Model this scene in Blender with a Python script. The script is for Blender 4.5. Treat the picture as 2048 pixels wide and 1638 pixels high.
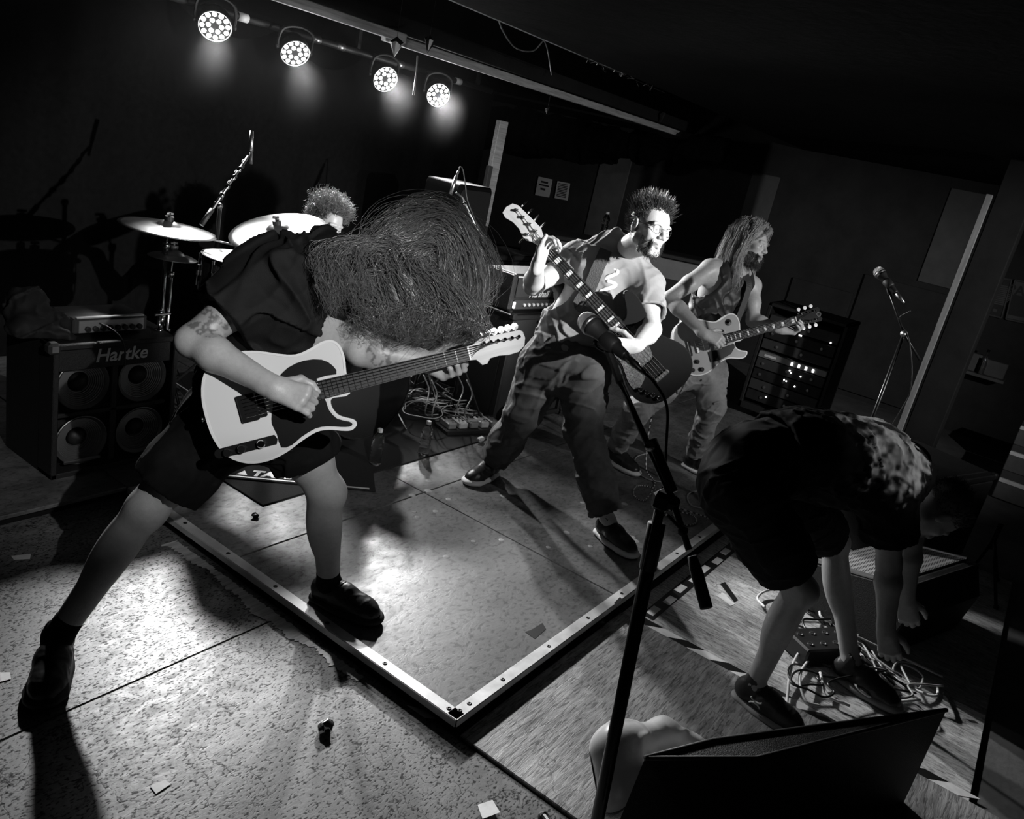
import bpy, math, random
import numpy as np
from mathutils import Matrix, Vector

for o in list(bpy.data.objects):
    bpy.data.objects.remove(o, do_unlink=True)
S = bpy.context.scene
COL = S.collection
rng = np.random.default_rng(7)
random.seed(7)

# ------------------------------------------------------------------ camera
CX, CY, FPX = 1024.0, 819.0, 1589.75          # photo frame 2048 x 1638
RM = np.array([[0.57173568, 0.14674211, -0.80720819],
               [-0.79483547, 0.34293812, -0.50062962],
               [0.20335902, 0.92782552, 0.31270579]])
CAM = np.array([0.0, 0.0, 1.75])
cd = bpy.data.cameras.new('camera')
cam = bpy.data.objects.new('camera', cd)
COL.objects.link(cam)
M4 = Matrix.Identity(4)
for i in range(3):
    for j in range(3):
        M4[i][j] = RM[i, j]
    M4[i][3] = CAM[i]
cam.matrix_world = M4
cd.sensor_width = 36.0
cd.lens = FPX / 2048 * 36
cd.clip_start = 0.05
S.camera = cam

# ------------------------------------------------------------------ world and exposure
w = bpy.data.worlds.new('dark_room')
S.world = w
w.use_nodes = True
w.node_tree.nodes['Background'].inputs[0].default_value = (1, 1, 1, 1)
w.node_tree.nodes['Background'].inputs[1].default_value = 0.004
S.view_settings.view_transform = 'Standard'
S.view_settings.look = 'None'
S.view_settings.gamma = 1.0
S.view_settings.use_curve_mapping = False
S.view_settings.exposure = 0.0


def spot(name, loc, aim, energy, deg, blend=0.5, radius=0.06):
    d = bpy.data.lights.new(name, 'SPOT')
    d.energy = energy
    d.spot_size = math.radians(deg)
    d.spot_blend = blend
    d.shadow_soft_size = radius
    o = bpy.data.objects.new(name, d)
    COL.objects.link(o)
    o.location = loc
    v = Vector(aim) - Vector(loc)
    o.rotation_euler = v.to_track_quat('-Z', 'Y').to_euler()
    return o


# ------------------------------------------------------------------ pixel helpers
def V(*a):
    return np.array(a, float)


def ray(px, py):
    d = RM @ np.array([(px - CX) / FPX, -(py - CY) / FPX, -1.0])
    return d                                   # unit depth along the axis


def pd(px, py, dep):
    return CAM + dep * ray(px, py)


def gz(px, py, z=0.0):
    d = ray(px, py)
    return CAM + d * ((z - 1.75) / d[2])


def yp(px, py, y):
    d = ray(px, py)
    return CAM + d * (y / d[1])


def xp(px, py, x):
    d = ray(px, py)
    return CAM + d * (x / d[0])


def nrm(v):
    v = np.asarray(v, float)
    return v / np.linalg.norm(v)


# ------------------------------------------------------------------ object helpers
def tag(o, label=None, cat=None, group=None, kind=None):
    if label: o['label'] = label
    if cat: o['category'] = cat
    if group: o['group'] = group
    if kind: o['kind'] = kind
    return o


def empty(name, loc=(0, 0, 0), label=None, cat=None, group=None, rz=0.0, mat=None):
    o = bpy.data.objects.new(name, None)
    COL.objects.link(o)
    o.empty_display_size = 0.05
    if mat is not None:
        o.matrix_world = mat
    else:
        o.location = [float(x) for x in loc]
        o.rotation_euler = (0, 0, rz)
    return tag(o, label, cat, group)


def frame(origin, x, y, z):
    m = Matrix.Identity(4)
    for i in range(3):
        m[i][0] = float(x[i]); m[i][1] = float(y[i]); m[i][2] = float(z[i]); m[i][3] = float(origin[i])
    return m


def base_of(o):
    """world matrix of a freshly made parent chain (no depsgraph needed)"""
    m = Matrix.LocRotScale(o.location, o.rotation_euler, o.scale)
    p = o.parent
    while p is not None:
        m = Matrix.LocRotScale(p.location, p.rotation_euler, p.scale) @ m
        p = p.parent
    return m


def link_mesh(name, me, mat=None, parent=None, smooth=False, world=False):
    o = bpy.data.objects.new(name, me)
    COL.objects.link(o)
    if mat is not None:
        me.materials.append(mat)
    if smooth and len(me.polygons):
        me.polygons.foreach_set('use_smooth', np.ones(len(me.polygons), bool))
    if parent is not None:
        o.parent = parent
        if world:                                # vertices are in world space
            me.transform(base_of(parent).inverted())
    return o


class MB:
    """collects simple shapes into one mesh"""
    def __init__(self):
        self.v = []; self.f = []; self.n = 0

    def add(self, verts, faces):
        verts = np.asarray(verts, float).reshape(-1, 3)
        self.v.append(verts)
        n = self.n
        self.f += [[i + n for i in fc] for fc in faces]
        self.n += len(verts)
        return self

    def box(self, c, s, M=None):
        x, y, z = [k / 2 for k in s]
        p = np.array([[-x, -y, -z], [x, -y, -z], [x, y, -z], [-x, y, -z], [-x, -y, z], [x, -y, z], [x, y, z], [-x, y, z]])
        if M is not None: p = p @ np.asarray(M).T
        p = p + np.asarray(c, float)
        return self.add(p, [[3, 2, 1, 0], [4, 5, 6, 7], [0, 1, 5, 4], [1, 2, 6, 5], [2, 3, 7, 6], [3, 0, 4, 7]])

    def bbox(self, c, s, b=0.01, M=None):
        """box with chamfered edges"""
        h = np.array(s, float) / 2
        b = min(b, *(h * 0.49))
        vs = []; idx = {}
        for sx in (-1, 1):
            for sy in (-1, 1):
                for sz in (-1, 1):
                    sg = np.array([sx, sy, sz])
                    for a in range(3):
                        q = sg * (h - b); q[a] = sg[a] * h[a]
                        idx[(sx, sy, sz, a)] = len(vs); vs.append(q)
        fs = []
        for a in range(3):
            b1, b2 = (a + 1) % 3, (a + 2) % 3
            for s_ in (-1, 1):
                q = []
                for u, v_ in ((-1, -1), (1, -1), (1, 1), (-1, 1)):
                    k = [0, 0, 0]; k[a] = s_; k[b1] = u; k[b2] = v_
                    q.append(idx[(k[0], k[1], k[2], a)])
                fs.append(q if s_ > 0 else q[::-1])
            for u in (-1, 1):                      # edges along axis a
                for v_ in (-1, 1):
                    k0 = [0, 0, 0]; k0[a] = -1; k0[b1] = u; k0[b2] = v_
                    k1 = list(k0); k1[a] = 1
                    q = [idx[(*k0, b1)], idx[(*k1, b1)], idx[(*k1, b2)], idx[(*k0, b2)]]
                    fs.append(q if u * v_ > 0 else q[::-1])
        for sx in (-1, 1):
            for sy in (-1, 1):
                for sz in (-1, 1):
                    q = [idx[(sx, sy, sz, 0)], idx[(sx, sy, sz, 1)], idx[(sx, sy, sz, 2)]]
                    fs.append(q if sx * sy * sz > 0 else q[::-1])
        p = np.array(vs)
        if M is not None: p = p @ np.asarray(M).T
        return self.add(p + np.asarray(c, float), fs)

    def tube(self, pts, r, seg=8, cap=True, flat=None):
        """tube through points, r scalar or list; flat=(vec, scale)"""
        P = np.asarray(pts, float)
        n = len(P)
        rr = np.full(n, r, float) if np.isscalar(r) else np.asarray(r, float)
        T = np.zeros_like(P)
        T[1:-1] = P[2:] - P[:-2]; T[0] = P[1] - P[0]; T[-1] = P[-1] - P[-2]
        T /= np.maximum(np.linalg.norm(T, axis=1), 1e-9)[:, None]
        a = np.array([0, 0, 1.0]) if abs(T[0][2]) < 0.9 else np.array([1.0, 0, 0])
        u = nrm(np.cross(T[0], a))
        th = np.linspace(0, 2 * math.pi, seg, endpoint=False)
        vs = []
        for i in range(n):
            u = u - T[i] * (u @ T[i])
            u = u / max(np.linalg.norm(u), 1e-9)
            b = np.cross(T[i], u)
            ring = np.outer(np.cos(th), u) + np.outer(np.sin(th), b)
            if flat is not None:
                fv = nrm(flat[0])
                ring = ring + np.outer(ring @ fv, fv) * (flat[1] - 1)
            vs.append(P[i] + ring * rr[i])
        fs = []
        for i in range(n - 1):
            for j in range(seg):
                k = (j + 1) % seg
                fs.append([i * seg + j, i * seg + k, (i + 1) * seg + k, (i + 1) * seg + j])
        if cap:
            fs.append(list(range(seg))[::-1]); fs.append([(n - 1) * seg + j for j in range(seg)])
        return self.add(np.concatenate(vs), fs)

    def cyl(self, a, b, r, r2=None, seg=16):
        return self.tube([a, b], [r, r if r2 is None else r2], seg)

    def lathe(self, prof, origin=(0, 0, 0), axis=(0, 0, 1), seg=32, cap=True):
        """prof: (radius, height) pairs around axis"""
        ax = nrm(axis)
        a = np.array([0, 0, 1.0]) if abs(ax[2]) < 0.9 else np.array([1.0, 0, 0])
        u = nrm(np.cross(a, ax)); v = np.cross(ax, u)
        th = np.linspace(0, 2 * math.pi, seg, endpoint=False)
        circ = np.outer(np.cos(th), u) + np.outer(np.sin(th), v)
        vs = [np.asarray(origin, float) + circ * r + ax * h for r, h in prof]
        fs = []
        for i in range(len(prof) - 1):
            for j in range(seg):
                k = (j + 1) % seg
                fs.append([i * seg + j, i * seg + k, (i + 1) * seg + k, (i + 1) * seg + j])
        cap = cap and prof[0] != prof[-1]
        if cap and prof[0][0] > 1e-6: fs.append(list(range(seg))[::-1])
        if cap and prof[-1][0] > 1e-6: fs.append([(len(prof) - 1) * seg + j for j in range(seg)])
        return self.add(np.concatenate(vs), fs)

    def prism(self, outline, z0, z1, M=None, origin=(0, 0, 0), bev=0.0):
        """2D outline (ccw) extruded z0..z1; M columns = axes"""
        P = np.asarray(outline, float)
        n = len(P)
        rings = []
        if bev > 0:
            t = np.roll(P, -1, 0) - np.roll(P, 1, 0)
            t /= np.maximum(np.linalg.norm(t, axis=1), 1e-9)[:, None]
            nn = np.stack([t[:, 1], -t[:, 0]], 1)
            Q = P - nn * bev
            rings = [(Q, z0), (P, z0 + bev), (P, z1 - bev), (Q, z1)]
        else:
            rings = [(P, z0), (P, z1)]
        vs = np.concatenate([np.c_[q, np.full(n, z)] for q, z in rings])
        fs = [list(range(n))[::-1], [(len(rings) - 1) * n + j for j in range(n)]]
        for i in range(len(rings) - 1):
            for j in range(n):
                k = (j + 1) % n
                fs.append([i * n + j, i * n + k, (i + 1) * n + k, (i + 1) * n + j])
        if M is not None: vs = vs @ np.asarray(M).T
        return self.add(vs + np.asarray(origin, float), fs)

    def build(self, name, mat=None, parent=None, smooth=False, world=False):
        me = bpy.data.meshes.new(name)
        me.from_pydata(np.concatenate(self.v).tolist(), [], self.f)
        me.update()
        return link_mesh(name, me, mat, parent, smooth, world)


def dup(o, parent=None, loc=None):
    c = o.copy(); COL.objects.link(c); c.parent = parent
    if loc is not None: c.location = loc
    for ch in [k for k in bpy.data.objects if k.parent == o]:
        dup(ch, c)
    return c


def spline(pts, n=8):
    """Catmull-Rom through points"""
    P = np.asarray(pts, float)
    P = np.vstack([2 * P[0] - P[1], P, 2 * P[-1] - P[-2]])
    out = []
    for i in range(1, len(P) - 2):
        for t in np.linspace(0, 1, n, endpoint=False):
            a, b, c, d = P[i - 1:i + 3]
            out.append(0.5 * ((2 * b) + (c - a) * t + (2 * a - 5 * b + 4 * c - d) * t * t + (3 * b - a - 3 * c + d) * t ** 3))
    out.append(P[-2])
    return np.array(out)


def text_mesh(name, body, size, mat, parent, M, shear=0.0, depth=0.001, bold=0.0, align='CENTER'):
    c = bpy.data.curves.new(name, 'FONT')
    c.body = body; c.size = size; c.shear = shear; c.extrude = depth; c.offset = bold
    c.align_x = align; c.align_y = 'CENTER'
    c.resolution_u = 3
    t = bpy.data.objects.new(name + '_tmp', c)
    me = bpy.data.meshes.new_from_object(t)
    bpy.data.objects.remove(t, do_unlink=True)
    bpy.data.curves.remove(c)
    me.name = name
    me.materials.clear()
    o = link_mesh(name, me, mat, parent)
    me.transform(M)
    return o


# ------------------------------------------------------------------ materials
def mat(name, base=0.2, rough=0.5, metal=0.0, var=0.0, scale=8.0, bump=0.0, bscale=60.0, spec=0.5,
        stretch=(1, 1, 1), rvar=0.0, emit=0.0, trans=0.0, ior=1.45, coat=0.0, attr=None, alpha=1.0, coord='Object', sheen=0.0):
    m = bpy.data.materials.new(name)
    m.use_nodes = True
    nt = m.node_tree; N = nt.nodes; Lk = nt.links
    b = N['Principled BSDF']
    def rgb(x): return (x, x, x, 1) if np.isscalar(x) else (*x, 1)
    b.inputs['Base Color'].default_value = rgb(base)
    b.inputs['Roughness'].default_value = rough
    b.inputs['Metallic'].default_value = metal
    b.inputs['Specular IOR Level'].default_value = spec
    b.inputs['Coat Weight'].default_value = coat
    b.inputs['Sheen Weight'].default_value = sheen
    b.inputs['IOR'].default_value = ior
    b.inputs['Transmission Weight'].default_value = trans
    b.inputs['Alpha'].default_value = alpha
    if emit > 0:
        b.inputs['Emission Color'].default_value = (1, 1, 1, 1)
        b.inputs['Emission Strength'].default_value = emit
    vec = None
    if var > 0 or bump > 0 or rvar > 0:
        tc = N.new('ShaderNodeTexCoord'); mp = N.new('ShaderNodeMapping')
        Lk.new(tc.outputs[coord], mp.inputs['Vector'])
        mp.inputs['Scale'].default_value = stretch
        vec = mp.outputs['Vector']
    if var > 0 or rvar > 0:
        nz = N.new('ShaderNodeTexNoise'); nz.inputs['Scale'].default_value = scale
        nz.inputs['Detail'].default_value = 8; nz.inputs['Roughness'].default_value = 0.65
        Lk.new(vec, nz.inputs['Vector'])
        if var > 0:
            rp = N.new('ShaderNodeValToRGB')
            lo, hi = max(base * (1 - var), 0), min(base * (1 + var), 1)
            rp.color_ramp.elements[0].position = 0.3; rp.color_ramp.elements[0].color = rgb(lo)
            rp.color_ramp.elements[1].position = 0.7; rp.color_ramp.elements[1].color = rgb(hi)
            Lk.new(nz.outputs['Fac'], rp.inputs['Fac'])
            Lk.new(rp.outputs['Color'], b.inputs['Base Color'])
        if rvar > 0:
            mr = N.new('ShaderNodeMapRange')
            mr.inputs['From Min'].default_value = 0.3; mr.inputs['From Max'].default_value = 0.7
            mr.inputs['To Min'].default_value = max(rough - rvar, 0.03); mr.inputs['To Max'].default_value = min(rough + rvar, 1)
            Lk.new(nz.outputs['Fac'], mr.inputs['Value'])
            Lk.new(mr.outputs['Result'], b.inputs['Roughness'])
    if bump > 0:
        n2 = N.new('ShaderNodeTexNoise'); n2.inputs['Scale'].default_value = bscale
        n2.inputs['Detail'].default_value = 5
        Lk.new(vec, n2.inputs['Vector'])
        bp = N.new('ShaderNodeBump'); bp.inputs['Strength'].default_value = bump
        bp.inputs['Distance'].default_value = 0.01
        Lk.new(n2.outputs['Fac'], bp.inputs['Height'])
        Lk.new(bp.outputs['Normal'], b.inputs['Normal'])
    if attr:
        at = N.new('ShaderNodeAttribute'); at.attribute_name = attr
        Lk.new(at.outputs['Color'], b.inputs['Base Color'])
    return m


def floor_mat(name, base, lo, scale, stretch, rough, rvar, scratch=0.5, bump=0.25, spec=0.5, spk=34):
    """worn painted wood: blotches, streaked wear and thin dark scratches"""
    m = bpy.data.materials.new(name); m.use_nodes = True
    nt = m.node_tree; N = nt.nodes; Lk = nt.links
    b = N['Principled BSDF']
    b.inputs['Specular IOR Level'].default_value = spec
    tc = N.new('ShaderNodeTexCoord')
    mp = N.new('ShaderNodeMapping'); mp.inputs['Scale'].default_value = stretch
    Lk.new(tc.outputs['Object'], mp.inputs['Vector'])
    n1 = N.new('ShaderNodeTexNoise'); n1.inputs['Scale'].default_value = scale
    n1.inputs['Detail'].default_value = 10; n1.inputs['Roughness'].default_value = 0.72
    n1.inputs['Distortion'].default_value = 0.6
    Lk.new(mp.outputs['Vector'], n1.inputs['Vector'])
    n2 = N.new('ShaderNodeTexNoise'); n2.inputs['Scale'].default_value = 2.2
    n2.inputs['Detail'].default_value = 4
    Lk.new(tc.outputs['Object'], n2.inputs['Vector'])
    ad = N.new('ShaderNodeMath'); ad.operation = 'MULTIPLY_ADD'
    ad.inputs[1].default_value = 0.6
    Lk.new(n2.outputs['Fac'], ad.inputs[0]); Lk.new(n1.outputs['Fac'], ad.inputs[2])
    rp = N.new('ShaderNodeValToRGB')
    e = rp.color_ramp.elements
    e[0].position = 0.55; e[0].color = (lo, lo, lo, 1)
    e[1].position = 1.0; e[1].color = (base, base, base, 1)
    Lk.new(ad.outputs[0], rp.inputs['Fac'])
    # thin scratches / scuffs
    vo = N.new('ShaderNodeTexVoronoi'); vo.feature = 'DISTANCE_TO_EDGE'; vo.inputs['Scale'].default_value = 2.6
    vo.inputs['Randomness'].default_value = 1.0
    n3 = N.new('ShaderNodeTexNoise'); n3.inputs['Scale'].default_value = 3.5; n3.inputs['Detail'].default_value = 6
    Lk.new(tc.outputs['Object'], n3.inputs['Vector'])
    mx = N.new('ShaderNodeMix'); mx.data_type = 'VECTOR'
    mx.inputs['Factor'].default_value = 0.55
    Lk.new(tc.outputs['Object'], mx.inputs['A']); Lk.new(n3.outputs['Color'], mx.inputs['B'])
    Lk.new(mx.outputs['Result'], vo.inputs['Vector'])
    lt = N.new('ShaderNodeMapRange'); lt.inputs['From Min'].default_value = 0.0; lt.inputs['From Max'].default_value = 0.006
    lt.inputs['To Min'].default_value = 1 - scratch; lt.inputs['To Max'].default_value = 1.0
    Lk.new(vo.outputs['Distance'], lt.inputs['Value'])
    sp = N.new('ShaderNodeTexNoise'); sp.inputs['Scale'].default_value = spk; sp.inputs['Detail'].default_value = 3
    Lk.new(mp.outputs['Vector'], sp.inputs['Vector'])
    s2 = N.new('ShaderNodeMapRange'); s2.inputs['From Min'].default_value = 0.36; s2.inputs['From Max'].default_value = 0.47
    s2.inputs['To Min'].default_value = 1 - scratch; s2.inputs['To Max'].default_value = 1.0
    Lk.new(sp.outputs['Fac'], s2.inputs['Value'])
    mu = N.new('ShaderNodeMath'); mu.operation = 'MULTIPLY'
    Lk.new(lt.outputs['Result'], mu.inputs[0]); Lk.new(s2.outputs['Result'], mu.inputs[1])
    mc = N.new('ShaderNodeMix'); mc.data_type = 'RGBA'; mc.blend_type = 'MULTIPLY'
    mc.inputs['Factor'].default_value = 1.0
    Lk.new(rp.outputs['Color'], mc.inputs['A']); Lk.new(mu.outputs[0], mc.inputs['B'])
    Lk.new(mc.outputs['Result'], b.inputs['Base Color'])
    dirt = N.new('ShaderNodeMath'); dirt.operation = 'MULTIPLY'; dirt.inputs[1].default_value = spec
    Lk.new(mu.outputs[0], dirt.inputs[0]); Lk.new(dirt.outputs[0], b.inputs['Specular IOR Level'])
    mr = N.new('ShaderNodeMapRange'); mr.inputs['From Min'].default_value = 0.35; mr.inputs['From Max'].default_value = 0.65
    mr.inputs['To Min'].default_value = rough + rvar; mr.inputs['To Max'].default_value = max(rough - rvar, 0.05)
    Lk.new(n1.outputs['Fac'], mr.inputs['Value'])
    Lk.new(mr.outputs['Result'], b.inputs['Roughness'])
    bp = N.new('ShaderNodeBump'); bp.inputs['Strength'].default_value = bump; bp.inputs['Distance'].default_value = 0.006
    h = N.new('ShaderNodeMath'); h.operation = 'MULTIPLY_ADD'; h.inputs[1].default_value = 1.0
    Lk.new(n1.outputs['Fac'], h.inputs[0])
    q_ = N.new('ShaderNodeMath'); q_.operation = 'MULTIPLY'; q_.inputs[1].default_value = 0.25
    Lk.new(mu.outputs[0], q_.inputs[0]); Lk.new(q_.outputs[0], h.inputs[2])
    Lk.new(h.outputs[0], bp.inputs['Height']); Lk.new(bp.outputs['Normal'], b.inputs['Normal'])
    return m


M = {}
M['black'] = mat('black_paint', 0.012, 0.55, var=0.4, scale=12)
M['matblack'] = mat('matt_black', 0.006, 0.8, spec=0.2)
M['wall'] = mat('dark_wall_paint', 0.032, 0.8, spec=0.2, var=0.25, scale=3, bump=0.15, bscale=40)
M['wall_dark'] = mat('black_wall_paint', 0.01, 0.8, spec=0.1, var=0.3, scale=4, bump=0.1, bscale=30)
M['panel_grey'] = mat('grey_panel', 0.09, 0.7, var=0.2, scale=5)
M['ceiling'] = mat('black_ceiling', 0.012, 0.9, spec=0.1, var=0.3, scale=6, bump=0.3, bscale=25)
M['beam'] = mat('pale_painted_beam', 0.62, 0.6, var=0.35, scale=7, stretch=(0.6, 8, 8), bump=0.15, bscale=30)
M['curtain'] = mat('black_velour', 0.004, 0.95, var=0.2, scale=30, spec=0.02)
M['hardboard'] = floor_mat('scuffed_hardboard', 0.23, 0.03, 14, (1, 1.8, 1), 0.38, 0.08, 0.8, 0.14, spk=78)
M['deck'] = floor_mat('painted_stage_deck', 0.17, 0.035, 7, (1, 1.6, 1), 0.40, 0.1, 0.35, 0.2)
M['worn'] = floor_mat('worn_dark_boards', 0.38, 0.02, 10, (0.7, 4.5, 1), 0.48, 0.1, 0.5, 0.5)
M['worn_light'] = floor_mat('worn_pale_boards', 0.75, 0.08, 12, (4.5, 0.9, 1), 0.5, 0.1, 0.5, 0.5)
M['concrete'] = mat('concrete_floor', 0.10, 0.7, var=0.3, scale=5, bump=0.2, bscale=40)
M['alu'] = mat('scuffed_aluminium', 0.62, 0.42, 0.25, var=0.18, scale=10, stretch=(1, 1, 1), rvar=0.1)
M['chrome'] = mat('chrome', 0.85, 0.12, 1.0)
M['steel'] = mat('dull_steel', 0.5, 0.35, 1.0)
M['screw'] = mat('dark_screw', 0.05, 0.4, 0.8)
M['white'] = mat('white_tape', 0.72, 0.5, var=0.15, scale=20)
M['blacktape'] = mat('black_tape', 0.012, 0.4)
M['paper'] = mat('paper', 0.6, 0.7, var=0.05, scale=6)
M['ink'] = mat('print_ink', 0.03, 0.7)
M['tolex'] = mat('black_tolex', 0.012, 0.55, var=0.3, scale=80, bump=0.4, bscale=300)
M['grille'] = mat('speaker_grille', 0.02, 0.6, bump=0.5, bscale=400)
M['rubber'] = mat('black_rubber', 0.01, 0.6)
M['stand'] = mat('black_stand_metal', 0.015, 0.32, 0.3)
M['carpet'] = mat('dark_carpet', 0.014, 0.95, var=0.3, scale=120, bump=0.5, bscale=500)
M['ledwhite'] = mat('led_lens', 0.8, 0.2, emit=7.0)
M['ledwhite'].cycles.emission_sampling = 'NONE'
M['glow'] = mat('indicator_light', 0.8, 0.3, emit=4.0)

# ================================================================== THE SETTING
FZ = -0.055                                       # house floor, a step below the stage deck
fl = MB().box((4.0, 1.0, FZ - 0.06), (16, 14, 0.1)).build('floor', M['concrete'])
tag(fl, 'dark concrete floor of the club', 'floor', kind='structure')


def panel(name, x0, x1, y0, y1, z1, th, m, parent, gap=0.004):
    b = MB().bbox(((x0 + x1) / 2, (y0 + y1) / 2, z1 - th / 2), (x1 - x0 - gap, y1 - y0 - gap, th), 0.003)
    return b.build(name, m, parent)


# hardboard sheets left of the stage, worn boards in front of it: parts of the floor
for y0, y1 in ((-2.6, -0.55), (-0.55, 1.89), (1.89, 4.33)):
    for x0, x1 in ((-0.64, 1.80), (-3.08, -0.64)):
        panel('floor_sheet', x0, x1, y0, y1, FZ, 0.009, M['hardboard'], fl)
panel('floor_board', 1.80, 2.925, -1.3, 1.05, FZ + 0.012, 0.02, M['worn'], fl)
for x0, x1 in ((2.925, 4.1), (4.1, 5.3)):
    panel('floor_board', x0, x1, -0.35, 1.05, FZ + 0.002, 0.011, M['worn_light'], fl)

st = empty('stage_platform', (1.8, 1.07, 0))
tag(st, 'low stage platform of painted plywood deck panels', 'stage', kind='structure')
x_s = (1.80, 2.95, 4.17, 5.39, 6.61)
y_s = (1.07, 2.24, 3.46, 4.75)
for i in range(4):
    for j in range(3):
        o = panel('deck_panel', x_s[i], x_s[i + 1], y_s[j], y_s[j + 1], 0, 0.018, M['deck'], st)
        o.data.transform(Matrix.Translation((-1.8, -1.07, 0)))
o = MB().box((4.2, 2.91, -0.05), (4.78, 3.66, 0.05)).build('stage_frame', M['matblack'], st, world=True)

for x0, x1 in ((-0.5, 0.65), (0.65, 1.80)):
    o = panel('deck_panel', x0, x1, 2.97, 4.75, 0, 0.018, M['deck'], st)
    o.data.transform(Matrix.Translation((-1.8, -1.07, 0)))
MB().box((0.66, 3.87, -0.05), (2.2, 1.74, 0.05)).build('stage_frame', M['matblack'], st, world=True)

# metal edging with screws
def edging(name, a, b, out, label, sc):
    a = V(*a); b = V(*b); t = nrm(b - a); L = np.linalg.norm(b - a); out = V(*out)
    R_ = np.stack([t, np.cross(V(0, 0, 1), t), V(0, 0, 1)], 1)
    e = empty(name, a); tag(e, label, 'edging', kind='structure')
    m_ = MB()
    ins = -out
    mid = (a + b) / 2
    m_.bbox(mid + ins * 0.019 + V(0, 0, 0.002), (L, 0.044, 0.004), 0.001, R_)
    m_.bbox(mid + out * 0.0035 - V(0, 0, 0.011), (L, 0.004, 0.026), 0.001, R_)
    m_.build('angle_strip', M['alu'], e, world=True)
    for s in sc:
        p = a + t * s + ins * 0.02 + V(0, 0, 0.004)
        s_ = MB().lathe([(0.0085, 0), (0.0085, 0.001), (0.006, 0.0022), (0.0028, 0.0022), (0.0025, 0.0008), (0, 0.0008)], p, seg=12)
        s_.build('screw', M['screw'], e, smooth=True, world=True)
    return e


edging('trim_1', (1.80, 1.07, 0), (5.4, 1.07, 0), (0, -1, 0), 'aluminium angle edging along the front of the stage deck', [0.04, 0.09] + [0.28 + 0.3 * k for k in range(16)])
edging('trim_2', (1.80, 2.96, 0), (1.80, 1.07, 0), (-1, 0, 0), 'aluminium angle edging along the side of the stage deck', [1.84] + [0.1 + 0.29 * k for k in range(6)])

# walls, ceiling
wb = empty('wall_back', (1.4, 5.05, 0)); tag(wb, 'black painted back wall behind the stage', 'wall', kind='structure')
MB().box((1.4, 5.05, 1.3), (9.6, 0.1, 3.2)).build('stage_section', M['wall_dark'], wb, world=True)
MB().box((6.15, 6.35, 1.3), (0.1, 2.6, 3.2)).build('return_section', M['wall_dark'], wb, world=True)
MB().box((7.6, 7.65, 1.3), (3.0, 0.1, 3.2)).build('far_section', M['wall'], wb, world=True)
wr = empty('wall_right', (9.0, 1.0, 0)); tag(wr, 'dark grey painted far side wall with pale panels', 'wall', kind='structure')
MB().box((9.06, 1.0, 1.3), (0.1, 14, 3.2)).build('plaster', M['wall'], wr, world=True)
o = MB().box((-3.3, 1.0, 1.3), (0.1, 14, 3.2)).build('wall_left', M['wall_dark'])
tag(o, 'black painted side wall', 'wall', kind='structure')
o = MB().box((4.0, -5.0, 1.3), (16, 0.1, 3.2)).build('wall_front', M['wall_dark'])
tag(o, 'black painted wall behind the audience', 'wall', kind='structure')
ce = MB().box((4.0, 1.0, 2.62), (16, 14, 0.1)).build('ceiling', M['ceiling'])
tag(ce, 'black painted ceiling above the stage', 'ceiling', kind='structure')
o = MB().bbox((4.0, 2.72 - 3.86, 2.44), (14, 7.72, 0.28), 0.01).build('ceiling_soffit', M['ceiling'])
tag(o, 'lower black ceiling slab in front of the stage', 'ceiling', kind='structure')
# beams
for k, (y, z, wd, h, x0, x1, m_) in enumerate(((3.9, 2.22, 0.05, 0.055, 0.2, 4.05, 'beam'), (3.93, 2.20, 0.045, 0.055, 3.9, 8.5, 'beam'), (3.1, 2.5, 0.1, 0.16, -1, 8.9, 'ceiling'))):
    o = MB().bbox(((x0 + x1) / 2, y, z), (x1 - x0, wd, h), 0.004).build('trim_%d' % (3 + k), M[m_])
    tag(o, ['pale wooden batten under the ceiling above the spotlights', 'second pale wooden batten running on behind the foil star', 'black ceiling joist in front of the pale battens'][k], 'beam', kind='structure')
o = MB().bbox((4.0, 4.0, 2.42), (10, 0.04, 0.34), 0.004).build('ceiling_fascia', M['wall'])
tag(o, 'grey fascia board above the pale battens', 'fascia', kind='structure')
# cable conduit along the soffit edge
o = MB().tube([(1.5, 2.74, 2.315), (4.9, 2.74, 2.315)], 0.014, 10).build('conduit_pipe', M['beam'], smooth=True)
tag(o, 'pale conduit pipe along the edge of the low black ceiling', 'pipe')

# curtain: hanging black drape with folds, scooped upper edge
def drape(x0, x1, y, ztop, zbot, nfold, amp, seed, scoops):
    r = np.random.default_rng(seed)
    nx, nz = 240, 60
    xs = np.linspace(x0, x1, nx)
    ph = r.uniform(0, 6.28, 5); fr = nfold * np.array([1, 1.7, 2.6, 0.5, 0.23])
    zt = np.array([ztop - sum(d * max(0, 1 - ((x - c) / wd) ** 2) for c, wd, d in scoops) for x in xs])
    vs = []
    for j in range(nz + 1):
        t = j / nz
        u = (xs - x0) / (x1 - x0)
        g = sum(np.sin(2 * math.pi * f * u + p) * a for f, p, a in zip(fr, ph, (0.5, 0.3, 0.15, 0.6, 0.4)))
        sag = sum(0.06 * np.sin((t * 3 + 0.3) * 2.2) * np.exp(-((xs - c) / 0.25) ** 2) * math.exp(-((t - 0.1) / 0.22) ** 2) for c, wd, d in scoops)
        yy = y + amp * g * (0.35 + 0.65 * t) - sag
        zz = zt * (1 - t) + zbot * t
        vs.append(np.stack([xs, yy, zz], 1))
    vs = np.concatenate(vs)
    fs = [[j * nx + i, j * nx + i + 1, (j + 1) * nx + i + 1, (j + 1) * nx + i] for j in range(nz) for i in range(nx - 1)]
    return MB().add(vs, fs)


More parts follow.
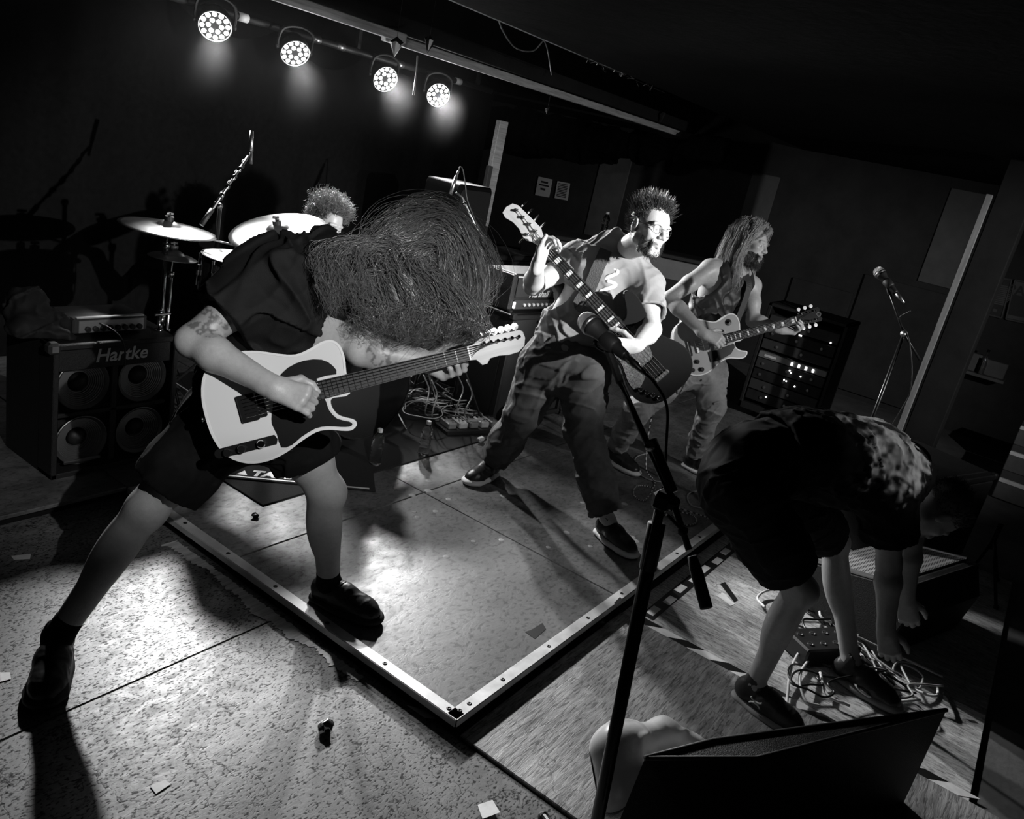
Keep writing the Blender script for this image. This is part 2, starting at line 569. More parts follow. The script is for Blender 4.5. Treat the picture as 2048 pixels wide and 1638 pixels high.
cu = drape(0.4, 6.15, 4.72, 2.16, 0.005, 11, 0.035, 3, [(2.55, 0.5, 0.02), (3.35, 0.42, 0.16), (4.15, 0.42, 0.2), (5.0, 0.35, 0.1)]).build('stage_curtain', M['curtain'], smooth=True)
tag(cu, 'black stage curtain hanging in folds behind the drum kit', 'curtain')
cu2 = drape(-3.2, 0.45, 4.62, 2.25, FZ + 0.004, 8, 0.04, 5, []).build('stage_curtain', M['curtain'], smooth=True)
tag(cu2, 'plain black side curtain behind the bass speaker cabinet', 'curtain')

# pale door frame strip at the end of the curtain, lit by the lamps
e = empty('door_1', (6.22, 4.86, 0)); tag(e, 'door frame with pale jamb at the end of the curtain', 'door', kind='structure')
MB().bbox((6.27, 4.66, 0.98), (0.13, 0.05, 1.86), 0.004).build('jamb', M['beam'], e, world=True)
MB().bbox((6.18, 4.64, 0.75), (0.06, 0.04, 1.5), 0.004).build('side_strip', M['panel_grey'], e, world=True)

# pale wall panels on the far wall
for (p0, p1, zb, zt) in (((1205, 310), (1265, 320), 0.0, 1.86), ((1505, 350), (1560, 360), 0.0, 1.98), ((1880, 440), (1960, 440), 1.28, 2.2)):
    a = xp(*p0, 9.0); b = xp(*p1, 9.0)
    o = MB().bbox((8.995, (a[1] + b[1]) / 2, (zb + zt) / 2), (0.02, abs(a[1] - b[1]), zt - zb), 0.003).build('wall_panel', M['panel_grey'], wr, world=True)
# dado panels behind the standing microphone
for y0, y1, z1 in ((0.75, 1.7, 1.22), (1.75, 2.4, 1.0)):
    MB().bbox((8.985, (y0 + y1) / 2, z1 / 2), (0.03, y1 - y0, z1), 0.004).build('wall_panel', M['wall'], wr, world=True)
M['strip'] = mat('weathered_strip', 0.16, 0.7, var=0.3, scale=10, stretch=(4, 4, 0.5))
# corner post with pale edge
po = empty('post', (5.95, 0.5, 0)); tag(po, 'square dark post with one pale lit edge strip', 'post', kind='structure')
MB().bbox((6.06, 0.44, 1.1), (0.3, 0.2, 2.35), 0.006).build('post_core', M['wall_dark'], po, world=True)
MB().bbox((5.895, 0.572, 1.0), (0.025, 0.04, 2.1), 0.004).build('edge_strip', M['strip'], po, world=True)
# pale steps beyond the far speaker
for k in range(3):
    o = empty('step', (8.3, -0.9, FZ)) if False else None
sp_ = empty('staircase', (7.6, -0.75, FZ)); tag(sp_, 'low steps with pale nosings beyond the post', 'steps', kind='structure')
for k in range(3):
    z = FZ + 0.16 * (k + 1)
    MB().bbox((7.2 + 0.32 * k, -0.75, z - 0.08), (0.32, 1.3, 0.16), 0.004).build('tread', M['concrete'], sp_, world=True)
    MB().bbox((7.05 + 0.32 * k, -0.75, z - 0.012), (0.035, 1.3, 0.03), 0.003).build('nosing', M['white'], sp_, world=True)

# ================================================================== LAMPS
par_y = 4.4


def par_lamp(loc, aim, energy, label, deg=70, blend=0.85):
    loc = V(*loc); d = nrm(V(*aim) - loc)
    x = nrm(np.cross(V(0, 0, 1), d)); y = np.cross(d, x)
    e = empty('led_par_lamp', mat=frame(loc, x, y, d), label=label, cat='stage light', group='row of lit stage lamps under the ceiling')
    MB().lathe([(0.05, -0.11), (0.075, -0.10), (0.093, -0.05), (0.096, 0.0), (0.096, 0.008), (0.089, 0.008), (0.087, -0.002), (0, -0.002)], seg=40).build('housing', M['matblack'], e, smooth=False)
    MB().lathe([(0.0895, 0.004), (0.094, 0.0095), (0.0895, 0.0105), (0.0865, 0.006)], seg=40, cap=False).build('rim', M['steel'], e, smooth=True)
    led = None
    for n, rr, off in ((12, 0.070, 0.13), (6, 0.036, 0.0)):
        for k in range(n):
            a = 2 * math.pi * k / n + off
            if led is None:
                led = MB().lathe([(0.0138, 0), (0.0130, 0.003), (0.008, 0.0055), (0, 0.0065)], seg=14)
                o = led.build('led', M['ledwhite'], e, smooth=True); me = o.data
            else:
                o = bpy.data.objects.new('led', me); COL.objects.link(o); o.parent = e
            o.location = (rr * math.cos(a), rr * math.sin(a), 0.0005)
    yk = spline([(-0.105, 0, -0.03), (-0.108, 0.05, -0.05), (-0.09, 0.12, -0.06), (0, 0.15, -0.06), (0.09, 0.12, -0.06), (0.108, 0.05, -0.05), (0.105, 0, -0.03)], 4)
    MB().tube(yk, 0.009, 6, flat=((0, 0, 1), 1.8)).build('yoke', M['black'], e)
    for s in (-1, 1):
        MB().lathe([(0.016, 0), (0.016, 0.012), (0.01, 0.018), (0, 0.018)], (s * 0.1, 0, -0.03), (s, 0, 0), 12).build('knob', M['rubber'], e)
    cl = loc + y * 0.15 - d * 0.06
    MB().tube([cl, V(cl[0], par_y + 0.17, 2.12)], 0.012, 8).build('clamp_arm', M['black'], e, world=True)
    s = spot('lamp_beam', loc + d * 0.03, loc + d * 2, energy, deg, blend, 0.07)
    s.matrix_world = Matrix.Identity(4)
    s.rotation_euler = (math.pi, 0, 0); s.location = (0, 0, 0.03); s.parent = e
    pt = bpy.data.lights.new('lamp_spill', 'POINT'); pt.energy = 4.5; pt.shadow_soft_size = 0.05
    po_ = bpy.data.objects.new('lamp_spill', pt); COL.objects.link(po_); po_.parent = e; po_.location = (0, 0, 0.13)
    return e


pars = [((430, 52), (1.38, 1.72, 0.0), 520, 'lit round lamp nearest the curtain folds, first in the row', 34),
        ((590, 106), (2.7, 1.85, 0.0), 360, 'lit round lamp above the drum microphone boom, second in the row', 46),
        ((770, 158), (3.5, 1.35, 0.7), 560, 'lit round lamp with a small white tag beside it, third in the row', 56),
        ((876, 190), (3.2, 1.0, 0.55), 720, 'brightest lit round lamp beside the hanging cord, last in the row', 56)]
for (px, aim, en, lab, dg) in pars:
    par_lamp(yp(*px, par_y), aim, en, lab, dg)
# the bar that carries the lamps
y0 = par_y + 0.17
br = empty('lighting_bar', (2.2, y0, 2.13), 'black lighting bar with cable ties that carries the lamps', 'lighting bar')
MB().tube([(2.3, y0, 2.12), (5.9, y0, 2.12)], 0.024, 14).build('pipe', M['black'], br, smooth=True, world=True)
for x in (2.75, 3.3, 3.88, 4.1, 4.7, 5.4):
    MB().tube([(x, y0, 2.12), (x + 0.07, y0, 2.12)], 0.0265, 14).build('tape_wrap', M['steel'] if x not in (3.3, 5.4) else M['white'], br, smooth=True, world=True)
for x in (2.6, 4.3, 5.7):
    MB().box((x, y0, 2.34), (0.03, 0.03, 0.44)).build('hanger', M['black'], br, world=True)


# house lamps over the audience (out of frame), with flaps added to block light
def house_lamp(hl, haim, en, deg, blend, label, door=-0.085, rad=0.022, top=None):
    hl = V(*hl); haim = V(*haim)
    hd_ = nrm(haim - hl); hx_ = nrm(np.cross(hd_, V(0, 0, 1))); hu_ = np.cross(hx_, hd_)
    e = empty('house_lamp', mat=frame(hl, hx_, hu_, -hd_), label=label, cat='stage light')
    MB().lathe([(0.04, 0.16), (0.07, 0.12), (0.08, 0.02), (0.08, 0.0), (0.074, 0.0), (0.07, 0.08), (0.0, 0.1)], seg=32).build('housing', M['black'], e)
    MB().tube([(-0.09, 0, 0.06), (-0.09, 0.1, 0.06), (0.09, 0.1, 0.06), (0.09, 0, 0.06)], 0.006, 6).build('yoke', M['black'], e)
    up = hl + hu_ * 0.1 - hd_ * 0.06
    MB().cyl(up, V(up[0], up[1], 2.299), 0.01).build('hanger', M['black'], e, world=True)
    MB().box((0, door, -0.09), (0.34, 0.004, 0.20)).build('added_flap', M['matblack'], e)  # added flap, keeps the beam off what lies below
    if top: MB().box((0, top, -0.09), (0.34, 0.004, 0.20)).build('added_flap', M['matblack'], e)
    s = spot('lamp_beam', (0, 0, 0), (0, 0, -1), en, deg, blend, rad)
    s.matrix_world = Matrix.Identity(4); s.location = (0, 0, -0.01); s.rotation_euler = (0, 0, 0); s.parent = e
    return e


house_lamp((3.2, -1.25, 2.12), (3.25, 1.5, 1.40), 1350, 33, 0.6, 'black house spotlight aimed at the bass player', -0.035)
house_lamp((0.75, -0.1, 2.12), (1.60, 1.68, 1.05), 170, 40, 0.6, 'black house spotlight over the front corner of the stage', -0.03, rad=0.012, top=0.04)
house_lamp((3.9, -1.9, 2.12), (6.4, 2.1, 0.9), 360, 84, 0.9, 'unseen black spotlight added to brighten the amplifiers', -0.06, top=0.05)  # added fill lamp, lifts the amplifiers and the far wall
house_lamp((3.0, -1.0, 2.12), (3.08, 0.3, 1.05), 45, 22, 0.7, 'small unseen spotlight added to light the bending man', -0.1)  # added lamp, puts light on the upper back of the bending man

# ================================================================== AMPLIFIERS AND BACKLINE
def ring_faces(c, ax, r0, r1, n=40):
    pass


def speaker_cone(parent, c, ax, r, m_cone, m_rim):
    """concave cone with concentric ridges, facing ax; a part with its dust cap"""
    prof = [(r, 0.004), (r * 0.97, 0.006), (r * 0.9, -0.002)]
    k = 9
    for i in range(k):
        t = i / (k - 1)
        rr = r * (0.88 - 0.48 * t)
        prof += [(rr, -0.004 - 0.035 * t), (rr - r * 0.018, -0.009 - 0.035 * t)]
    prof += [(r * 0.36, -0.05)]
    o = MB().lathe(prof, c, ax, 40, cap=False).build('speaker_cone', m_cone, parent, smooth=False, world=True)
    MB().lathe([(r * 0.36, -0.052), (r * 0.3, -0.032), (r * 0.17, -0.02), (0, -0.016)], c, ax, 28).build('dust_cap', m_rim, o, smooth=True, world=True)
    return o


M['cone'] = mat('aluminium_cone', 0.20, 0.42, 0.7)
M['logo'] = mat('raised_logo', 0.62, 0.45, 0.1)
M['darkgrey'] = mat('dark_grey_plastic', 0.04, 0.5)
M['silverpanel'] = mat('brushed_panel', 0.35, 0.4, 0.6, var=0.15, scale=30, stretch=(1, 20, 20))

# --- bass cabinet
hx0, hx1, hy, hz = 1.575, 2.135, 3.17, 0.605
hk = empty('bass_cabinet', ((hx0 + hx1) / 2, hy + 0.2, 0), 'black bass speaker cabinet with four ridged metal cones', 'speaker cabinet')
b = MB()
cxm = (hx0 + hx1) / 2
for c, s in (((cxm, hy + 0.26, hz / 2), (hx1 - hx0, 0.30, hz)),
             ((cxm, hy + 0.06, hz - 0.012), (hx1 - hx0, 0.12, 0.024)), ((cxm, hy + 0.06, 0.012), (hx1 - hx0, 0.12, 0.024)),
             ((hx0 + 0.012, hy + 0.06, hz / 2), (0.024, 0.12, hz)), ((hx1 - 0.012, hy + 0.06, hz / 2), (0.024, 0.12, hz)), ((cxm, hy + 0.04, 0.53), (hx1 - hx0 - 0.03, 0.03, 0.1)), ((cxm, hy + 0.045, 0.275), (0.03, 0.02, 0.5)), ((cxm, hy + 0.045, 0.275), (0.5, 0.02, 0.02))):
    b.bbox(c, s, 0.004)
b.build('cabinet_body', M['tolex'], hk, world=True)
for sx in (-1, 1):
    for sz in (-1, 1):
        speaker_cone(hk, V(cxm + sx * 0.135, hy + 0.045, 0.275 + sz * 0.13), V(0, -1, 0), 0.115, M['cone'], M['black'])
for x in (hx0, hx1):
    MB().bbox((x, hy + 0.012, hz - 0.012), (0.05, 0.05, 0.05), 0.012).build('corner_guard', M['steel'] if x == hx0 else M['rubber'], hk, world=True)
MB().bbox((cxm - 0.14, hy + 0.02, 0.06), (0.16, 0.012, 0.014), 0.003).build('kick_strip', M['steel'], hk, world=True)
text_mesh('logo', 'Hartke', 0.083, M['logo'], hk, base_of(hk).inverted() @ (Matrix.Translation((cxm + 0.02, hy + 0.023, 0.535)) @ Matrix.Rotation(math.pi / 2, 4, 'X')), shear=0.18, bold=0.0015)

# --- small amp head on it
ah = empty('bass_amp_head', (1.83, 3.33, hz), 'slim bass amplifier with silver knob panel on the bass cabinet', 'amplifier')
MB().bbox((1.86, 3.36, hz + 0.045), (0.33, 0.2, 0.066), 0.006).build('case', M['darkgrey'], ah, world=True)
MB().bbox((1.86, 3.256, hz + 0.045), (0.29, 0.008, 0.054), 0.002).build('front_panel', M['silverpanel'], ah, world=True)
for k in range(8):
    MB().lathe([(0.012, 0), (0.012, 0.012), (0.009, 0.014), (0, 0.014)], (1.75 + 0.033 * k, 3.252, hz + 0.036), (0, -1, 0), 14).build('knob', M['rubber'], ah, world=True)
MB().lathe([(0.006, 0), (0.004, 0.003), (0, 0.003)], (1.985, 3.252, hz + 0.03), (0, -1, 0), 10).build('indicator', M['glow'], ah, world=True)
MB().bbox((1.86, 3.27, hz + 0.081), (0.3, 0.02, 0.006), 0.002).build('top_edge', M['alu'], ah, world=True)
for sx in (-1, 1):
    MB().box((1.86 + sx * 0.13, 3.36, hz + 0.006), (0.03, 0.12, 0.012)).build('foot', M['rubber'], ah, world=True)
# cable dropping over the front of the cabinet
c = spline([(1.80, 3.25, hz + 0.06), (1.82, 3.2, hz + 0.05), (1.85, 3.168, hz + 0.016), (1.862, 3.15, hz - 0.04), (1.865, 3.152, hz - 0.11)], 6)
tag(MB().tube(c, 0.0035, 8).build('amp_cable', M['darkgrey'], smooth=True), 'thin cable hanging over the front of the bass cabinet', 'cable')
# clip-on tuner stand / chrome coupling at the right end of the cabinet
e = empty('chrome_clamp', (2.09, 3.27, hz), 'small chrome clamp standing at the end of the bass cabinet', 'clamp')
MB().lathe([(0.02, 0), (0.02, 0.008), (0.008, 0.012), (0.008, 0.07), (0.014, 0.075), (0.014, 0.095), (0, 0.1)], (2.09, 3.27, hz), seg=14).build('stem', M['chrome'], e, smooth=True, world=True)
MB().cyl((2.06, 3.26, hz + 0.08), (2.13, 3.25, hz + 0.085), 0.007).build('wing_screw', M['chrome'], e, world=True)

# --- guitar stack
def stack_box(name, c, s, rz, label, cat, front_m, M_body, logo=None, parent=None, kind=None):
    e = empty(name, c, label, cat, rz=rz)
    return e


rzm = math.radians(-5)
mc = empty('guitar_cabinet', (4.06, 2.66, 0), 'black slant guitar cabinet standing on the drum rug edge, under the amp head', 'speaker cabinet', rz=rzm)
b = MB().bbox((0.38, 0.2, 0.38), (0.74, 0.34, 0.74), 0.012)
for c_, s_ in (((0.38, 0.015, 0.735), (0.74, 0.05, 0.03)), ((0.38, 0.015, 0.025), (0.74, 0.05, 0.03)), ((0.025, 0.015, 0.38), (0.03, 0.05, 0.74)), ((0.735, 0.015, 0.38), (0.03, 0.05, 0.74))):
    b.bbox(c_, s_, 0.006)
b.build('cabinet_body', M['tolex'], mc)
MB().bbox((0.38, 0.022, 0.38), (0.68, 0.012, 0.68), 0.004).build('grille_cloth', M['grille'], mc)
MB().tube([(0.0, 0.02, 0.752), (0.0, 0.36, 0.752)], 0.0045, 6).build('edge_piping', M['alu'], mc)
MB().box((0.008, 0.2, 0.5), (0.006, 0.12, 0.02)).build('side_handle', M['steel'], mc)
for x in (0.02, 0.74):
    for z in (0.02, 0.74):
        MB().bbox((x, 0.005, z), (0.045, 0.045, 0.045), 0.012).build('corner_guard', M['rubber'], mc)
MB().bbox((0.38, -0.0, 0.70), (0.2, 0.008, 0.02), 0.002).build('badge', M['silverpanel'], mc)

mh = empty('guitar_amp_head', (4.04, 2.66, 0.756), 'black guitar amplifier head with script logo on the slant cabinet', 'amplifier', rz=rzm)
b = MB().bbox((0.38, 0.16, 0.13), (0.73, 0.24, 0.235), 0.012)
b.build('case', M['tolex'], mh)
MB().bbox((0.38, 0.035, 0.165), (0.67, 0.012, 0.13), 0.003).build('grille_cloth', M['grille'], mh)
MB().bbox((0.38, 0.033, 0.055), (0.67, 0.012, 0.06), 0.003).build('control_panel', M['darkgrey'], mh)
MB().tube([(0.03, 0.028, 0.232), (0.73, 0.028, 0.232)], 0.003, 6).build('front_piping', M['alu'], mh)
MB().tube([(0.016, 0.04, 0.247), (0.016, 0.28, 0.247)], 0.005, 6).build('top_piping', M['alu'], mh)
for k in range(11):
    MB().lathe([(0.011, 0), (0.011, 0.01), (0.007, 0.014), (0, 0.014)], (0.14 + 0.045 * k, 0.026, 0.055), (0, -1, 0), 12).build('knob', M['logo'], mh)
MB().bbox((0.04, 0.024, 0.055), (0.018, 0.01, 0.04), 0.002).build('pilot_light', M['glow'], mh)
text_mesh('script_logo', 'Marshall', 0.058, M['white'], mh, Matrix.Translation((0.27, 0.026, 0.122)) @ Matrix.Rotation(math.pi / 2, 4, 'X'), shear=0.35, bold=0.0015)
for x in (0.06, 0.7):
    for y in (0.06, 0.26):
        MB().lathe([(0.014, 0), (0.016, 0.0135), (0, 0.0135)], (x, y, -0.0005), seg=12).build('foot', M['rubber'], mh)
MB().box((0.02, 0.16, 0.13), (0.01, 0.14, 0.03)).build('side_vent', M['darkgrey'], mh)

# black combo behind the stack and the second cabinet with grey face
def simple_cab(name, org, rz, w_, d_, h_, label, face_m, inset=True, z0=0.0, cat='speaker cabinet', group=None):
    e = empty(name, (org[0], org[1], z0), label, cat, rz=rz)
    if group: e['group'] = group
    b = MB()
    b.bbox((w_ / 2, d_ / 2 + 0.02, h_ / 2), (w_, d_ - 0.04, h_ - 0.004), 0.01)
    b.bbox((w_ / 2, 0.02, h_ - 0.02), (w_, 0.05, 0.036), 0.006)
    b.build('cabinet_body', M['tolex'], e)
    MB().bbox((w_ / 2, 0.012, h_ / 2 - 0.02), (w_ - 0.01, 0.02, h_ - 0.05), 0.004).build('front_board', face_m, e)
    if inset:
        MB().bbox((w_ / 2, 0.0, h_ / 2 - 0.06), (w_ * 0.74, 0.012, h_ * 0.74), 0.004).build('grille', M['grille'], e)
    for x in (0.015, w_ - 0.015):
        MB().bbox((x, 0.01, h_ - 0.015), (0.04, 0.04, 0.04), 0.01).build('corner_guard', M['rubber'], e)
    return e


M['greyboard'] = mat('grey_front_board', 0.16, 0.6, var=0.12, scale=10)
a = gz(1100, 468, 1.13); b2 = gz(1262, 492, 1.13); c3 = gz(1425, 526, 1.13)
r1 = math.atan2(b2[1] - a[1], b2[0] - a[0]); r2 = math.atan2(c3[1] - b2[1], c3[0] - b2[0])
simple_cab('tall_speaker_cabinet', a, r1, np.linalg.norm(b2 - a) - 0.02, 0.38, 1.13, 'tall grey faced cabinet with a water bottle on top', M['greyboard'], False)
simple_cab('tall_speaker_cabinet', b2 + V(0.02, -0.03, 0), r2, np.linalg.norm(c3 - b2), 0.38, 1.13, 'tall grey cabinet with a sunken black grille, behind the bass player', M['greyboard'])
q = pd(1000, 540, 5.75)
simple_cab('combo_amplifier', (4.45, 3.2), 0.02, 0.62, 0.3, 1.0, 'plain black combo amplifier on end behind the guitar stack', M['tolex'], cat='amplifier')
# PA loudspeaker with rounded top, behind
e = empty('loudspeaker', (4.72, 3.78, 0), 'black moulded loudspeaker on a pole behind the amplifiers', 'loudspeaker')
b = MB(); ol = []
for (sx, sy, a0) in ((1, 1, 0), (-1, 1, 90), (-1, -1, 180), (1, -1, 270)):
    for k in range(6):
        t = math.radians(a0 + k * 18); ol.append((0.17 * sx + (0.03 if 1 else 0) * math.cos(t), 0.29 * sy + 0.05 * math.sin(t)))
b.prism(ol, -0.16, 0.16, np.stack([V(1, 0, 0), V(0, 0, 1), V(0, -1, 0)], 1), (4.72, 3.78, 1.06), 0.012)
b.build('box', M['matblack'], e, world=True)
MB().prism([(0.88 * x, 0.9 * y) for x, y in ol], 0.155, 0.166, np.stack([V(1, 0, 0), V(0, 0, 1), V(0, -1, 0)], 1), (4.72, 3.78, 1.06)).build('front_grille', M['grille'], e, world=True)
MB().cyl((4.72, 3.78, 0), (4.72, 3.78, 0.74), 0.018).build('pole', M['stand'], e, world=True)
MB().lathe([(0.2, 0), (0.2, 0.012), (0.03, 0.03), (0, 0.03)], (4.72, 3.78, 0)).build('base_plate', M['stand'], e, world=True)

# --- effects rack facing the stage
rk = empty('effects_rack', (6.78, 1.6, 0), 'black equipment rack with lit units and silver amplifier strip', 'equipment rack')
b = MB()
for c_, s_ in (((6.98, 1.92, 0.47), (0.42, 0.03, 0.94)), ((6.98, 1.28, 0.47), (0.42, 0.03, 0.94)), ((6.98, 1.6, 0.925), (0.42, 0.67, 0.03)), ((6.98, 1.6, 0.03), (0.42, 0.67, 0.06)), ((7.18, 1.6, 0.47), (0.02, 0.64, 0.9))):
    b.bbox(c_, s_, 0.005)
b.build('case', M['tolex'], rk, world=True)
for z, h_, m_ in ((0.80, 0.088, 'darkgrey'), (0.69, 0.088, 'black'), (0.595, 0.08, 'darkgrey'), (0.50, 0.052, 'silverpanel'), (0.425, 0.085, 'darkgrey'), (0.33, 0.085, 'black'), (0.235, 0.085, 'darkgrey'), (0.14, 0.085, 'black')):
    u_ = MB().bbox((6.90, 1.6, z), (0.26, 0.585, h_), 0.003).build('rack_unit', M[m_], rk, world=True)
    for k in range(7):
        y = 1.83 - 0.07 * k
        if m_ == 'silverpanel':
            if k == 0: MB().box((6.768, 1.79, z), (0.006, 0.1, 0.018)).build('display', M['white'], u_, world=True)
            elif k >= 3: MB().box((6.768, 1.78 - 0.06 * k, z - 0.002), (0.006, 0.016, 0.026)).build('lit_button', M['glow'], u_, world=True)
        elif (k * 7 + int(z * 100)) % 3 == 0:
            MB().lathe([(0.012, 0), (0.012, 0.012), (0, 0.014)], (6.77, y, z), (-1, 0, 0), 10).build('knob', M['steel'], u_, world=True)
for y, z in ((1.60, 0.44), (1.585, 0.425), (1.50, 0.42), (1.62, 0.35), (1.60, 0.345), (1.52, 0.325), (1.72, 0.16), (1.615, 0.745), (1.60, 0.745), (1.36, 0.76)):
    MB().lathe([(0.007, 0), (0.005, 0.005), (0, 0.006)], (6.768, y, z), (-1, 0, 0), 10).build('indicator', M['glow'], rk, world=True)

# --- monitor wedges and sub
def wedge(name, A, B, h_, depth, label, away, zf=FZ, top=0.07, lip=0.1):
    """floor monitor: A-B is the upper back edge; slopes down 'away'"""
    A = V(*A); B = V(*B); t = nrm(B - A); t[2] = 0; t = nrm(t); Lw = np.linalg.norm((B - A)[:2])
    n = nrm(V(*away) - t * (V(*away) @ t))
    o = V(A[0], A[1], zf)
    e = empty(name, o, label, 'monitor speaker')
    prof = [(-0.02, 0), (-0.06, h_ * 0.6), (0.0, h_), (top, h_), (depth, lip), (depth, 0)]
    Mx = np.stack([n, V(0, 0, 1), t], 1)
    b = MB().prism([(x, z) for x, z in prof][::-1], 0, Lw, Mx, o, 0.006)
    b.build('cabinet_body', M['tolex'], e, world=True)
    p0 = V(top + 0.02, h_ - 0.012, 0); p1 = V(depth - 0.02, lip + 0.01, 0)
    sl = nrm(p1 - p0); nn = V(-sl[1], sl[0], 0)
    q = [p0 + nn * 0.004, p1 + nn * 0.004, p1 + nn * 0.014, p0 + nn * 0.014]
    MB().prism([(v[0], v[1]) for v in q], 0.03, Lw - 0.03, Mx, o).build('grille', M['mesh'], e, world=True)
    for s in (0.012, Lw - 0.012):
        a_ = o + Mx @ (p0 + nn * 0.012 + V(0, 0, s)); b_ = o + Mx @ (p1 + nn * 0.012 + V(0, 0, s))
        MB().tube([a_, b_], 0.011, 8).build('grille_rail', M['steel'], e, world=True)
    a_ = o + Mx @ (V(0.0, h_ + 0.001, 0.0)); b_ = o + Mx @ (V(0.0, h_ + 0.001, Lw))
    MB().tube([a_, b_], 0.005, 6).build('edge_trim', M['darkgrey'], e, world=True)
    return e


def mesh_mat():
    m = bpy.data.materials.new('perforated_steel'); m.use_nodes = True
    nt = m.node_tree; N = nt.nodes; Lk = nt.links; b = N['Principled BSDF']
    tc = N.new('ShaderNodeTexCoord'); vo = N.new('ShaderNodeTexVoronoi'); vo.inputs['Scale'].default_value = 110; vo.inputs['Randomness'].default_value = 0.0
    Lk.new(tc.outputs['Object'], vo.inputs['Vector'])
    rp = N.new('ShaderNodeValToRGB'); e = rp.color_ramp.elements
    e[0].position = 0.35; e[0].color = (0.004,) * 3 + (1,); e[1].position = 0.5; e[1].color = (0.42,) * 3 + (1,)
    Lk.new(vo.outputs['Distance'], rp.inputs['Fac']); Lk.new(rp.outputs['Color'], b.inputs['Base Color'])
    b.inputs['Roughness'].default_value = 0.45; b.inputs['Metallic'].default_value = 0.3
    return m


M['mesh'] = mesh_mat()
A = gz(1800, 1182, 0.30); B = gz(1958, 1128, 0.30)
wedge('floor_monitor', A + V(0.02, 0.0, 0), B, 0.30 - FZ, 0.42, 'wedge monitor with bright perforated grille beside the bending man', (0.3, 0.95, 0), lip=0.24, top=0.03)
e = simple_cab('subwoofer', (4.62, 0.13), math.radians(-20), 0.55, 0.5, 0.62, 'plain black subwoofer box behind the wedge monitor', M['grille'], False, FZ, 'speaker cabinet')

# ================================================================== DRUM KIT
M['cymbal'] = mat('bronze_cymbal', 0.26, 0.36, 0.9, rvar=0.07, scale=14)
M['drumshell'] = mat('drum_lacquer', 0.02, 0.2, coat=0.5)
M['drumhead'] = mat('drum_head', 0.75, 0.45)
M['drumhead_dark'] = mat('dark_drum_head', 0.015, 0.35)


def stand_tripod(e, base, h_, r=0.011, spread=0.27, m_='chrome', n=3, rot=0.4, zc=0.36, zf=0.0):
    base = V(*base)
    MB().cyl(base + V(0, 0, 0.05), base + V(0, 0, h_), r).build('pole', M[m_], e, smooth=True, world=True)
    MB().cyl(base + V(0, 0, h_ * 0.55), base + V(0, 0, h_ * 0.55 + 0.05), r * 1.7).build('collar', M[m_], e, smooth=True, world=True)
    for k in range(n):
        a_ = rot + k * 2 * math.pi / n; d = V(math.cos(a_), math.sin(a_), 0)
        lg = MB().tube([base + V(0, 0, zc), base + d * spread + V(0, 0, 0.015)], r * 0.7, 8).build('leg', M[m_], e, world=True)
        MB().lathe([(0.013, 0), (0.013, 0.025), (0, 0.03)], base + d * spread, seg=10).build('rubber_foot', M['rubber'], lg, world=True)
        MB().tube([base + V(0, 0, 0.1), base + d * spread * 0.5 + V(0, 0, zc * 0.5 + 0.01)], r * 0.5, 6).build('brace', M[m_], e, world=True)


def cymbal(c, n, dia, label, group='cymbals of the drum kit', stand_base=None, cat='cymbal', stand=True):
    c = V(*c); n = nrm(V(*n)); R_ = dia / 2
    e = empty('cymbal', c, label, cat, group)
    pr = [(0.006, 0.028), (0.03, 0.024), (0.05, 0.013), (0.056, 0.006)]
    for k in range(9):
        t = k / 8; rr = 0.06 + (R_ - 0.06) * t
        pr.append((rr, 0.004 - 0.018 * t * t))
    pr2 = [(r_, z - 0.0015) for r_, z in pr[::-1]]
    MB().lathe(pr + pr2, c, n, 64, cap=False).build('bronze_disc', M['cymbal'], e, smooth=True, world=True)
    MB().lathe([(0.022, 0.026), (0.022, 0.048), (0.006, 0.05), (0.006, 0.068), (0, 0.068)], c, n, 16).build('felt', M['rubber'], e, world=True)
    MB().bbox(c + n * 0.062, (0.04, 0.008, 0.012), 0.003).build('wing_nut', M['chrome'], e, world=True)
    MB().cyl(c - n * 0.1, c + n * 0.03, 0.005).build('rod', M['chrome'], e, world=True)
    if stand:
        bs = V(c[0], c[1], 0) - V(n[0], n[1], 0) * 0.1 if stand_base is None else V(*stand_base)
        top = c - n * 0.1
        MB().lathe([(0.016, 0), (0.018, 0.015), (0.016, 0.03), (0, 0.03)], top - V(0, 0, 0.015), seg=14).build('tilter', M['chrome'], e, smooth=True, world=True)
        stand_tripod(e, (top[0], top[1], 0), top[2], 0.011, 0.26)
    return e


c1 = pd(337, 452, 3.95); c2 = pd(556, 458, 4.1)
cymbal(c1, (0.03, -0.03, 1), 0.46, 'level crash cymbal below the overhead microphone boom')
camdir = nrm(CAM - c2)
cymbal(c2, V(0, 0, 1) + camdir * 0.22 * V(1, 1, 0) + V(-0.24, 0.16, 0), 0.50, 'tilted large cymbal in front of the drummer')
cymbal(pd(346, 510, 4.05), (0.05, 0.02, 1), 0.24, 'small splash cymbal under the level crash')
cymbal(pd(880, 497, 5.05), (0.02, -0.05, 1), 0.42, 'cymbal seen through the flying hair')


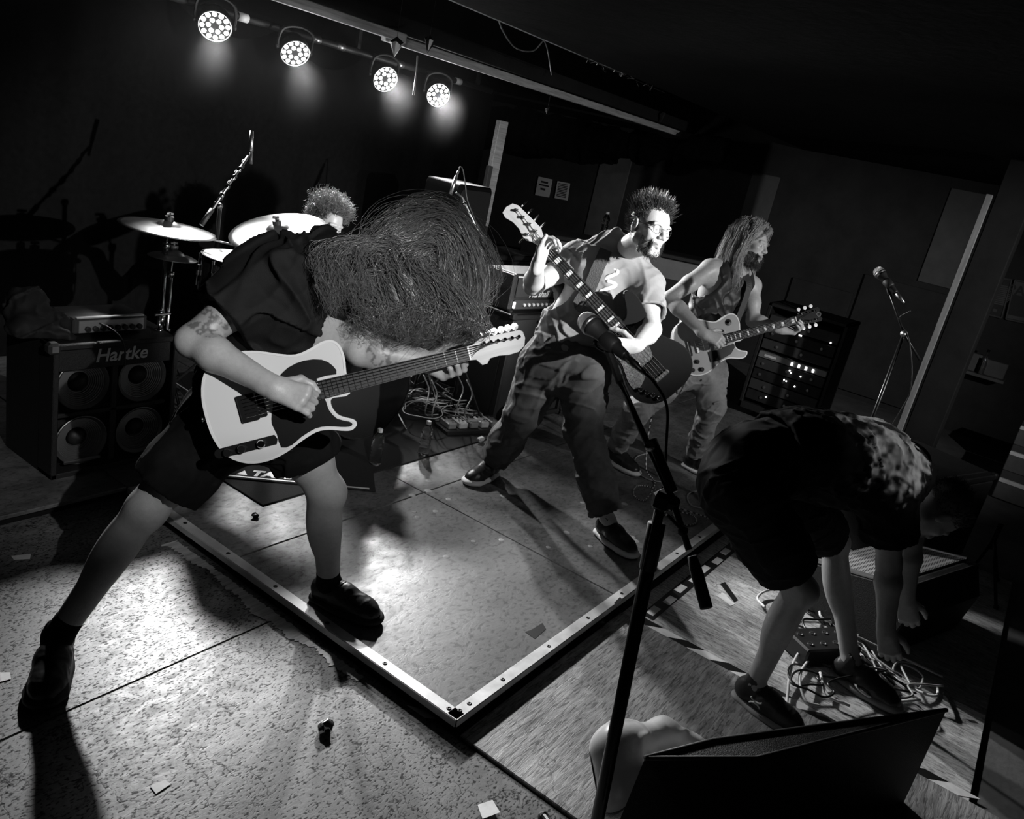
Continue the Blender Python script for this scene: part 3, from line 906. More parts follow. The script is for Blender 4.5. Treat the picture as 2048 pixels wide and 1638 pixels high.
def drum(c, ax, dia, depth, label, top_m, group='drums of the kit', lugs=8, legs=None, cat='drum', shell='drumshell'):
    c = V(*c); ax = nrm(V(*ax)); r = dia / 2
    e = empty('drum', c - ax * depth / 2, label, cat, group)
    MB().lathe([(r, -depth / 2), (r, depth / 2)], c, ax, 40, cap=False).build('shell', M[shell], e, smooth=False, world=True)
    MB().lathe([(r - 0.004, depth / 2 + 0.008), (r * 0.5, depth / 2 + 0.0085), (0, depth / 2 + 0.0085)], c, ax, 40).build('drum_head', M[top_m], e, world=True)
    for s in (-1, 1):
        MB().lathe([(r - 0.002, s * depth / 2 - 0.012), (r + 0.007, s * depth / 2 - 0.012), (r + 0.007, s * depth / 2 + 0.012), (r - 0.004, s * depth / 2 + 0.012), (r - 0.004, s * depth / 2 - 0.012)], c, ax, 40).build('hoop', M['chrome'] if shell == 'drumshell' else M['drumshell'], e, world=True)
    a = V(0, 0, 1) if abs(ax[2]) < 0.9 else V(1, 0, 0)
    u = nrm(np.cross(a, ax)); v = np.cross(ax, u)
    for k in range(lugs):
        t = 2 * math.pi * k / lugs + 0.2
        d = u * math.cos(t) + v * math.sin(t)
        lg = MB().tube([c + d * (r + 0.012) - ax * depth * 0.5, c + d * (r + 0.012) + ax * depth * 0.53], 0.0035, 6).build('tension_rod', M['chrome'], e, world=True)
        MB().lathe([(0.01, -0.025), (0.012, 0), (0.01, 0.025)], c + d * (r + 0.008), ax, 8).build('lug', M['chrome'], lg, world=True)
    return e


f = drum(pd(480, 552, 3.85), (0.02, -0.02, 1), 0.36, 0.15, 'snare drum with white head beside the level cymbal', 'drumhead')
stand_tripod(f, (*pd(480, 552, 3.85)[:2], 0), pd(480, 552, 3.85)[2] - 0.09, 0.011, 0.22)
bdc = V(3.16, 3.10, 0.305)
f = drum(bdc, (-0.12, -1, 0.0), 0.58, 0.42, 'large black bass drum on the floor rug', 'drumhead_dark', lugs=10, shell='tolex')
for s in (-1, 1):
    MB().tube([bdc + V(s * 0.24, -0.12, -0.1), bdc + V(s * 0.34, -0.22, -0.298)], 0.009, 8).build('spur', M['chrome'], f, world=True)
f = drum(pd(735, 690, 4.25), (-0.15, -0.35, 0.9), 0.31, 0.24, 'pale mounted tom drum seen under the fretting arm', 'drumhead', shell='drumshell')
MB().tube([pd(735, 690, 4.25) + V(0.02, 0.05, -0.1), bdc + V(0, 0.05, 0.28)], 0.012, 8).build('mount_arm', M['chrome'], f, world=True)
f = drum((3.75, 3.62, 0.42), (0, -0.05, 1), 0.40, 0.40, 'floor tom drum on three legs beside the bass drum', 'drumhead')
for k in range(3):
    t = 0.7 + k * 2.094; d = V(math.cos(t), math.sin(t), 0)
    MB().tube([V(3.75, 3.62, 0.5) + d * 0.225, V(3.75, 3.62, 0.012) + d * 0.225], 0.006, 8).build('leg', M['chrome'], f, world=True)

# drum rug and printed mat
rg = MB().bbox((3.3, 3.35, 0.004), (2.24, 1.64, 0.008), 0.003).build('drum_rug', M['carpet'])
tag(rg, 'black rug under the drum kit', 'rug')
t0 = gz(430, 953, 0.012); t1 = gz(615, 970, 0.012)
dv = nrm(t1 - t0); nv = V(-dv[1], dv[0], 0)
tm = empty('logo_mat', t0 + V(0, 0, -0.003), 'dark drum mat with printed white lettering and border', 'mat')
Mx = np.stack([dv, nv, V(0, 0, 1)], 1)
o_ = t0 * V(1, 1, 0) + V(0, 0, 0.009)
MB().prism([(-0.15, 0.0), (0.75, 0), (0.75, 0.42), (-0.02, 0.42)], 0, 0.005, Mx, o_).build('mat_sheet', M['carpet'], tm, world=True)
MB().prism([(-0.13, 0.012), (0.72, 0.012), (0.72, 0.024), (-0.135, 0.024)], 0.0052, 0.0066, Mx, o_).build('border_line', M['logo'], tm, world=True)
text_mesh('lettering', 'TAMA', 0.085, M['logo'], tm, base_of(tm).inverted() @ (frame(o_ + dv * 0.27 + nv * 0.066 + V(0, 0, 0.0056), dv, nv, V(0, 0, 1))), shear=0.25, bold=0.004)
MB().prism([(0.09, 0.04), (0.14, 0.04), (0.125, 0.09)], 0.0055, 0.0066, Mx, o_).build('emblem', M['logo'], tm, world=True)

# ================================================================== MICROPHONES AND STANDS
M['micgrille'] = mat('mic_grille', 0.42, 0.4, 0.8, bump=1.0, bscale=700)
M['micbody'] = mat('mic_body', 0.03, 0.38, 0.4)


def vocal_mic(e, tip, tail, sc=1.0, name='microphone'):
    """ball grille at tip; tail is the connector end. all parts of e"""
    tip = V(*tip); tail = V(*tail); ax = nrm(tail - tip)
    g = MB().lathe([(0, 0), (0.013 * sc, 0.002), (0.021 * sc, 0.009), (0.0255 * sc, 0.022), (0.0258 * sc, 0.032)], tip, ax, 24).build('grille', M['micgrille'], e, smooth=True, world=True)
    MB().lathe([(0.026 * sc, 0.031), (0.0268 * sc, 0.034), (0.0268 * sc, 0.039), (0.0255 * sc, 0.042)], tip, ax, 24).build('grille_band', M['steel'], e, smooth=False, world=True)
    MB().lathe([(0.0256 * sc, 0.041), (0.023 * sc, 0.052), (0.0185 * sc, 0.064), (0.0172 * sc, 0.08), (0.0125 * sc, 0.158), (0.0118 * sc, 0.164), (0, 0.164)], tip, ax, 24).build('mic_handle', M['micbody'], e, smooth=True, world=True)
    MB().lathe([(0.0095 * sc, 0.164), (0.0095 * sc, 0.200), (0.0075 * sc, 0.204), (0.005 * sc, 0.23), (0, 0.23)], tip, ax, 16).build('connector', M['steel'], e, smooth=True, world=True)
    return tip + ax * 0.23 * 1.0, ax


# foreground microphone and boom stand
clutch = pd(1322, 1005, 1.75)
b0 = pd(1195, 1638, 1.96)
pdn = nrm(b0 - clutch); foot = clutch + pdn * ((FZ + 0.012 - clutch[2]) / pdn[2])
ms = empty('microphone_stand', (foot[0], foot[1], FZ), 'black boom microphone stand in front of the bass player', 'microphone stand')
MB().tube([clutch - pdn * 0.01, clutch + pdn * 0.62], 0.0115, 14).build('upper_tube', M['stand'], ms, smooth=True, world=True)
MB().tube([clutch + pdn * 0.05, clutch + pdn * 0.16], 0.02, 16).build('grip', M['rubber'], ms, smooth=True, world=True)
MB().tube([clutch + pdn * 0.10, foot], 0.0165, 16).build('lower_tube', M['stand'], ms, smooth=True, world=True)
for k in range(3):
    t = 0.9 + k * 2.094; d = V(math.cos(t), math.sin(t), 0)
    lg = MB().tube([foot + V(0, 0, 0.12), foot + d * 0.3 + V(0, 0, 0.004)], 0.009, 8).build('leg', M['stand'], ms, world=True)
    MB().lathe([(0.014, 0), (0.014, 0.02), (0, 0.03)], foot + d * 0.3 + V(0, 0, -0.012), seg=10).build('rubber_foot', M['rubber'], lg, world=True)
bt = pd(1240, 765, 1.83); bm = pd(1345, 1000, 1.74); bb = pd(1413, 1216, 1.66)
MB().tube([bt, bm, pd(1378, 1100, 1.71)], 0.0075, 12).build('boom_arm', M['stand'], ms, smooth=True, world=True)
MB().tube([pd(1303, 880, 1.78), pd(1345, 985, 1.745)], 0.0125, 14).build('boom_sleeve', M['stand'], ms, smooth=True, world=True)
MB().tube([pd(1384, 1112, 1.705), pd(1392, 1140, 1.70), bb], [0.010, 0.0135, 0.0135], 14).build('counterweight', M['rubber'], ms, smooth=True, world=True)
MB().bbox(clutch + V(0.008, 0.0, 0.004), (0.05, 0.04, 0.045), 0.01).build('clutch_block', M['rubber'], ms, world=True)
MB().tube([clutch + V(0.01, -0.02, 0), pd(1345, 1000, 1.74)], 0.018, 12).build('clutch_pivot', M['rubber'], ms, world=True)
k0 = pd(1335, 1030, 1.70); k1 = pd(1366, 1062, 1.69)
MB().tube([k0, k1], 0.004, 8).build('lever', M['stand'], ms, world=True)
MB().lathe([(0, -0.011), (0.009, -0.008), (0.011, 0), (0.009, 0.008), (0, 0.011)], k1, (0, 0, 1), 14).build('lever_ball', M['rubber'], ms, smooth=True, world=True)
MB().lathe([(0.008, 0), (0.012, 0.006), (0.012, 0.016), (0, 0.018)], pd(1300, 893, 1.76), nrm(CAM - bm), 14).build('thumb_screw', M['chrome'], ms, smooth=True, world=True)
mt = pd(1163, 633, 1.93); ml = pd(1300, 757, 1.80)
mm = empty('microphone', mt, 'black handheld style microphone with ball grille on the nearest boom stand', 'microphone')
conn, axm = vocal_mic(mm, mt, ml)
MB().lathe([(0.0135, 0.085), (0.0215, 0.09), (0.0205, 0.125), (0.0175, 0.13)], mt, axm, 18).build('mic_clip', M['rubber'], ms, smooth=True, world=True)
MB().tube([mt + axm * 0.108 - V(0, 0, 0.018), bt], 0.009, 10).build('clip_joint', M['rubber'], ms, world=True)
cb = spline([conn - axm * 0.008, conn + axm * 0.03, pd(1333, 810, 1.79), pd(1333, 880, 1.80), pd(1325, 980, 1.77), pd(1305, 1060, 1.745), pd(1275, 1200, 1.80), pd(1240, 1400, 1.87), pd(1205, 1600, 1.93), V(foot[0] + 0.04, foot[1] + 0.03, 0.15), V(foot[0] + 0.08, foot[1] + 0.06, FZ + 0.016), V(foot[0] + 0.5, foot[1] - 0.1, FZ + 0.016)], 10)
tag(MB().tube(cb, 0.0034, 8).build('microphone_cable', M['rubber'], smooth=True), 'black microphone cable hanging down the nearest boom stand', 'cable')

# standing microphone beside the post
t3 = pd(1752, 537, 3.95); l3 = pd(1806, 603, 3.85)
m3 = empty('microphone', t3, 'pale grilled microphone on the unused stand near the post', 'microphone')
_, ax3 = vocal_mic(m3, t3, l3, 1.05)
j3 = pd(1808, 668, 3.9)
s3 = empty('microphone_stand', (j3[0], j3[1], FZ), 'slim black microphone stand with no singer, beside the post', 'microphone stand')
MB().tube([j3, V(j3[0] - 0.02, j3[1] + 0.0, FZ + 0.3)], 0.009, 10).build('upper_tube', M['stand'], s3, smooth=True, world=True)
MB().tube([V(j3[0] - 0.01, j3[1], 0.55), V(j3[0] - 0.02, j3[1], FZ + 0.03)], 0.0125, 10).build('lower_tube', M['stand'], s3, smooth=True, world=True)
MB().tube([V(j3[0] - 0.01, j3[1], 0.50), V(j3[0] - 0.01, j3[1], 0.62)], 0.0145, 12).build('height_clutch', M['steel'], s3, smooth=True, world=True)
MB().tube([pd(1779, 585, 3.9), j3, pd(1840, 720, 3.88)], 0.006, 10).build('boom_arm', M['stand'], s3, smooth=True, world=True)
MB().lathe([(0, -0.018), (0.016, -0.01), (0.018, 0), (0.016, 0.01), (0, 0.018)], j3, nrm(CAM - j3), 16).build('boom_joint', M['steel'], s3, smooth=True, world=True)
MB().lathe([(0.014, 0.08), (0.021, 0.085), (0.02, 0.12), (0.017, 0.125)], t3, ax3, 16).build('mic_clip', M['rubber'], s3, smooth=True, world=True)
MB().tube([t3 + ax3 * 0.1 - V(0, 0, 0.014), pd(1779, 590, 3.9)], 0.008, 8).build('clip_joint', M['rubber'], s3, world=True)
for k in range(3):
    t = 0.5 + k * 2.094; d = V(math.cos(t), math.sin(t), 0); bs = V(j3[0] - 0.02, j3[1], FZ)
    MB().tube([bs + V(0, 0, 0.14), bs + d * 0.3 + V(0, 0, 0.009)], 0.008, 8).build('leg', M['stand'], s3, world=True)
c = spline([l3 + ax3 * 0.06, pd(1797, 640, 3.9), pd(1818, 680, 3.88), pd(1822, 770, 3.9), pd(1790, 840, 4.0), V(j3[0] - 0.06, j3[1] + 0.04, 0.05), V(j3[0] - 0.1, j3[1] + 0.1, FZ + 0.012), V(j3[0] - 0.5, j3[1] + 0.15, FZ + 0.02)], 8)
tag(MB().tube(c, 0.003, 6).build('microphone_cable', M['rubber'], smooth=True), 'black cable hanging from the microphone near the post', 'cable')

# overhead boom over the drums
j = pd(440, 412, 4.0)
s4 = empty('overhead_boom_stand', (j[0], j[1], 0), 'tall boom stand reaching over the level crash cymbal', 'microphone stand')
stand_tripod(s4, (j[0], j[1], 0), j[2], 0.010, 0.3, 'stand')
ba = pd(403, 450, 3.86); bz = pd(497, 312, 4.0)
MB().tube([ba, bz], 0.007, 8).build('boom_arm', M['steel'], s4, smooth=True, world=True)
MB().tube([ba, ba + (bz - ba) * 0.22], 0.012, 10).build('counterweight', M['rubber'], s4, smooth=True, world=True)
MB().lathe([(0, -0.016), (0.015, -0.008), (0.015, 0.008), (0, 0.016)], j, nrm(CAM - j), 14).build('boom_joint', M['steel'], s4, smooth=True, world=True)
for t in (0.42, 0.55, 0.68, 0.8):
    p = ba + (bz - ba) * t
    MB().lathe([(0.0085, -0.012), (0.012, -0.006), (0.012, 0.008), (0.0085, 0.012)], p, bz - ba, 10).build('cable_clip', M['chrome'], s4, smooth=True, world=True)
m4 = empty('pencil_microphone', bz, 'slim overhead microphone at the top of the tall boom', 'microphone')
pa = pd(503, 262, 4.0); pb = pd(502, 328, 4.0)
MB().tube([pa, pa + (pb - pa) * 0.62], 0.0105, 12).build('mic_body', M['steel'], m4, smooth=True, world=True)
MB().tube([pa + (pb - pa) * 0.62, pb], 0.008, 12).build('connector', M['darkgrey'], m4, smooth=True, world=True)
c = [ba + (bz - ba) * t + V(0.012 * math.sin(t * 40), 0.012 * math.cos(t * 40), 0) for t in np.linspace(0.3, 1, 60)]
tag(MB().tube(c, 0.003, 6).build('microphone_cable', M['rubber'], smooth=True), 'black cable wound around the tall overhead boom', 'cable')

# second overhead, over the amplifiers
j = pd(968, 488, 4.95)
s5 = empty('overhead_boom_stand', (j[0], j[1], 0), 'boom stand rising behind the flying hair', 'microphone stand')
stand_tripod(s5, (j[0], j[1], 0), j[2], 0.010, 0.3, 'stand')
bz = pd(925, 395, 4.95)
MB().tube([j + (j - bz) * 0.15, bz, pd(912, 385, 4.93)], 0.006, 8).build('boom_arm', M['steel'], s5, smooth=True, world=True)
MB().lathe([(0, -0.016), (0.015, -0.008), (0.015, 0.008), (0, 0.016)], j, nrm(CAM - j), 14).build('boom_joint', M['chrome'], s5, smooth=True, world=True)
MB().lathe([(0, -0.013), (0.012, -0.006), (0.012, 0.006), (0, 0.013)], pd(929, 407, 4.95), nrm(CAM - j), 14).build('arm_knob', M['chrome'], s5, smooth=True, world=True)
m5 = empty('pencil_microphone', pd(905, 385, 4.92), 'slim microphone with looping cable, tilted beside the curtain end', 'microphone')
MB().tube([pd(901, 388, 4.92), pd(913, 352, 4.92)], 0.011, 12).build('mic_body', M['steel'], m5, smooth=True, world=True)
MB().tube([pd(913, 352, 4.92), pd(917, 342, 4.92)], 0.008, 12).build('connector', M['darkgrey'], m5, smooth=True, world=True)
c = spline([pd(917, 342, 4.92), pd(920, 334, 4.92), pd(926, 340, 4.92), pd(931, 372, 4.93), pd(935, 400, 4.95), pd(952, 445, 4.96), pd(968, 490, 4.97), j + V(0.03, 0.02, -0.4), V(j[0] + 0.05, j[1] + 0.05, 0.02), V(j[0] + 0.3, j[1] + 0.2, 0.012)], 8)
tag(MB().tube(c, 0.0034, 6).build('microphone_cable', M['darkgrey'], smooth=True), 'cable looping over the slim tilted microphone', 'cable')

# ================================================================== GUITARS
M['guitar_white'] = mat('white_guitar_lacquer', 0.66, 0.22, coat=0.6, spec=0.5)
M['guitar_gold'] = mat('pale_gold_lacquer', 0.33, 0.3, coat=0.4, var=0.06, scale=4)
M['guitar_black'] = mat('black_guitar_lacquer', 0.012, 0.15, coat=0.8)
M['pickguard'] = mat('black_pickguard', 0.01, 0.25)
M['glitter'] = mat('glitter_pickguard', 0.16, 0.3, 0.5, var=0.9, scale=160, bump=0.8, bscale=300)
M['fretboard'] = mat('dark_fretboard', 0.014, 0.5, var=0.3, scale=20, stretch=(0.3, 4, 4))
M['maple'] = mat('maple_wood', 0.42, 0.4, var=0.15, scale=12, stretch=(0.4, 5, 5))
M['binding'] = mat('cream_binding', 0.7, 0.35)
M['pearl'] = mat('pearl_inlay', 0.75, 0.3)
M['leather'] = mat('leather_strap', 0.05, 0.55, bump=0.3, bscale=200)

TELE = [(-118, 0), (-113, -62), (-90, -118), (-42, -152), (15, -160), (70, -149), (120, -128), (165, -114), (200, -116), (235, -128), (262, -134), (280, -124), (279, -110), (262, -99), (238, -84), (226, -60), (226, -38), (238, -30), (285, -30),
        (290, 32), (296, 70), (293, 108), (276, 130), (246, 133), (206, 121), (165, 115), (120, 128), (70, 148), (15, 160), (-42, 154), (-90, 122), (-113, 64)]
LESP = [(-132, 0), (-126, -66), (-98, -128), (-46, -162), (12, -166), (64, -150), (112, -126), (152, -114), (190, -117), (228, -130), (262, -134), (284, -122), (292, -104), (280, -96), (258, -88), (236, -70), (228, -46), (236, -30), (280, -28),
        (284, 30), (292, 70), (286, 112), (262, 135), (228, 136), (190, 122), (152, 114), (112, 126), (64, 150), (12, 166), (-46, 163), (-98, 132), (-126, 70)]
BASS = [(-105, 0), (-100, -70), (-72, -125), (-20, -160), (40, -164), (100, -142), (160, -116), (215, -112), (265, -128), (305, -140), (335, -132), (342, -112), (328, -88), (308, -66), (300, -40), (312, -32), (350, -31),
        (350, 32), (318, 36), (322, 58), (350, 84), (392, 108), (412, 128), (402, 150), (366, 160), (310, 152), (250, 132), (200, 120), (150, 124), (96, 146), (40, 166), (-20, 162), (-72, 128), (-100, 72)]


def smooth_outline(pts, n=3):
    P = np.array(pts, float) / 1000
    Q = np.vstack([P[-2:], P, P[:2]])
    out = []
    for i in range(1, len(Q) - 2):
        if i < 2 or i >= len(P) + 2: continue
        a, b, c, d = Q[i - 1], Q[i], Q[i + 1], Q[i + 2]
        for t in np.linspace(0, 1, n, endpoint=False):
            out.append(0.5 * (2 * b + (c - a) * t + (2 * a - 5 * b + 4 * c - d) * t * t + (3 * b - a - 3 * c + d) * t ** 3))
    return np.array(out)


def guitar(name, label, F4, outline, scale, nfret, body_m, th=0.044, left=False, nstr=6, kind='tele', cat='guitar'):
    """local axes: x to the head, y to the bass side, z out of the face; origin under the bridge on the face"""
    e = empty(name, mat=F4, label=label, cat=cat)
    sg = -1 if left else 1

    def fl(pts):
        p = np.array(pts, float).copy(); p[:, 1] *= sg
        return p[::-1] if left else p
    ol = fl(smooth_outline(outline))
    MB().prism(ol, -th, 0, bev=0.004).build('body', body_m, e)
    # inset edge line
    if kind in ('tele', 'lesp'):
        t = np.roll(ol, -1, 0) - np.roll(ol, 1, 0); t /= np.linalg.norm(t, axis=1)[:, None]
        nn = np.stack([t[:, 1], -t[:, 0]], 1)
        n_ = len(ol)
        mb = MB()
        for (q0, q1, z0, z1) in ((ol + nn * 0.0008, ol - nn * 0.006, -0.006, 0.0012),):
            vs = np.concatenate([np.c_[q0, np.full(n_, z0)], np.c_[q0, np.full(n_, z1)], np.c_[q1, np.full(n_, z1)], np.c_[q1, np.full(n_, z0)]])
            fs = []
            for r_ in range(3):
                for j in range(n_):
                    k = (j + 1) % n_
                    fs.append([r_ * n_ + j, r_ * n_ + k, (r_ + 1) * n_ + k, (r_ + 1) * n_ + j])
            mb.add(vs, fs)
        mb.build('binding', M['binding'] if kind == 'tele' else M['binding'], e)
    # neck, fretboard
    hw0, hw1 = (0.021, 0.028) if nstr == 6 else (0.022, 0.033)
    x_end = scale * 2 ** (-nfret / 12) - 0.006
    nk = [(x_end, -hw1 * 0.98), (scale + 0.005, -hw0), (scale + 0.005, hw0), (x_end, hw1 * 0.98)]
    MB().tube([(x_end + 0.03, 0, -0.010), (scale * 0.6, 0, -0.009), (scale, 0, -0.008)], [hw1 * 0.95, (hw0 + hw1) / 2 * 0.96, hw0 * 0.95], 16, flat=((0, 0, 1), 0.5)).build('neck', M['maple'], e, smooth=True)
    fb = MB().prism(nk, 0.003, 0.010).build('fretboard', M['fretboard'], e)
    def wid(x): return hw0 + (hw1 - hw0) * (scale - x) / (scale - x_end)
    for k in range(1, nfret + 1):
        x = scale * 2 ** (-k / 12)
        MB().box((x, 0, 0.0105), (0.002, 2 * wid(x) - 0.002, 0.0022)).build('fret', M['chrome'], fb)
        if kind == 'lesp' and k in (1, 3, 5, 7, 9, 12, 15, 17, 19, 21) or kind == 'bass' and k in (1, 3, 5, 7, 9, 12, 15, 17, 19):
            xm = scale * (2 ** (-k / 12) + 2 ** (-(k - 1) / 12)) / 2
            wd = scale * (2 ** (-(k - 1) / 12) - 2 ** (-k / 12)) * 0.5
            MB().box((xm, 0, 0.0101), (wd, wid(xm) * 1.15, 0.001)).build('inlay', M['pearl'], fb)
    MB().box((scale + 0.002, 0, 0.008), (0.005, hw0 * 1.95, 0.012)).build('nut', M['binding'], e)
    # headstock
    hz_ = -0.006
    tun = []
    if kind == 'tele':
        hs = [(scale, -0.021), (scale + 0.02, -0.024), (scale + 0.034, -0.044), (scale + 0.05, -0.043), (scale + 0.062, -0.030), (scale + 0.09, -0.029), (scale + 0.12, -0.034), (scale + 0.15, -0.032), (scale + 0.172, -0.018), (scale + 0.18, 0.004), (scale + 0.178, 0.024), (scale + 0.168, 0.032), (scale + 0.06, 0.035), (scale + 0.042, 0.033), (scale + 0.02, 0.022), (scale, 0.021)]
        tun = [(scale + 0.052 + 0.0215 * k, 0.018 - 0.0012 * k, 0.045) for k in range(6)]
        hm = M['maple']
    elif kind == 'bass':
        hs = [(scale, -0.022), (scale + 0.03, -0.03), (scale + 0.05, -0.045), (scale + 0.075, -0.045), (scale + 0.11, -0.034), (scale + 0.15, -0.034), (scale + 0.19, -0.046), (scale + 0.215, -0.04), (scale + 0.222, -0.01), (scale + 0.214, 0.02), (scale + 0.19, 0.034), (scale + 0.10, 0.04), (scale + 0.045, 0.042), (scale + 0.02, 0.03), (scale, 0.022)]
        tun = [(scale + 0.05 + 0.042 * k, 0.016, 0.06) for k in range(4)] + [(scale + 0.065, -0.022, -0.06)]
        hm = M['maple']
    else:
        hs = [(scale, -0.021), (scale + 0.02, -0.024), (scale + 0.05, -0.037), (scale + 0.12, -0.041), (scale + 0.16, -0.044), (scale + 0.172, -0.030), (scale + 0.163, -0.012), (scale + 0.166, 0), (scale + 0.163, 0.012), (scale + 0.172, 0.030), (scale + 0.16, 0.044), (scale + 0.12, 0.041), (scale + 0.05, 0.037), (scale + 0.02, 0.024), (scale, 0.021)]
        tun = [(scale + 0.05 + 0.04 * k, s * 0.026, s * 0.058) for k in range(3) for s in (1, -1)]
        hm = M['guitar_black']
    hd = MB().prism(fl(hs), hz_ - 0.012, hz_ + 0.004, bev=0.001).build('headstock', hm, e)
    if kind == 'lesp':
        MB().lathe([(0.011, 0), (0.014, 0.001), (0.014, 0.002), (0.011, 0.002), (0.011, 0)], (scale + 0.155, 0, hz_ + 0.004), seg=20).build('emblem', M['chrome'], hd)
    for (x, y, yb) in tun:
        t_ = MB().lathe([(0.0085 if kind == 'bass' else 0.0055, 0), (0.0085 if kind == 'bass' else 0.0055, 0.006), (0.005, 0.009), (0.0055, 0.016), (0, 0.017)], (x, y * sg, hz_ + 0.004), seg=14).build('tuning_post', M['chrome'], hd, smooth=True)
        kb = 0.011 if kind != 'bass' else 0.018
        k_ = MB().tube([(x, y * sg, hz_ - 0.018), (x, yb * sg, hz_ - 0.016)], 0.0028, 6)
        k_.lathe([(0, -0.004), (kb, -0.0035), (kb, 0.0035), (0, 0.004)], (x, yb * sg, hz_ - 0.016), (0, 0, 1) if kind != 'bass' else (1, 0, 0), 12)
        k_.box((x, y * sg, hz_ - 0.018), (0.016, 0.022, 0.012))
        k_.build('tuner_key', M['pearl'] if kind == 'lesp' else M['chrome'], hd)
    # bridge, pickups, strings
    MB().bbox((0.0, 0, 0.006), (0.05 if kind == 'tele' else 0.018, 0.078, 0.012), 0.003).build('bridge', M['steel'] if kind != 'tele' else M['pickguard'], e)
    if kind == 'lesp':
        MB().bbox((-0.045, 0, 0.008), (0.016, 0.09, 0.014), 0.005).build('tailpiece', M['chrome'], e)
    pk = {'tele': ((0.038, 0.02), (0.155, 0.036)), 'lesp': ((0.055, 0.036), (0.165, 0.036)), 'bass': ((0.07, 0.04), (0.2, 0.036))}[kind]
    for x, wd in pk:
        p_ = MB().bbox((x, 0, 0.006), (wd, 0.07, 0.012), 0.003).build('pickup', M['pickguard'] if kind != 'lesp' else M['chrome'], e)
        for k in range(6 if nstr == 6 else 5):
            MB().lathe([(0.0024, 0), (0.0024, 0.0008), (0, 0.001)], (x, (k - (nstr - 1) / 2) * 0.0105, 0.0121), seg=8).build('pole_piece', M['chrome'], p_)
    for k in range(nstr):
        y0_ = (k - (nstr - 1) / 2) * (0.0105 if nstr == 6 else 0.0165); y1_ = (k - (nstr - 1) / 2) * (0.007 if nstr == 6 else 0.0095)
        tp = tun[k if kind != 'lesp' else (0, 2, 4, 5, 3, 1)[k]]
        r_ = (0.0006 + 0.0002 * abs(k)) if nstr == 6 else 0.0011
        MB().tube([(-0.01, y0_ * sg, 0.015), (scale, y1_ * sg, 0.0135), (tp[0], tp[1] * sg, hz_ + 0.012)], r_, 5).build('string', M['chrome'], e)
    # pickguard and controls
    if kind == 'tele':
        pg = smooth_outline([(205, 34), (262, 33), (258, 60), (232, 84), (185, 93), (135, 84), (98, 58), (82, 30), (72, 0), (60, -30), (52, -60), (58, -92), (60, -132), (90, -133), (120, -118), (165, -104), (200, -106), (235, -117), (260, -123), (270, -118), (262, -108), (232, -92), (216, -62), (214, -36)], 2)
        MB().prism(fl(pg[::-1]), 0.0, 0.0022).build('pickguard', M['pickguard'], e)
        cp = [(-95, -92)] + [(-108 + 14 * math.cos(t), -106 + 14 * math.sin(t)) for t in np.linspace(1.6, 4.7, 8)] + [(50, -120), (56, -106), (50, -92)]
        cpm = MB().prism(fl(np.array(cp) / 1000), 0.0, 0.003).build('control_plate', M['pickguard'], e)
        for x in (-0.085, -0.045, 0.01):
            MB().lathe([(0.012, 0), (0.012, 0.014), (0.01, 0.017), (0, 0.017)], (x, -0.108 * sg, 0.003), seg=16).build('knob', M['pickguard'] if x < 0 else M['chrome'], cpm, smooth=False)
    if kind == 'lesp':
        pg = np.array([(60, -48), (150, -44), (225, -40), (224, -60), (190, -92), (120, -110), (60, -110)]) / 1000
        MB().prism(fl(smooth_outline(pg[::-1] * 1000, 2)[::-1] if False else pg), 0.004, 0.0065).build('pickguard', M['pickguard'], e)
        for (x, y) in ((-0.075, -0.075), (-0.02, -0.085), (-0.06, -0.125), (-0.005, -0.135)):
            MB().lathe([(0.0125, 0), (0.0125, 0.012), (0.009, 0.016), (0, 0.016)], (x, y * sg, 0), seg=18).build('knob', M['pickguard'], e)
        MB().lathe([(0.02, 0), (0.02, 0.002), (0.006, 0.003), (0.004, 0.016), (0, 0.017)], (0.225, 0.09 * sg, 0), seg=20).build('selector_switch', M['pickguard'], e)
    if kind == 'bass':
        pg = smooth_outline([(290, 34), (230, 60), (150, 50), (90, 20), (60, -40), (30, -100), (40, -140), (100, -130), (160, -104), (215, -100), (265, -116), (300, -128), (325, -118), (300, -80), (288, -40)], 2)
        MB().prism(fl(pg[::-1]), 0.0, 0.003).build('pickguard', M['glitter'], e)
        for k in range(4):
            MB().lathe([(0.011, 0), (0.011, 0.014), (0.008, 0.017), (0, 0.017)], (0.02 - 0.03 * k, (-0.115 + 0.012 * k) * sg, 0.002), seg=14).build('knob', M['chrome'], e)
    for x, y, ax in ((outline[0][0] / 1000, 0, (-1, 0, 0)),):
        MB().lathe([(0.006, 0), (0.005, 0.01), (0.009, 0.013), (0.009, 0.016), (0, 0.017)], (x, y, -th / 2), ax, 12).build('strap_button', M['chrome'], e, smooth=True)
    return e


def guitar_frame(p_bridge, p_nut, tilt=0.0, up=None):
    x = nrm(p_nut - p_bridge)
    z = CAM - p_bridge
    z = nrm(z - x * (z @ x))
    y = np.cross(z, x)
    c, s = math.cos(tilt), math.sin(tilt)
    y2 = y * c + z * s; z2 = z * c - y * s
    return x, y2, z2


# telecaster-shaped guitar of the headbanging player
tb = pd(500, 815, 2.26); tn = pd(936, 707, 2.36)
tx, ty, tz = guitar_frame(tb, tn, 0.0); tb = tn - tx * 0.648
tele = guitar('electric_guitar', 'white bodied electric guitar with black pickguard held by the headbanging player', frame(tb, tx, ty, tz), TELE, 0.648, 22, M['guitar_white'], kind='tele')
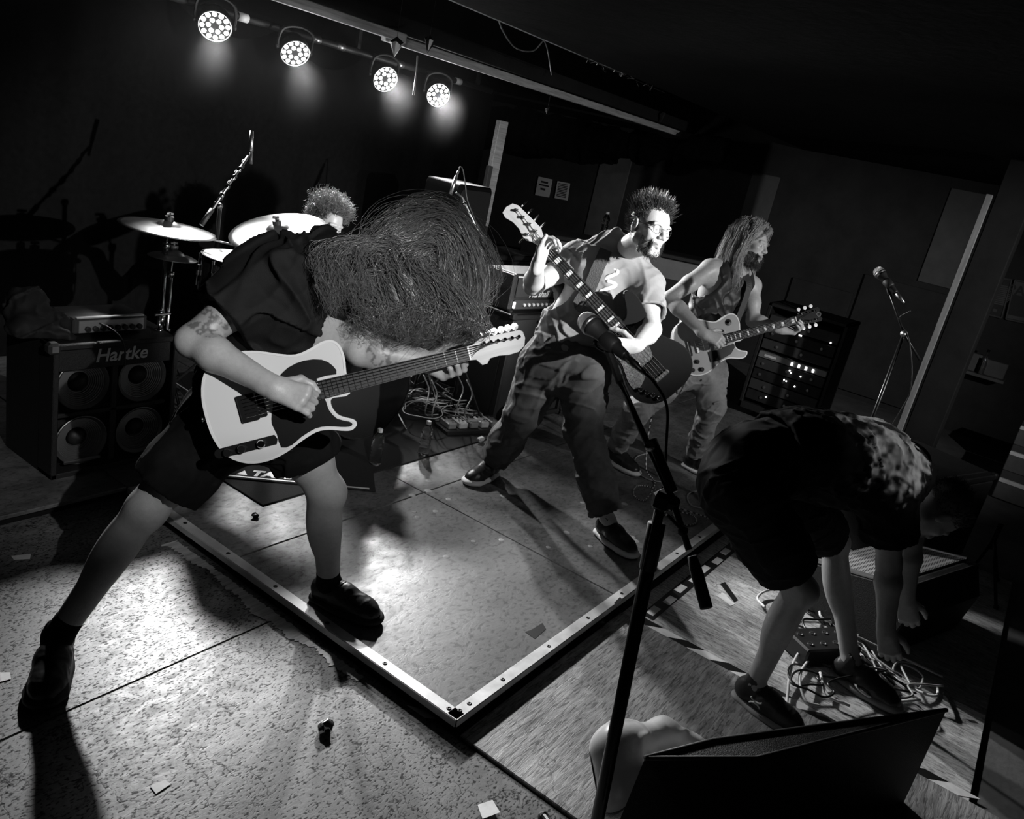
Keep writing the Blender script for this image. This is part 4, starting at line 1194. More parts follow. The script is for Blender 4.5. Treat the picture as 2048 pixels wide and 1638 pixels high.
# bass
bn = pd(1082, 484, 3.62); bb_ = pd(1288, 712, 3.72)
bx, by, bz_ = guitar_frame(bb_, bn, 0.0); bb_ = bn - bx * 0.84
bass = guitar('bass_guitar', 'black bass guitar with maple headstock and glitter pickguard', frame(bb_, bx, by, bz_), BASS, 0.84, 20, M['guitar_black'], th=0.04, left=True, nstr=5, kind='bass')
# single-cut
lb = pd(1392, 694, 4.62); ln = pd(1590, 641, 4.70)
lx, ly, lz = guitar_frame(lb, ln, 0.0); lb = ln - lx * 0.628
lesp = guitar('electric_guitar', 'pale gold single cutaway electric guitar held by the long haired player in the vest', frame(lb, lx, ly, lz), LESP, 0.628, 22, M['guitar_gold'], th=0.05, kind='lesp')

# ================================================================== BODY MODELLING (signed distance fields)
_T = np.random.default_rng(11).uniform(-1, 1, (64, 64, 64)).astype(np.float32)


def vnoise(p):
    i = np.floor(p).astype(np.int32); f = (p - i).astype(np.float32)
    f = f * f * f * (f * (f * 6 - 15) + 10)
    i &= 63; j = (i + 1) & 63
    x0, y0, z0 = i[:, 0], i[:, 1], i[:, 2]; x1, y1, z1 = j[:, 0], j[:, 1], j[:, 2]
    fx, fy, fz = f[:, 0], f[:, 1], f[:, 2]
    a = _T[x0, y0, z0] * (1 - fx) + _T[x1, y0, z0] * fx
    b = _T[x0, y1, z0] * (1 - fx) + _T[x1, y1, z0] * fx
    c = _T[x0, y0, z1] * (1 - fx) + _T[x1, y0, z1] * fx
    d = _T[x0, y1, z1] * (1 - fx) + _T[x1, y1, z1] * fx
    return (a * (1 - fy) + b * fy) * (1 - fz) + (c * (1 - fy) + d * fy) * fz


class SDF:
    def __init__(s):
        s.p = []; s.wr = None; s.shell = None; s.cuts = []

    def cone(s, a, b, ra, rb, k=0.02, flat=None, op=1):
        s.p.append(('c', V(*a), V(*b), ra, rb, k, None if flat is None else (nrm(flat[0]), flat[1]), op)); return s

    def chain(s, pts, rs, k=0.02, flat=None, op=1):
        for i in range(len(pts) - 1):
            s.cone(pts[i], pts[i + 1], rs[i], rs[i + 1], k, flat, op)
        return s

    def ell(s, c, r, A=None, k=0.02, op=1):
        s.p.append(('e', V(*c), V(*r), np.eye(3) if A is None else np.asarray(A, float), 0, k, None, op)); return s

    def cut(s, p, n, R, c=None):
        s.cuts.append((V(*p), nrm(V(*n)), V(*(p if c is None else c)), R)); return s

    def bounds(s):
        lo = V(9, 9, 9) * 10; hi = -lo
        for q in s.p:
            if q[7] < 0: continue
            if q[0] == 'c':
                r = max(q[3], q[4]) * (max(1, q[6][1]) if q[6] else 1)
                pts = [q[1], q[2]]
            else:
                r = q[2].max(); pts = [q[1]]
            for t in pts:
                lo = np.minimum(lo, t - r); hi = np.maximum(hi, t + r)
        return lo - 0.03, hi + 0.03

    def grid(s, lo, hi, h):
        n = np.ceil((hi - lo) / h).astype(int) + 1
        ax = [lo[i] + np.arange(n[i]) * h for i in range(3)]
        D = np.full(n, 0.2, np.float32)
        for q in s.p:
            k = q[5]; op = q[7]
            if q[0] == 'c':
                r = max(q[3], q[4]) * (max(1, q[6][1]) if q[6] else 1)
                bl = np.minimum(q[1], q[2]) - r; bh = np.maximum(q[1], q[2]) + r
            else:
                r = q[2].max(); bl = q[1] - r; bh = q[1] + r
            m = k + 0.03
            i0 = np.clip(np.floor((bl - m - lo) / h).astype(int), 0, n); i1 = np.clip(np.ceil((bh + m - lo) / h).astype(int) + 1, 0, n)
            if np.any(i1 <= i0): continue
            X = ax[0][i0[0]:i1[0]][:, None, None]; Y = ax[1][i0[1]:i1[1]][None, :, None]; Z = ax[2][i0[2]:i1[2]][None, None, :]
            if q[0] == 'c':
                a, b = q[1], q[2]; ba = b - a; L2 = max(ba @ ba, 1e-9)
                px, py, pz = X - a[0], Y - a[1], Z - a[2]
                t = np.clip((px * ba[0] + py * ba[1] + pz * ba[2]) / L2, 0, 1)
                qx, qy, qz = px - ba[0] * t, py - ba[1] * t, pz - ba[2] * t
                rr = q[3] + (q[4] - q[3]) * t
                if q[6]:
                    u, sc = q[6]
                    du = (qx * u[0] + qy * u[1] + qz * u[2]) * (1 / sc - 1)
                    qx, qy, qz = qx + u[0] * du, qy + u[1] * du, qz + u[2] * du
                    d = (np.sqrt(qx * qx + qy * qy + qz * qz) - rr) * min(1.0, sc)
                else:
                    d = np.sqrt(qx * qx + qy * qy + qz * qz) - rr
            else:
                A = q[3]; px, py, pz = X - q[1][0], Y - q[1][1], Z - q[1][2]
                l = [(px * A[0, i] + py * A[1, i] + pz * A[2, i]) / q[2][i] for i in range(3)]
                k0 = np.sqrt(l[0] ** 2 + l[1] ** 2 + l[2] ** 2)
                k1 = np.sqrt((l[0] / q[2][0]) ** 2 + (l[1] / q[2][1]) ** 2 + (l[2] / q[2][2]) ** 2)
                d = k0 * (k0 - 1) / np.maximum(k1, 1e-6)
            S_ = D[i0[0]:i1[0], i0[1]:i1[1], i0[2]:i1[2]]
            if op > 0:
                hh = np.maximum(k - np.abs(S_ - d), 0) / k
                S_[...] = np.minimum(S_, d) - hh * hh * k * 0.25
            else:
                hh = np.maximum(k - np.abs(S_ + d), 0) / k
                S_[...] = np.maximum(S_, -d) + hh * hh * k * 0.25
        def pts(mask):
            w_ = np.argwhere(mask)
            return w_, lo + w_ * h
        if s.wr is not None:
            w_, P = pts(np.abs(D) < 0.045)
            D[w_[:, 0], w_[:, 1], w_[:, 2]] += s.wr(P).astype(np.float32)
        if s.shell:
            D = np.maximum(D, -(D + s.shell))
        for (p, nv, c, R_) in s.cuts:
            i0 = np.clip(np.floor((c - R_ - 0.02 - lo) / h).astype(int), 0, n); i1 = np.clip(np.ceil((c + R_ + 0.02 - lo) / h).astype(int) + 1, 0, n)
            if np.any(i1 <= i0): continue
            X = ax[0][i0[0]:i1[0]][:, None, None]; Y = ax[1][i0[1]:i1[1]][None, :, None]; Z = ax[2][i0[2]:i1[2]][None, None, :]
            v = np.maximum(-((X - p[0]) * nv[0] + (Y - p[1]) * nv[1] + (Z - p[2]) * nv[2]), np.sqrt((X - c[0]) ** 2 + (Y - c[1]) ** 2 + (Z - c[2]) ** 2) - R_)
            S_ = D[i0[0]:i1[0], i0[1]:i1[1], i0[2]:i1[2]]
            S_[...] = np.maximum(S_, -v)
        return D

    def surf(s, lo, hi, h, drop=()):
        """naive surface nets; cells inside a 'drop' box are left out"""
        D = s.grid(lo, hi, h)
        ins = D < 0
        n = np.array(D.shape) - 1
        cnt = np.zeros(n, np.int8)
        for a in (0, 1):
            for b in (0, 1):
                for c in (0, 1):
                    cnt += ins[a:n[0] + a, b:n[1] + b, c:n[2] + c]
        act = (cnt > 0) & (cnt < 8)
        ci = np.argwhere(act)
        if len(ci) == 0: return np.zeros((0, 3)), np.zeros((0, 4), int)
        idx = np.full(n, -1, np.int32); idx[act] = np.arange(len(ci))
        acc = np.zeros((len(ci), 3)); num = np.zeros(len(ci))
        cs = [(a, b, c) for a in (0, 1) for b in (0, 1) for c in (0, 1)]
        val = {k: D[ci[:, 0] + k[0], ci[:, 1] + k[1], ci[:, 2] + k[2]] for k in cs}
        for k in cs:
            for ax_ in range(3):
                if k[ax_] == 1: continue
                k2 = list(k); k2[ax_] = 1; k2 = tuple(k2)
                v0, v1 = val[k], val[k2]
                m = (v0 < 0) != (v1 < 0)
                t = np.where(m, v0 / np.where(m, v0 - v1, 1), 0)
                pt = np.tile(np.array(k, float), (len(ci), 1)); pt[:, ax_] += t
                acc[m] += pt[m]; num[m] += 1
        vs = lo + (ci + acc / num[:, None]) * h
        fs = []
        for ax_ in range(3):
            b_, c_ = (ax_ + 1) % 3, (ax_ + 2) % 3
            sl0 = [slice(None)] * 3; sl1 = [slice(None)] * 3
            sl0[ax_] = slice(0, n[ax_]); sl1[ax_] = slice(1, n[ax_] + 1)
            ch = ins[tuple(sl0)] != ins[tuple(sl1)]
            e = np.argwhere(ch)
            e = e[(e[:, b_] > 0) & (e[:, c_] > 0) & (e[:, b_] < n[b_]) & (e[:, c_] < n[c_])]
            fwd = ins[e[:, 0], e[:, 1], e[:, 2]]
            q = []
            for (db, dc) in ((-1, -1), (0, -1), (0, 0), (-1, 0)):
                g = e.copy(); g[:, b_] += db; g[:, c_] += dc
                q.append(idx[g[:, 0], g[:, 1], g[:, 2]])
            q = np.stack(q, 1)
            q[~fwd] = q[~fwd][:, ::-1]
            fs.append(q)
        fs = np.concatenate(fs)
        fs = fs[(fs >= 0).all(1)]
        if len(drop):
            cen = vs[fs].mean(1)
            keep = np.ones(len(fs), bool)
            for (dl, dh) in drop:
                keep &= ~((cen > dl) & (cen < dh)).all(1)
            fs = fs[keep]
        return vs, fs

    def mesh(s, name, m, parent, h=0.006, fine=(), color=None):
        lo, hi = s.bounds()
        V_, F_ = s.surf(lo, hi, h, [(c - r, c + r) for c, r, _ in fine])
        Vs, Fs, nn = [V_], [F_], len(V_)
        for c, r, hf in fine:
            v, f = s.surf(np.maximum(c - r - 2.0 * h, lo), np.minimum(c + r + 2.0 * h, hi), hf)
            Vs.append(v); Fs.append(f + nn); nn += len(v)
        V_ = np.concatenate(Vs); F_ = np.concatenate(Fs)
        used = np.zeros(len(V_), bool); used[F_.ravel()] = True
        mp = np.cumsum(used) - 1
        V_ = V_[used]; F_ = mp[F_]
        me = bpy.data.meshes.new(name)
        me.vertices.add(len(V_)); me.vertices.foreach_set('co', V_.astype(np.float32).ravel())
        me.loops.add(F_.size); me.loops.foreach_set('vertex_index', F_.astype(np.int32).ravel())
        me.polygons.add(len(F_)); me.polygons.foreach_set('loop_start', np.arange(0, F_.size, 4, dtype=np.int32))
        me.update(calc_edges=True)
        if color is not None:
            at = me.color_attributes.new('Col', 'FLOAT_COLOR', 'POINT')
            c = np.clip(color(V_), 0, 1)
            at.data.foreach_set('color', np.stack([c, c, c, np.ones_like(c)], 1).astype(np.float32).ravel())
        return link_mesh(name, me, m, parent, True, world=True)


def rot(v, ax, ang):
    ax = nrm(ax); c, s_ = math.cos(ang), math.sin(ang)
    return v * c + np.cross(ax, v) * s_ + ax * (ax @ v) * (1 - c)


def hand(S_, wr, d, n, side, curls=((0.5, 0.7, 0.4),) * 4, spread=0.06, sc=1.0, thumb=None, fan=None):
    """wr wrist, d finger direction, n back of the hand, side towards the thumb.
    curls: bend angles per finger index..little; returns fingertip list"""
    d = nrm(d); n = nrm(n - d * (n @ d)); side = nrm(side - d * (side @ d) - n * (side @ n))
    off = (0.029, 0.009, -0.011, -0.029); ln = ((0.044, 0.027, 0.021), (0.048, 0.031, 0.022), (0.045, 0.029, 0.022), (0.036, 0.022, 0.019))
    kn = (0.088, 0.092, 0.087, 0.079)
    tips = []
    S_.cone(wr - d * 0.02, wr + d * 0.02, 0.026 * sc, 0.026 * sc, 0.02, (n, 0.72))
    for i in range(4):
        k = wr + (d * kn[i] + side * off[i]) * sc + n * (0.003 - 0.003 * abs(i - 1)) * sc
        S_.cone(wr + side * off[i] * 0.55 * sc + d * 0.012 * sc, k, 0.0165 * sc, 0.0122 * sc, 0.014)
        dd = rot(d, n, (0.10 - 0.07 * i) * (1 if np.cross(n, d) @ side > 0 else -1) * (spread / 0.06) * 0.6)
        axb = np.cross(dd, n)                           # bending about this moves the tip to -n
        p = k; r = 0.0102
        for j in range(3):
            dd = rot(dd, axb, -curls[i][j])
            q = p + dd * ln[i][j] * sc
            r2 = (0.0092, 0.0084, 0.0070)[j]
            S_.cone(p, q, r * sc * (0.9 if i == 3 else 1), r2 * sc * (0.9 if i == 3 else 1), 0.0035 if j else 0.006)
            p = q; r = r2
        tips.append(p)
    b = wr + (d * 0.022 + side * 0.024 - n * 0.008) * sc
    t1, t2, t3 = thumb if thumb is not None else (0.75 * d + 0.62 * side - 0.25 * n, 0.9 * d + 0.3 * side - 0.3 * n, 0.97 * d + 0.05 * side - 0.25 * n)
    p = b
    for dv, L_, r0, r1 in ((t1, 0.045, 0.0165, 0.0125), (t2, 0.034, 0.0118, 0.0105), (t3, 0.027, 0.0105, 0.0075)):
        q = p + nrm(dv) * L_ * sc
        S_.cone(p, q, r0 * sc, r1 * sc, 0.006); p = q
    tips.append(p)
    return tips


def head(S_, c, f, u, sc=1.0, closed=True, nose=1.0):
    """c centre between the ears, f face direction, u up"""
    f = nrm(f); u = nrm(u - f * (u @ f)); r = np.cross(f, u)
    A = np.stack([r, f, u], 1)
    def P(x, y, z): return c + A @ (V(x, y, z) * sc)
    S_.ell(P(0, -0.014, 0.036), V(0.077, 0.099, 0.082) * sc, A, 0.02)
    S_.ell(P(0, 0.034, -0.026), V(0.060, 0.062, 0.084) * sc, A, 0.035)
    S_.ell(P(0, 0.070, -0.098), V(0.024, 0.020, 0.018) * sc, A, 0.03)
    for s in (-1, 1):
        S_.cone(P(s * 0.054, 0.002, -0.058), P(s * 0.018, 0.066, -0.096), 0.018 * sc, 0.015 * sc, 0.025)
        S_.ell(P(s * 0.044, 0.062, -0.014), V(0.020, 0.020, 0.016) * sc, A, 0.02)
        S_.ell(P(s * 0.0315, 0.096, 0.006), V(0.018, 0.014, 0.011) * sc, A, 0.014, -1)
        S_.ell(P(s * 0.0315, 0.0765, 0.004), V(0.0155, 0.0135, 0.0115) * sc, A, 0.004)
        S_.cone(P(s * 0.014, 0.0905, 0.024), P(s * 0.046, 0.0795, 0.022), 0.0085 * sc, 0.0075 * sc, 0.010)
        S_.ell(P(s * 0.0125, 0.098, -0.030), V(0.0085, 0.010, 0.0075) * sc, A, 0.006)
        S_.ell(P(s * 0.0075, 0.106, -0.037), V(0.0035, 0.004, 0.003) * sc, A, 0.003, -1)
        S_.ell(P(s * 0.081, -0.006, -0.004), V(0.008, 0.019, 0.033) * sc, A, 0.008)
        S_.ell(P(s * 0.091, -0.002, 0.002), V(0.006, 0.010, 0.019) * sc, A, 0.006, -1)
    S_.cone(P(0, 0.088, 0.016), P(0, 0.110 * nose, -0.024), 0.0075 * sc, 0.0115 * sc, 0.010)
    S_.chain([P(-0.024, 0.082, -0.061), P(-0.009, 0.0945, -0.056), P(0.009, 0.0945, -0.056), P(0.024, 0.082, -0.061)], [0.004 * sc, 0.0065 * sc, 0.0065 * sc, 0.004 * sc], 0.006)
    S_.chain([P(-0.022, 0.082, -0.065), P(0, 0.0935, -0.0705), P(0.022, 0.082, -0.065)], [0.004 * sc, 0.0085 * sc, 0.004 * sc], 0.006)
    S_.chain([P(-0.022, 0.090, -0.0625), P(0, 0.103, -0.0625), P(0.022, 0.090, -0.0625)], [0.0015 * sc, 0.0022 * sc, 0.0015 * sc], 0.003, op=-1)
    return P, A


def strands(name, paths, r0, r1, m, parent, sides=3):
    """paths (N, K, 3) -> one mesh of tapering strands; r0 may be an array"""
    P = np.asarray(paths, float); N_, K, _ = P.shape
    T = np.gradient(P, axis=1); T /= np.maximum(np.linalg.norm(T, axis=2), 1e-9)[..., None]
    ref = np.random.default_rng(5).normal(size=(N_, 1, 3))
    U = np.cross(T, np.broadcast_to(ref, T.shape)); U /= np.maximum(np.linalg.norm(U, axis=2), 1e-9)[..., None]
    B = np.cross(T, U)
    t = np.linspace(0, 1, K)[None, :, None]
    rad = np.broadcast_to(np.asarray(r0, float).reshape(-1, 1, 1), (N_, 1, 1)) * (1 - t ** 2) + r1 * t ** 2
    th = np.arange(sides) * 2 * math.pi / sides
    V_ = P[:, :, None, :] + rad[:, :, None, :] * (np.cos(th)[None, None, :, None] * U[:, :, None, :] + np.sin(th)[None, None, :, None] * B[:, :, None, :])
    i = np.arange(N_)[:, None, None] * K * sides; k = np.arange(K - 1)[None, :, None] * sides; s = np.arange(sides)[None, None, :]; s2 = (s + 1) % sides
    F_ = np.stack([i + k + s, i + k + s2, i + k + sides + s2, i + k + sides + s], -1).reshape(-1, 4)
    me = bpy.data.meshes.new(name)
    me.vertices.add(V_.size // 3); me.vertices.foreach_set('co', V_.astype(np.float32).ravel())
    me.loops.add(F_.size); me.loops.foreach_set('vertex_index', F_.astype(np.int32).ravel())
    me.polygons.add(len(F_)); me.polygons.foreach_set('loop_start', np.arange(0, F_.size, 4, dtype=np.int32))
    me.update(calc_edges=True)
    return link_mesh(name, me, m, parent, True, world=True)


def flow(ctrl, n, K, r, width=0.02, jit=0.4):
    """n strands following one control spline, spread around it; ctrl rows: point, radius factor"""
    C = spline(np.array([c[0] for c in ctrl]), 6)
    R_ = np.interp(np.linspace(0, 1, len(C)), np.linspace(0, 1, len(ctrl)), [c[1] for c in ctrl])
    tt = np.linspace(0, 1, K) * (len(C) - 1)
    i0 = np.minimum(tt.astype(int), len(C) - 2); fr = (tt - i0)[:, None]
    base = C[i0] * (1 - fr) + C[i0 + 1] * fr; rr = np.interp(tt, np.arange(len(C)), R_)
    off = r.normal(size=(n, 1, 3)) * rr[None, :, None] * 0.6
    ph = r.uniform(0, 6.28, (n, 1, 3)); fq = r.uniform(1.5, 4, (n, 1, 1))
    wob = np.sin(np.linspace(0, 1, K)[None, :, None] * fq * 6.28 + ph) * width * jit * np.linspace(0.15, 1, K)[None, :, None]
    return base[None] + off + wob


def folds(amp, parts):
    """cloth wrinkles: parts = list of (fold direction, frequency, weight)"""
    def f(P):
        d = np.zeros(len(P))
        for (ax, fr, w_) in parts:
            ax = nrm(V(*ax)); a = np.cross(ax, V(0.3, 0.5, 0.8)); a = nrm(a); b = np.cross(ax, a)
            Q = np.stack([P @ ax * fr * 0.25, P @ a * fr, P @ b * fr], 1) + w_ * 17.3
            wv = vnoise(Q + 0.6 * vnoise(Q * 0.5 + 3.1)[:, None])
            d -= w_ * np.clip(1 - 2.4 * np.abs(wv), 0, 1)
        return d * amp * 1.3
    return f


def shoe(parent, ank, toe, up=(0, 0, 1), sole_m=None, upper_m=None, sc=1.0, zf=0.0, lace_m=None, name='shoe', tilt=None):
    """low trainer: ank = ankle joint, toe = toe tip point on the ground line; both world"""
    up = nrm(V(*up)); d = nrm((toe - ank) - up * ((toe - ank) @ up)); sd = np.cross(up, d)
    g = ank - up * ((ank - toe) @ up) - d * 0.066 * sc   # heel point on ground
    def P(x, y, z): return g + (d * x + sd * y + up * z) * sc
    U = SDF(); U.wr = folds(0.0012, [(sd, 60, 1.0)])
    U.cone(P(0.045, 0, 0.055), P(0.13, 0, 0.058), 0.042 * sc, 0.044 * sc, 0.03, (sd, 0.86))
    U.cone(P(0.13, 0, 0.055), P(0.215, 0.004, 0.040), 0.044 * sc, 0.038 * sc, 0.03, (sd, 1.08))
    U.cone(P(0.20, 0.004, 0.036), P(0.246, 0, 0.032), 0.036 * sc, 0.030 * sc, 0.03, (sd, 1.15))
    U.cone(P(0.06, 0, 0.07), P(0.068, 0, 0.112), 0.040 * sc, 0.036 * sc, 0.02)
    U.cone(P(0.075, 0, 0.11), P(0.08, 0, 0.17), 0.030 * sc, 0.030 * sc, 0.006, op=-1)
    U.cut(P(0, 0, 0.012), -up, 0.4, P(0.12, 0, 0.0))
    o = U.mesh(name, upper_m, parent, 0.0045 * sc)
    L_ = SDF()
    L_.cone(P(0.04, 0, 0.014), P(0.13, 0, 0.014), 0.040 * sc, 0.040 * sc, 0.03, (up, 0.42))
    L_.cone(P(0.13, 0, 0.014), P(0.225, 0.003, 0.016), 0.040 * sc, 0.043 * sc, 0.03, (up, 0.40))
    L_.cone(P(0.225, 0.003, 0.018), P(0.248, 0, 0.022), 0.042 * sc, 0.034 * sc, 0.03, (up, 0.42))
    L_.cut(P(0, 0, 0.001), -up, 0.4, P(0.12, 0, 0.0))
    L_.mesh('sole', sole_m, o, 0.0045 * sc)
    lb = MB()
    for k in range(5):
        x = 0.115 + 0.021 * k; h_ = 0.109 - 0.011 * k
        lb.tube([P(x, -0.026, h_ - 0.016), P(x + 0.006, -0.01, h_ - 0.002), P(x + 0.01, 0.01, h_ - 0.002), P(x + 0.004, 0.026, h_ - 0.016)], 0.0032 * sc, 6)
    lb.build('laces', lace_m or upper_m, o, True, world=True)
    return o


def skin_mat(name):
    m = bpy.data.materials.new(name); m.use_nodes = True
    nt = m.node_tree; N = nt.nodes; Lk = nt.links; b = N['Principled BSDF']
    at = N.new('ShaderNodeAttribute'); at.attribute_name = 'Col'
    tc = N.new('ShaderNodeTexCoord'); nz = N.new('ShaderNodeTexNoise'); nz.inputs['Scale'].default_value = 90; nz.inputs['Detail'].default_value = 4
    Lk.new(tc.outputs['Object'], nz.inputs['Vector'])
    mr = N.new('ShaderNodeMapRange'); mr.inputs['To Min'].default_value = 0.82; mr.inputs['To Max'].default_value = 1.12
    Lk.new(nz.outputs['Fac'], mr.inputs['Value'])
    mc = N.new('ShaderNodeMix'); mc.data_type = 'RGBA'; mc.blend_type = 'MULTIPLY'; mc.inputs['Factor'].default_value = 1
    Lk.new(at.outputs['Color'], mc.inputs['A']); Lk.new(mr.outputs['Result'], mc.inputs['B'])
    Lk.new(mc.outputs['Result'], b.inputs['Base Color'])
    bp = N.new('ShaderNodeBump'); bp.inputs['Strength'].default_value = 0.12; bp.inputs['Distance'].default_value = 0.003
    n2 = N.new('ShaderNodeTexNoise'); n2.inputs['Scale'].default_value = 260
    Lk.new(tc.outputs['Object'], n2.inputs['Vector']); Lk.new(n2.outputs['Fac'], bp.inputs['Height']); Lk.new(bp.outputs['Normal'], b.inputs['Normal'])
    b.inputs['Roughness'].default_value = 0.42; b.inputs['Specular IOR Level'].default_value = 0.5
    return m


M['skin'] = skin_mat('skin')
M['tee_dark'] = mat('black_jersey', 0.006, 0.85, var=0.2, scale=40, spec=0.1)
M['tee_black'] = mat('black_cotton', 0.009, 0.75, spec=0.25, var=0.2, scale=60, bump=0.2, bscale=500)
M['tee_grey'] = mat('grey_cotton', 0.2, 0.85, var=0.06, scale=30, bump=0.2, bscale=600)
M['shorts'] = mat('black_shorts_cloth', 0.006, 0.85, spec=0.15, var=0.2, scale=50)
M['denim_dark'] = mat('dark_denim', 0.055, 0.8, var=0.35, scale=14, bump=0.3, bscale=700)
M['denim_mid'] = mat('faded_denim', 0.17, 0.8, var=0.35, scale=10, bump=0.3, bscale=700)
M['vest'] = mat('black_vest_cloth', 0.014, 0.5, sheen=0.2)
M['shoe_black'] = mat('black_shoe_leather', 0.014, 0.4)
M['sole_white'] = mat('white_rubber_sole', 0.65, 0.55)
M['sole_grey'] = mat('grey_rubber_sole', 0.22, 0.6)
M['hair_brown'] = mat('brown_hair', 0.13, 0.24, spec=1.0)
M['hair_dark'] = mat('dark_hair', 0.035, 0.35, spec=0.7)
M['hair_curly'] = mat('curly_fair_hair', 0.17, 0.4)
M['hair_blond'] = mat('blond_hair', 0.36, 0.36, spec=0.6)
M['beard_fair'] = mat('fair_beard_hair', 0.07, 0.45)
M['beard'] = mat('beard_hair', 0.03, 0.5)

# ================================================================== PEOPLE
CR, CU, CB = RM[:, 0], RM[:, 1], RM[:, 2]


def cv(x, y, z):
    return CR * x + CU * y + CB * z


UPV = V(0, 0, 1)


def torso(S_, pel, waist, chest, neck, f1, f2, r=(0.150, 0.138, 0.158, 0.12), k=0.05, fl=0.68, grow=0.0):
    f1 = nrm(f1); f2 = nrm(f2); fm = nrm(f1 + f2)
    S_.cone(pel, waist, r[0] + grow, r[1] + grow, k, (f1, fl))
    S_.cone(waist, chest, r[1] + grow, r[2] + grow, k, (fm, fl))
    S_.cone(chest, neck - (neck - chest) * 0.25, r[2] + grow, r[3] + grow * 0.7, k, (f2, fl))


def leg(S_, hip, knee, ank, back, w_=1.0):
    S_.chain([hip, hip * 0.45 + knee * 0.55, knee], [0.086 * w_, 0.070 * w_, 0.053 * w_], 0.03)
    S_.cone(knee, ank, 0.051 * w_, 0.035 * w_, 0.03)
    ax_ = nrm(ank - knee); back = nrm(back - ax_ * (back @ ax_))
    c = knee * 0.68 + ank * 0.32 + back * 0.020
    A = np.stack([nrm(np.cross(back, ank - knee)), back, nrm(ank - knee)], 1)
    S_.ell(c, V(0.046, 0.044, 0.115) * w_, A, 0.04)
    S_.ell(knee - back * 0.02, V(0.036, 0.036, 0.042) * w_, None, 0.04)


def arm(S_, sh, el, wr, w_=1.0, inner=None):
    S_.chain([sh, sh * 0.5 + el * 0.5, el], [0.054 * w_, 0.049 * w_, 0.040 * w_], 0.025)
    S_.chain([el, el * 0.72 + wr * 0.28, wr], [0.040 * w_, 0.044 * w_, 0.027 * w_], 0.02)


def skin_col(base, marks=()):
    def f(P):
        c = base * (1 + 0.10 * vnoise(P * 14 + 5.3) + 0.05 * vnoise(P * 60))
        for (fn,) in marks:
            c = fn(P, c)
        return c
    return f


def tattoo(center, R_, seed, fr=70, dark=0.35):
    def f(P, c):
        d = np.linalg.norm(P - center, axis=1)
        n = vnoise(P * fr + seed) + 0.5 * vnoise(P * fr * 0.5 + seed + 9)
        line = np.abs(n) < 0.22
        m = np.clip((R_ - d - 0.012 * vnoise(P * 40 + seed)) / 0.006, 0, 1) * np.where(line, 1.0, 0.25)
        return c * (1 - m * (1 - dark))
    return (f,)


def sleeve(S_, sh, el, t, r0, r1, k=0.05):
    e = sh + (el - sh) * (t + 0.14)
    S_.cone(sh, e, r0, r1, k)
    p = sh + (el - sh) * t
    S_.cut(p, el - sh, r1 * 1.9, p + (el - sh) * 0.12)


TAU = 2 * math.pi

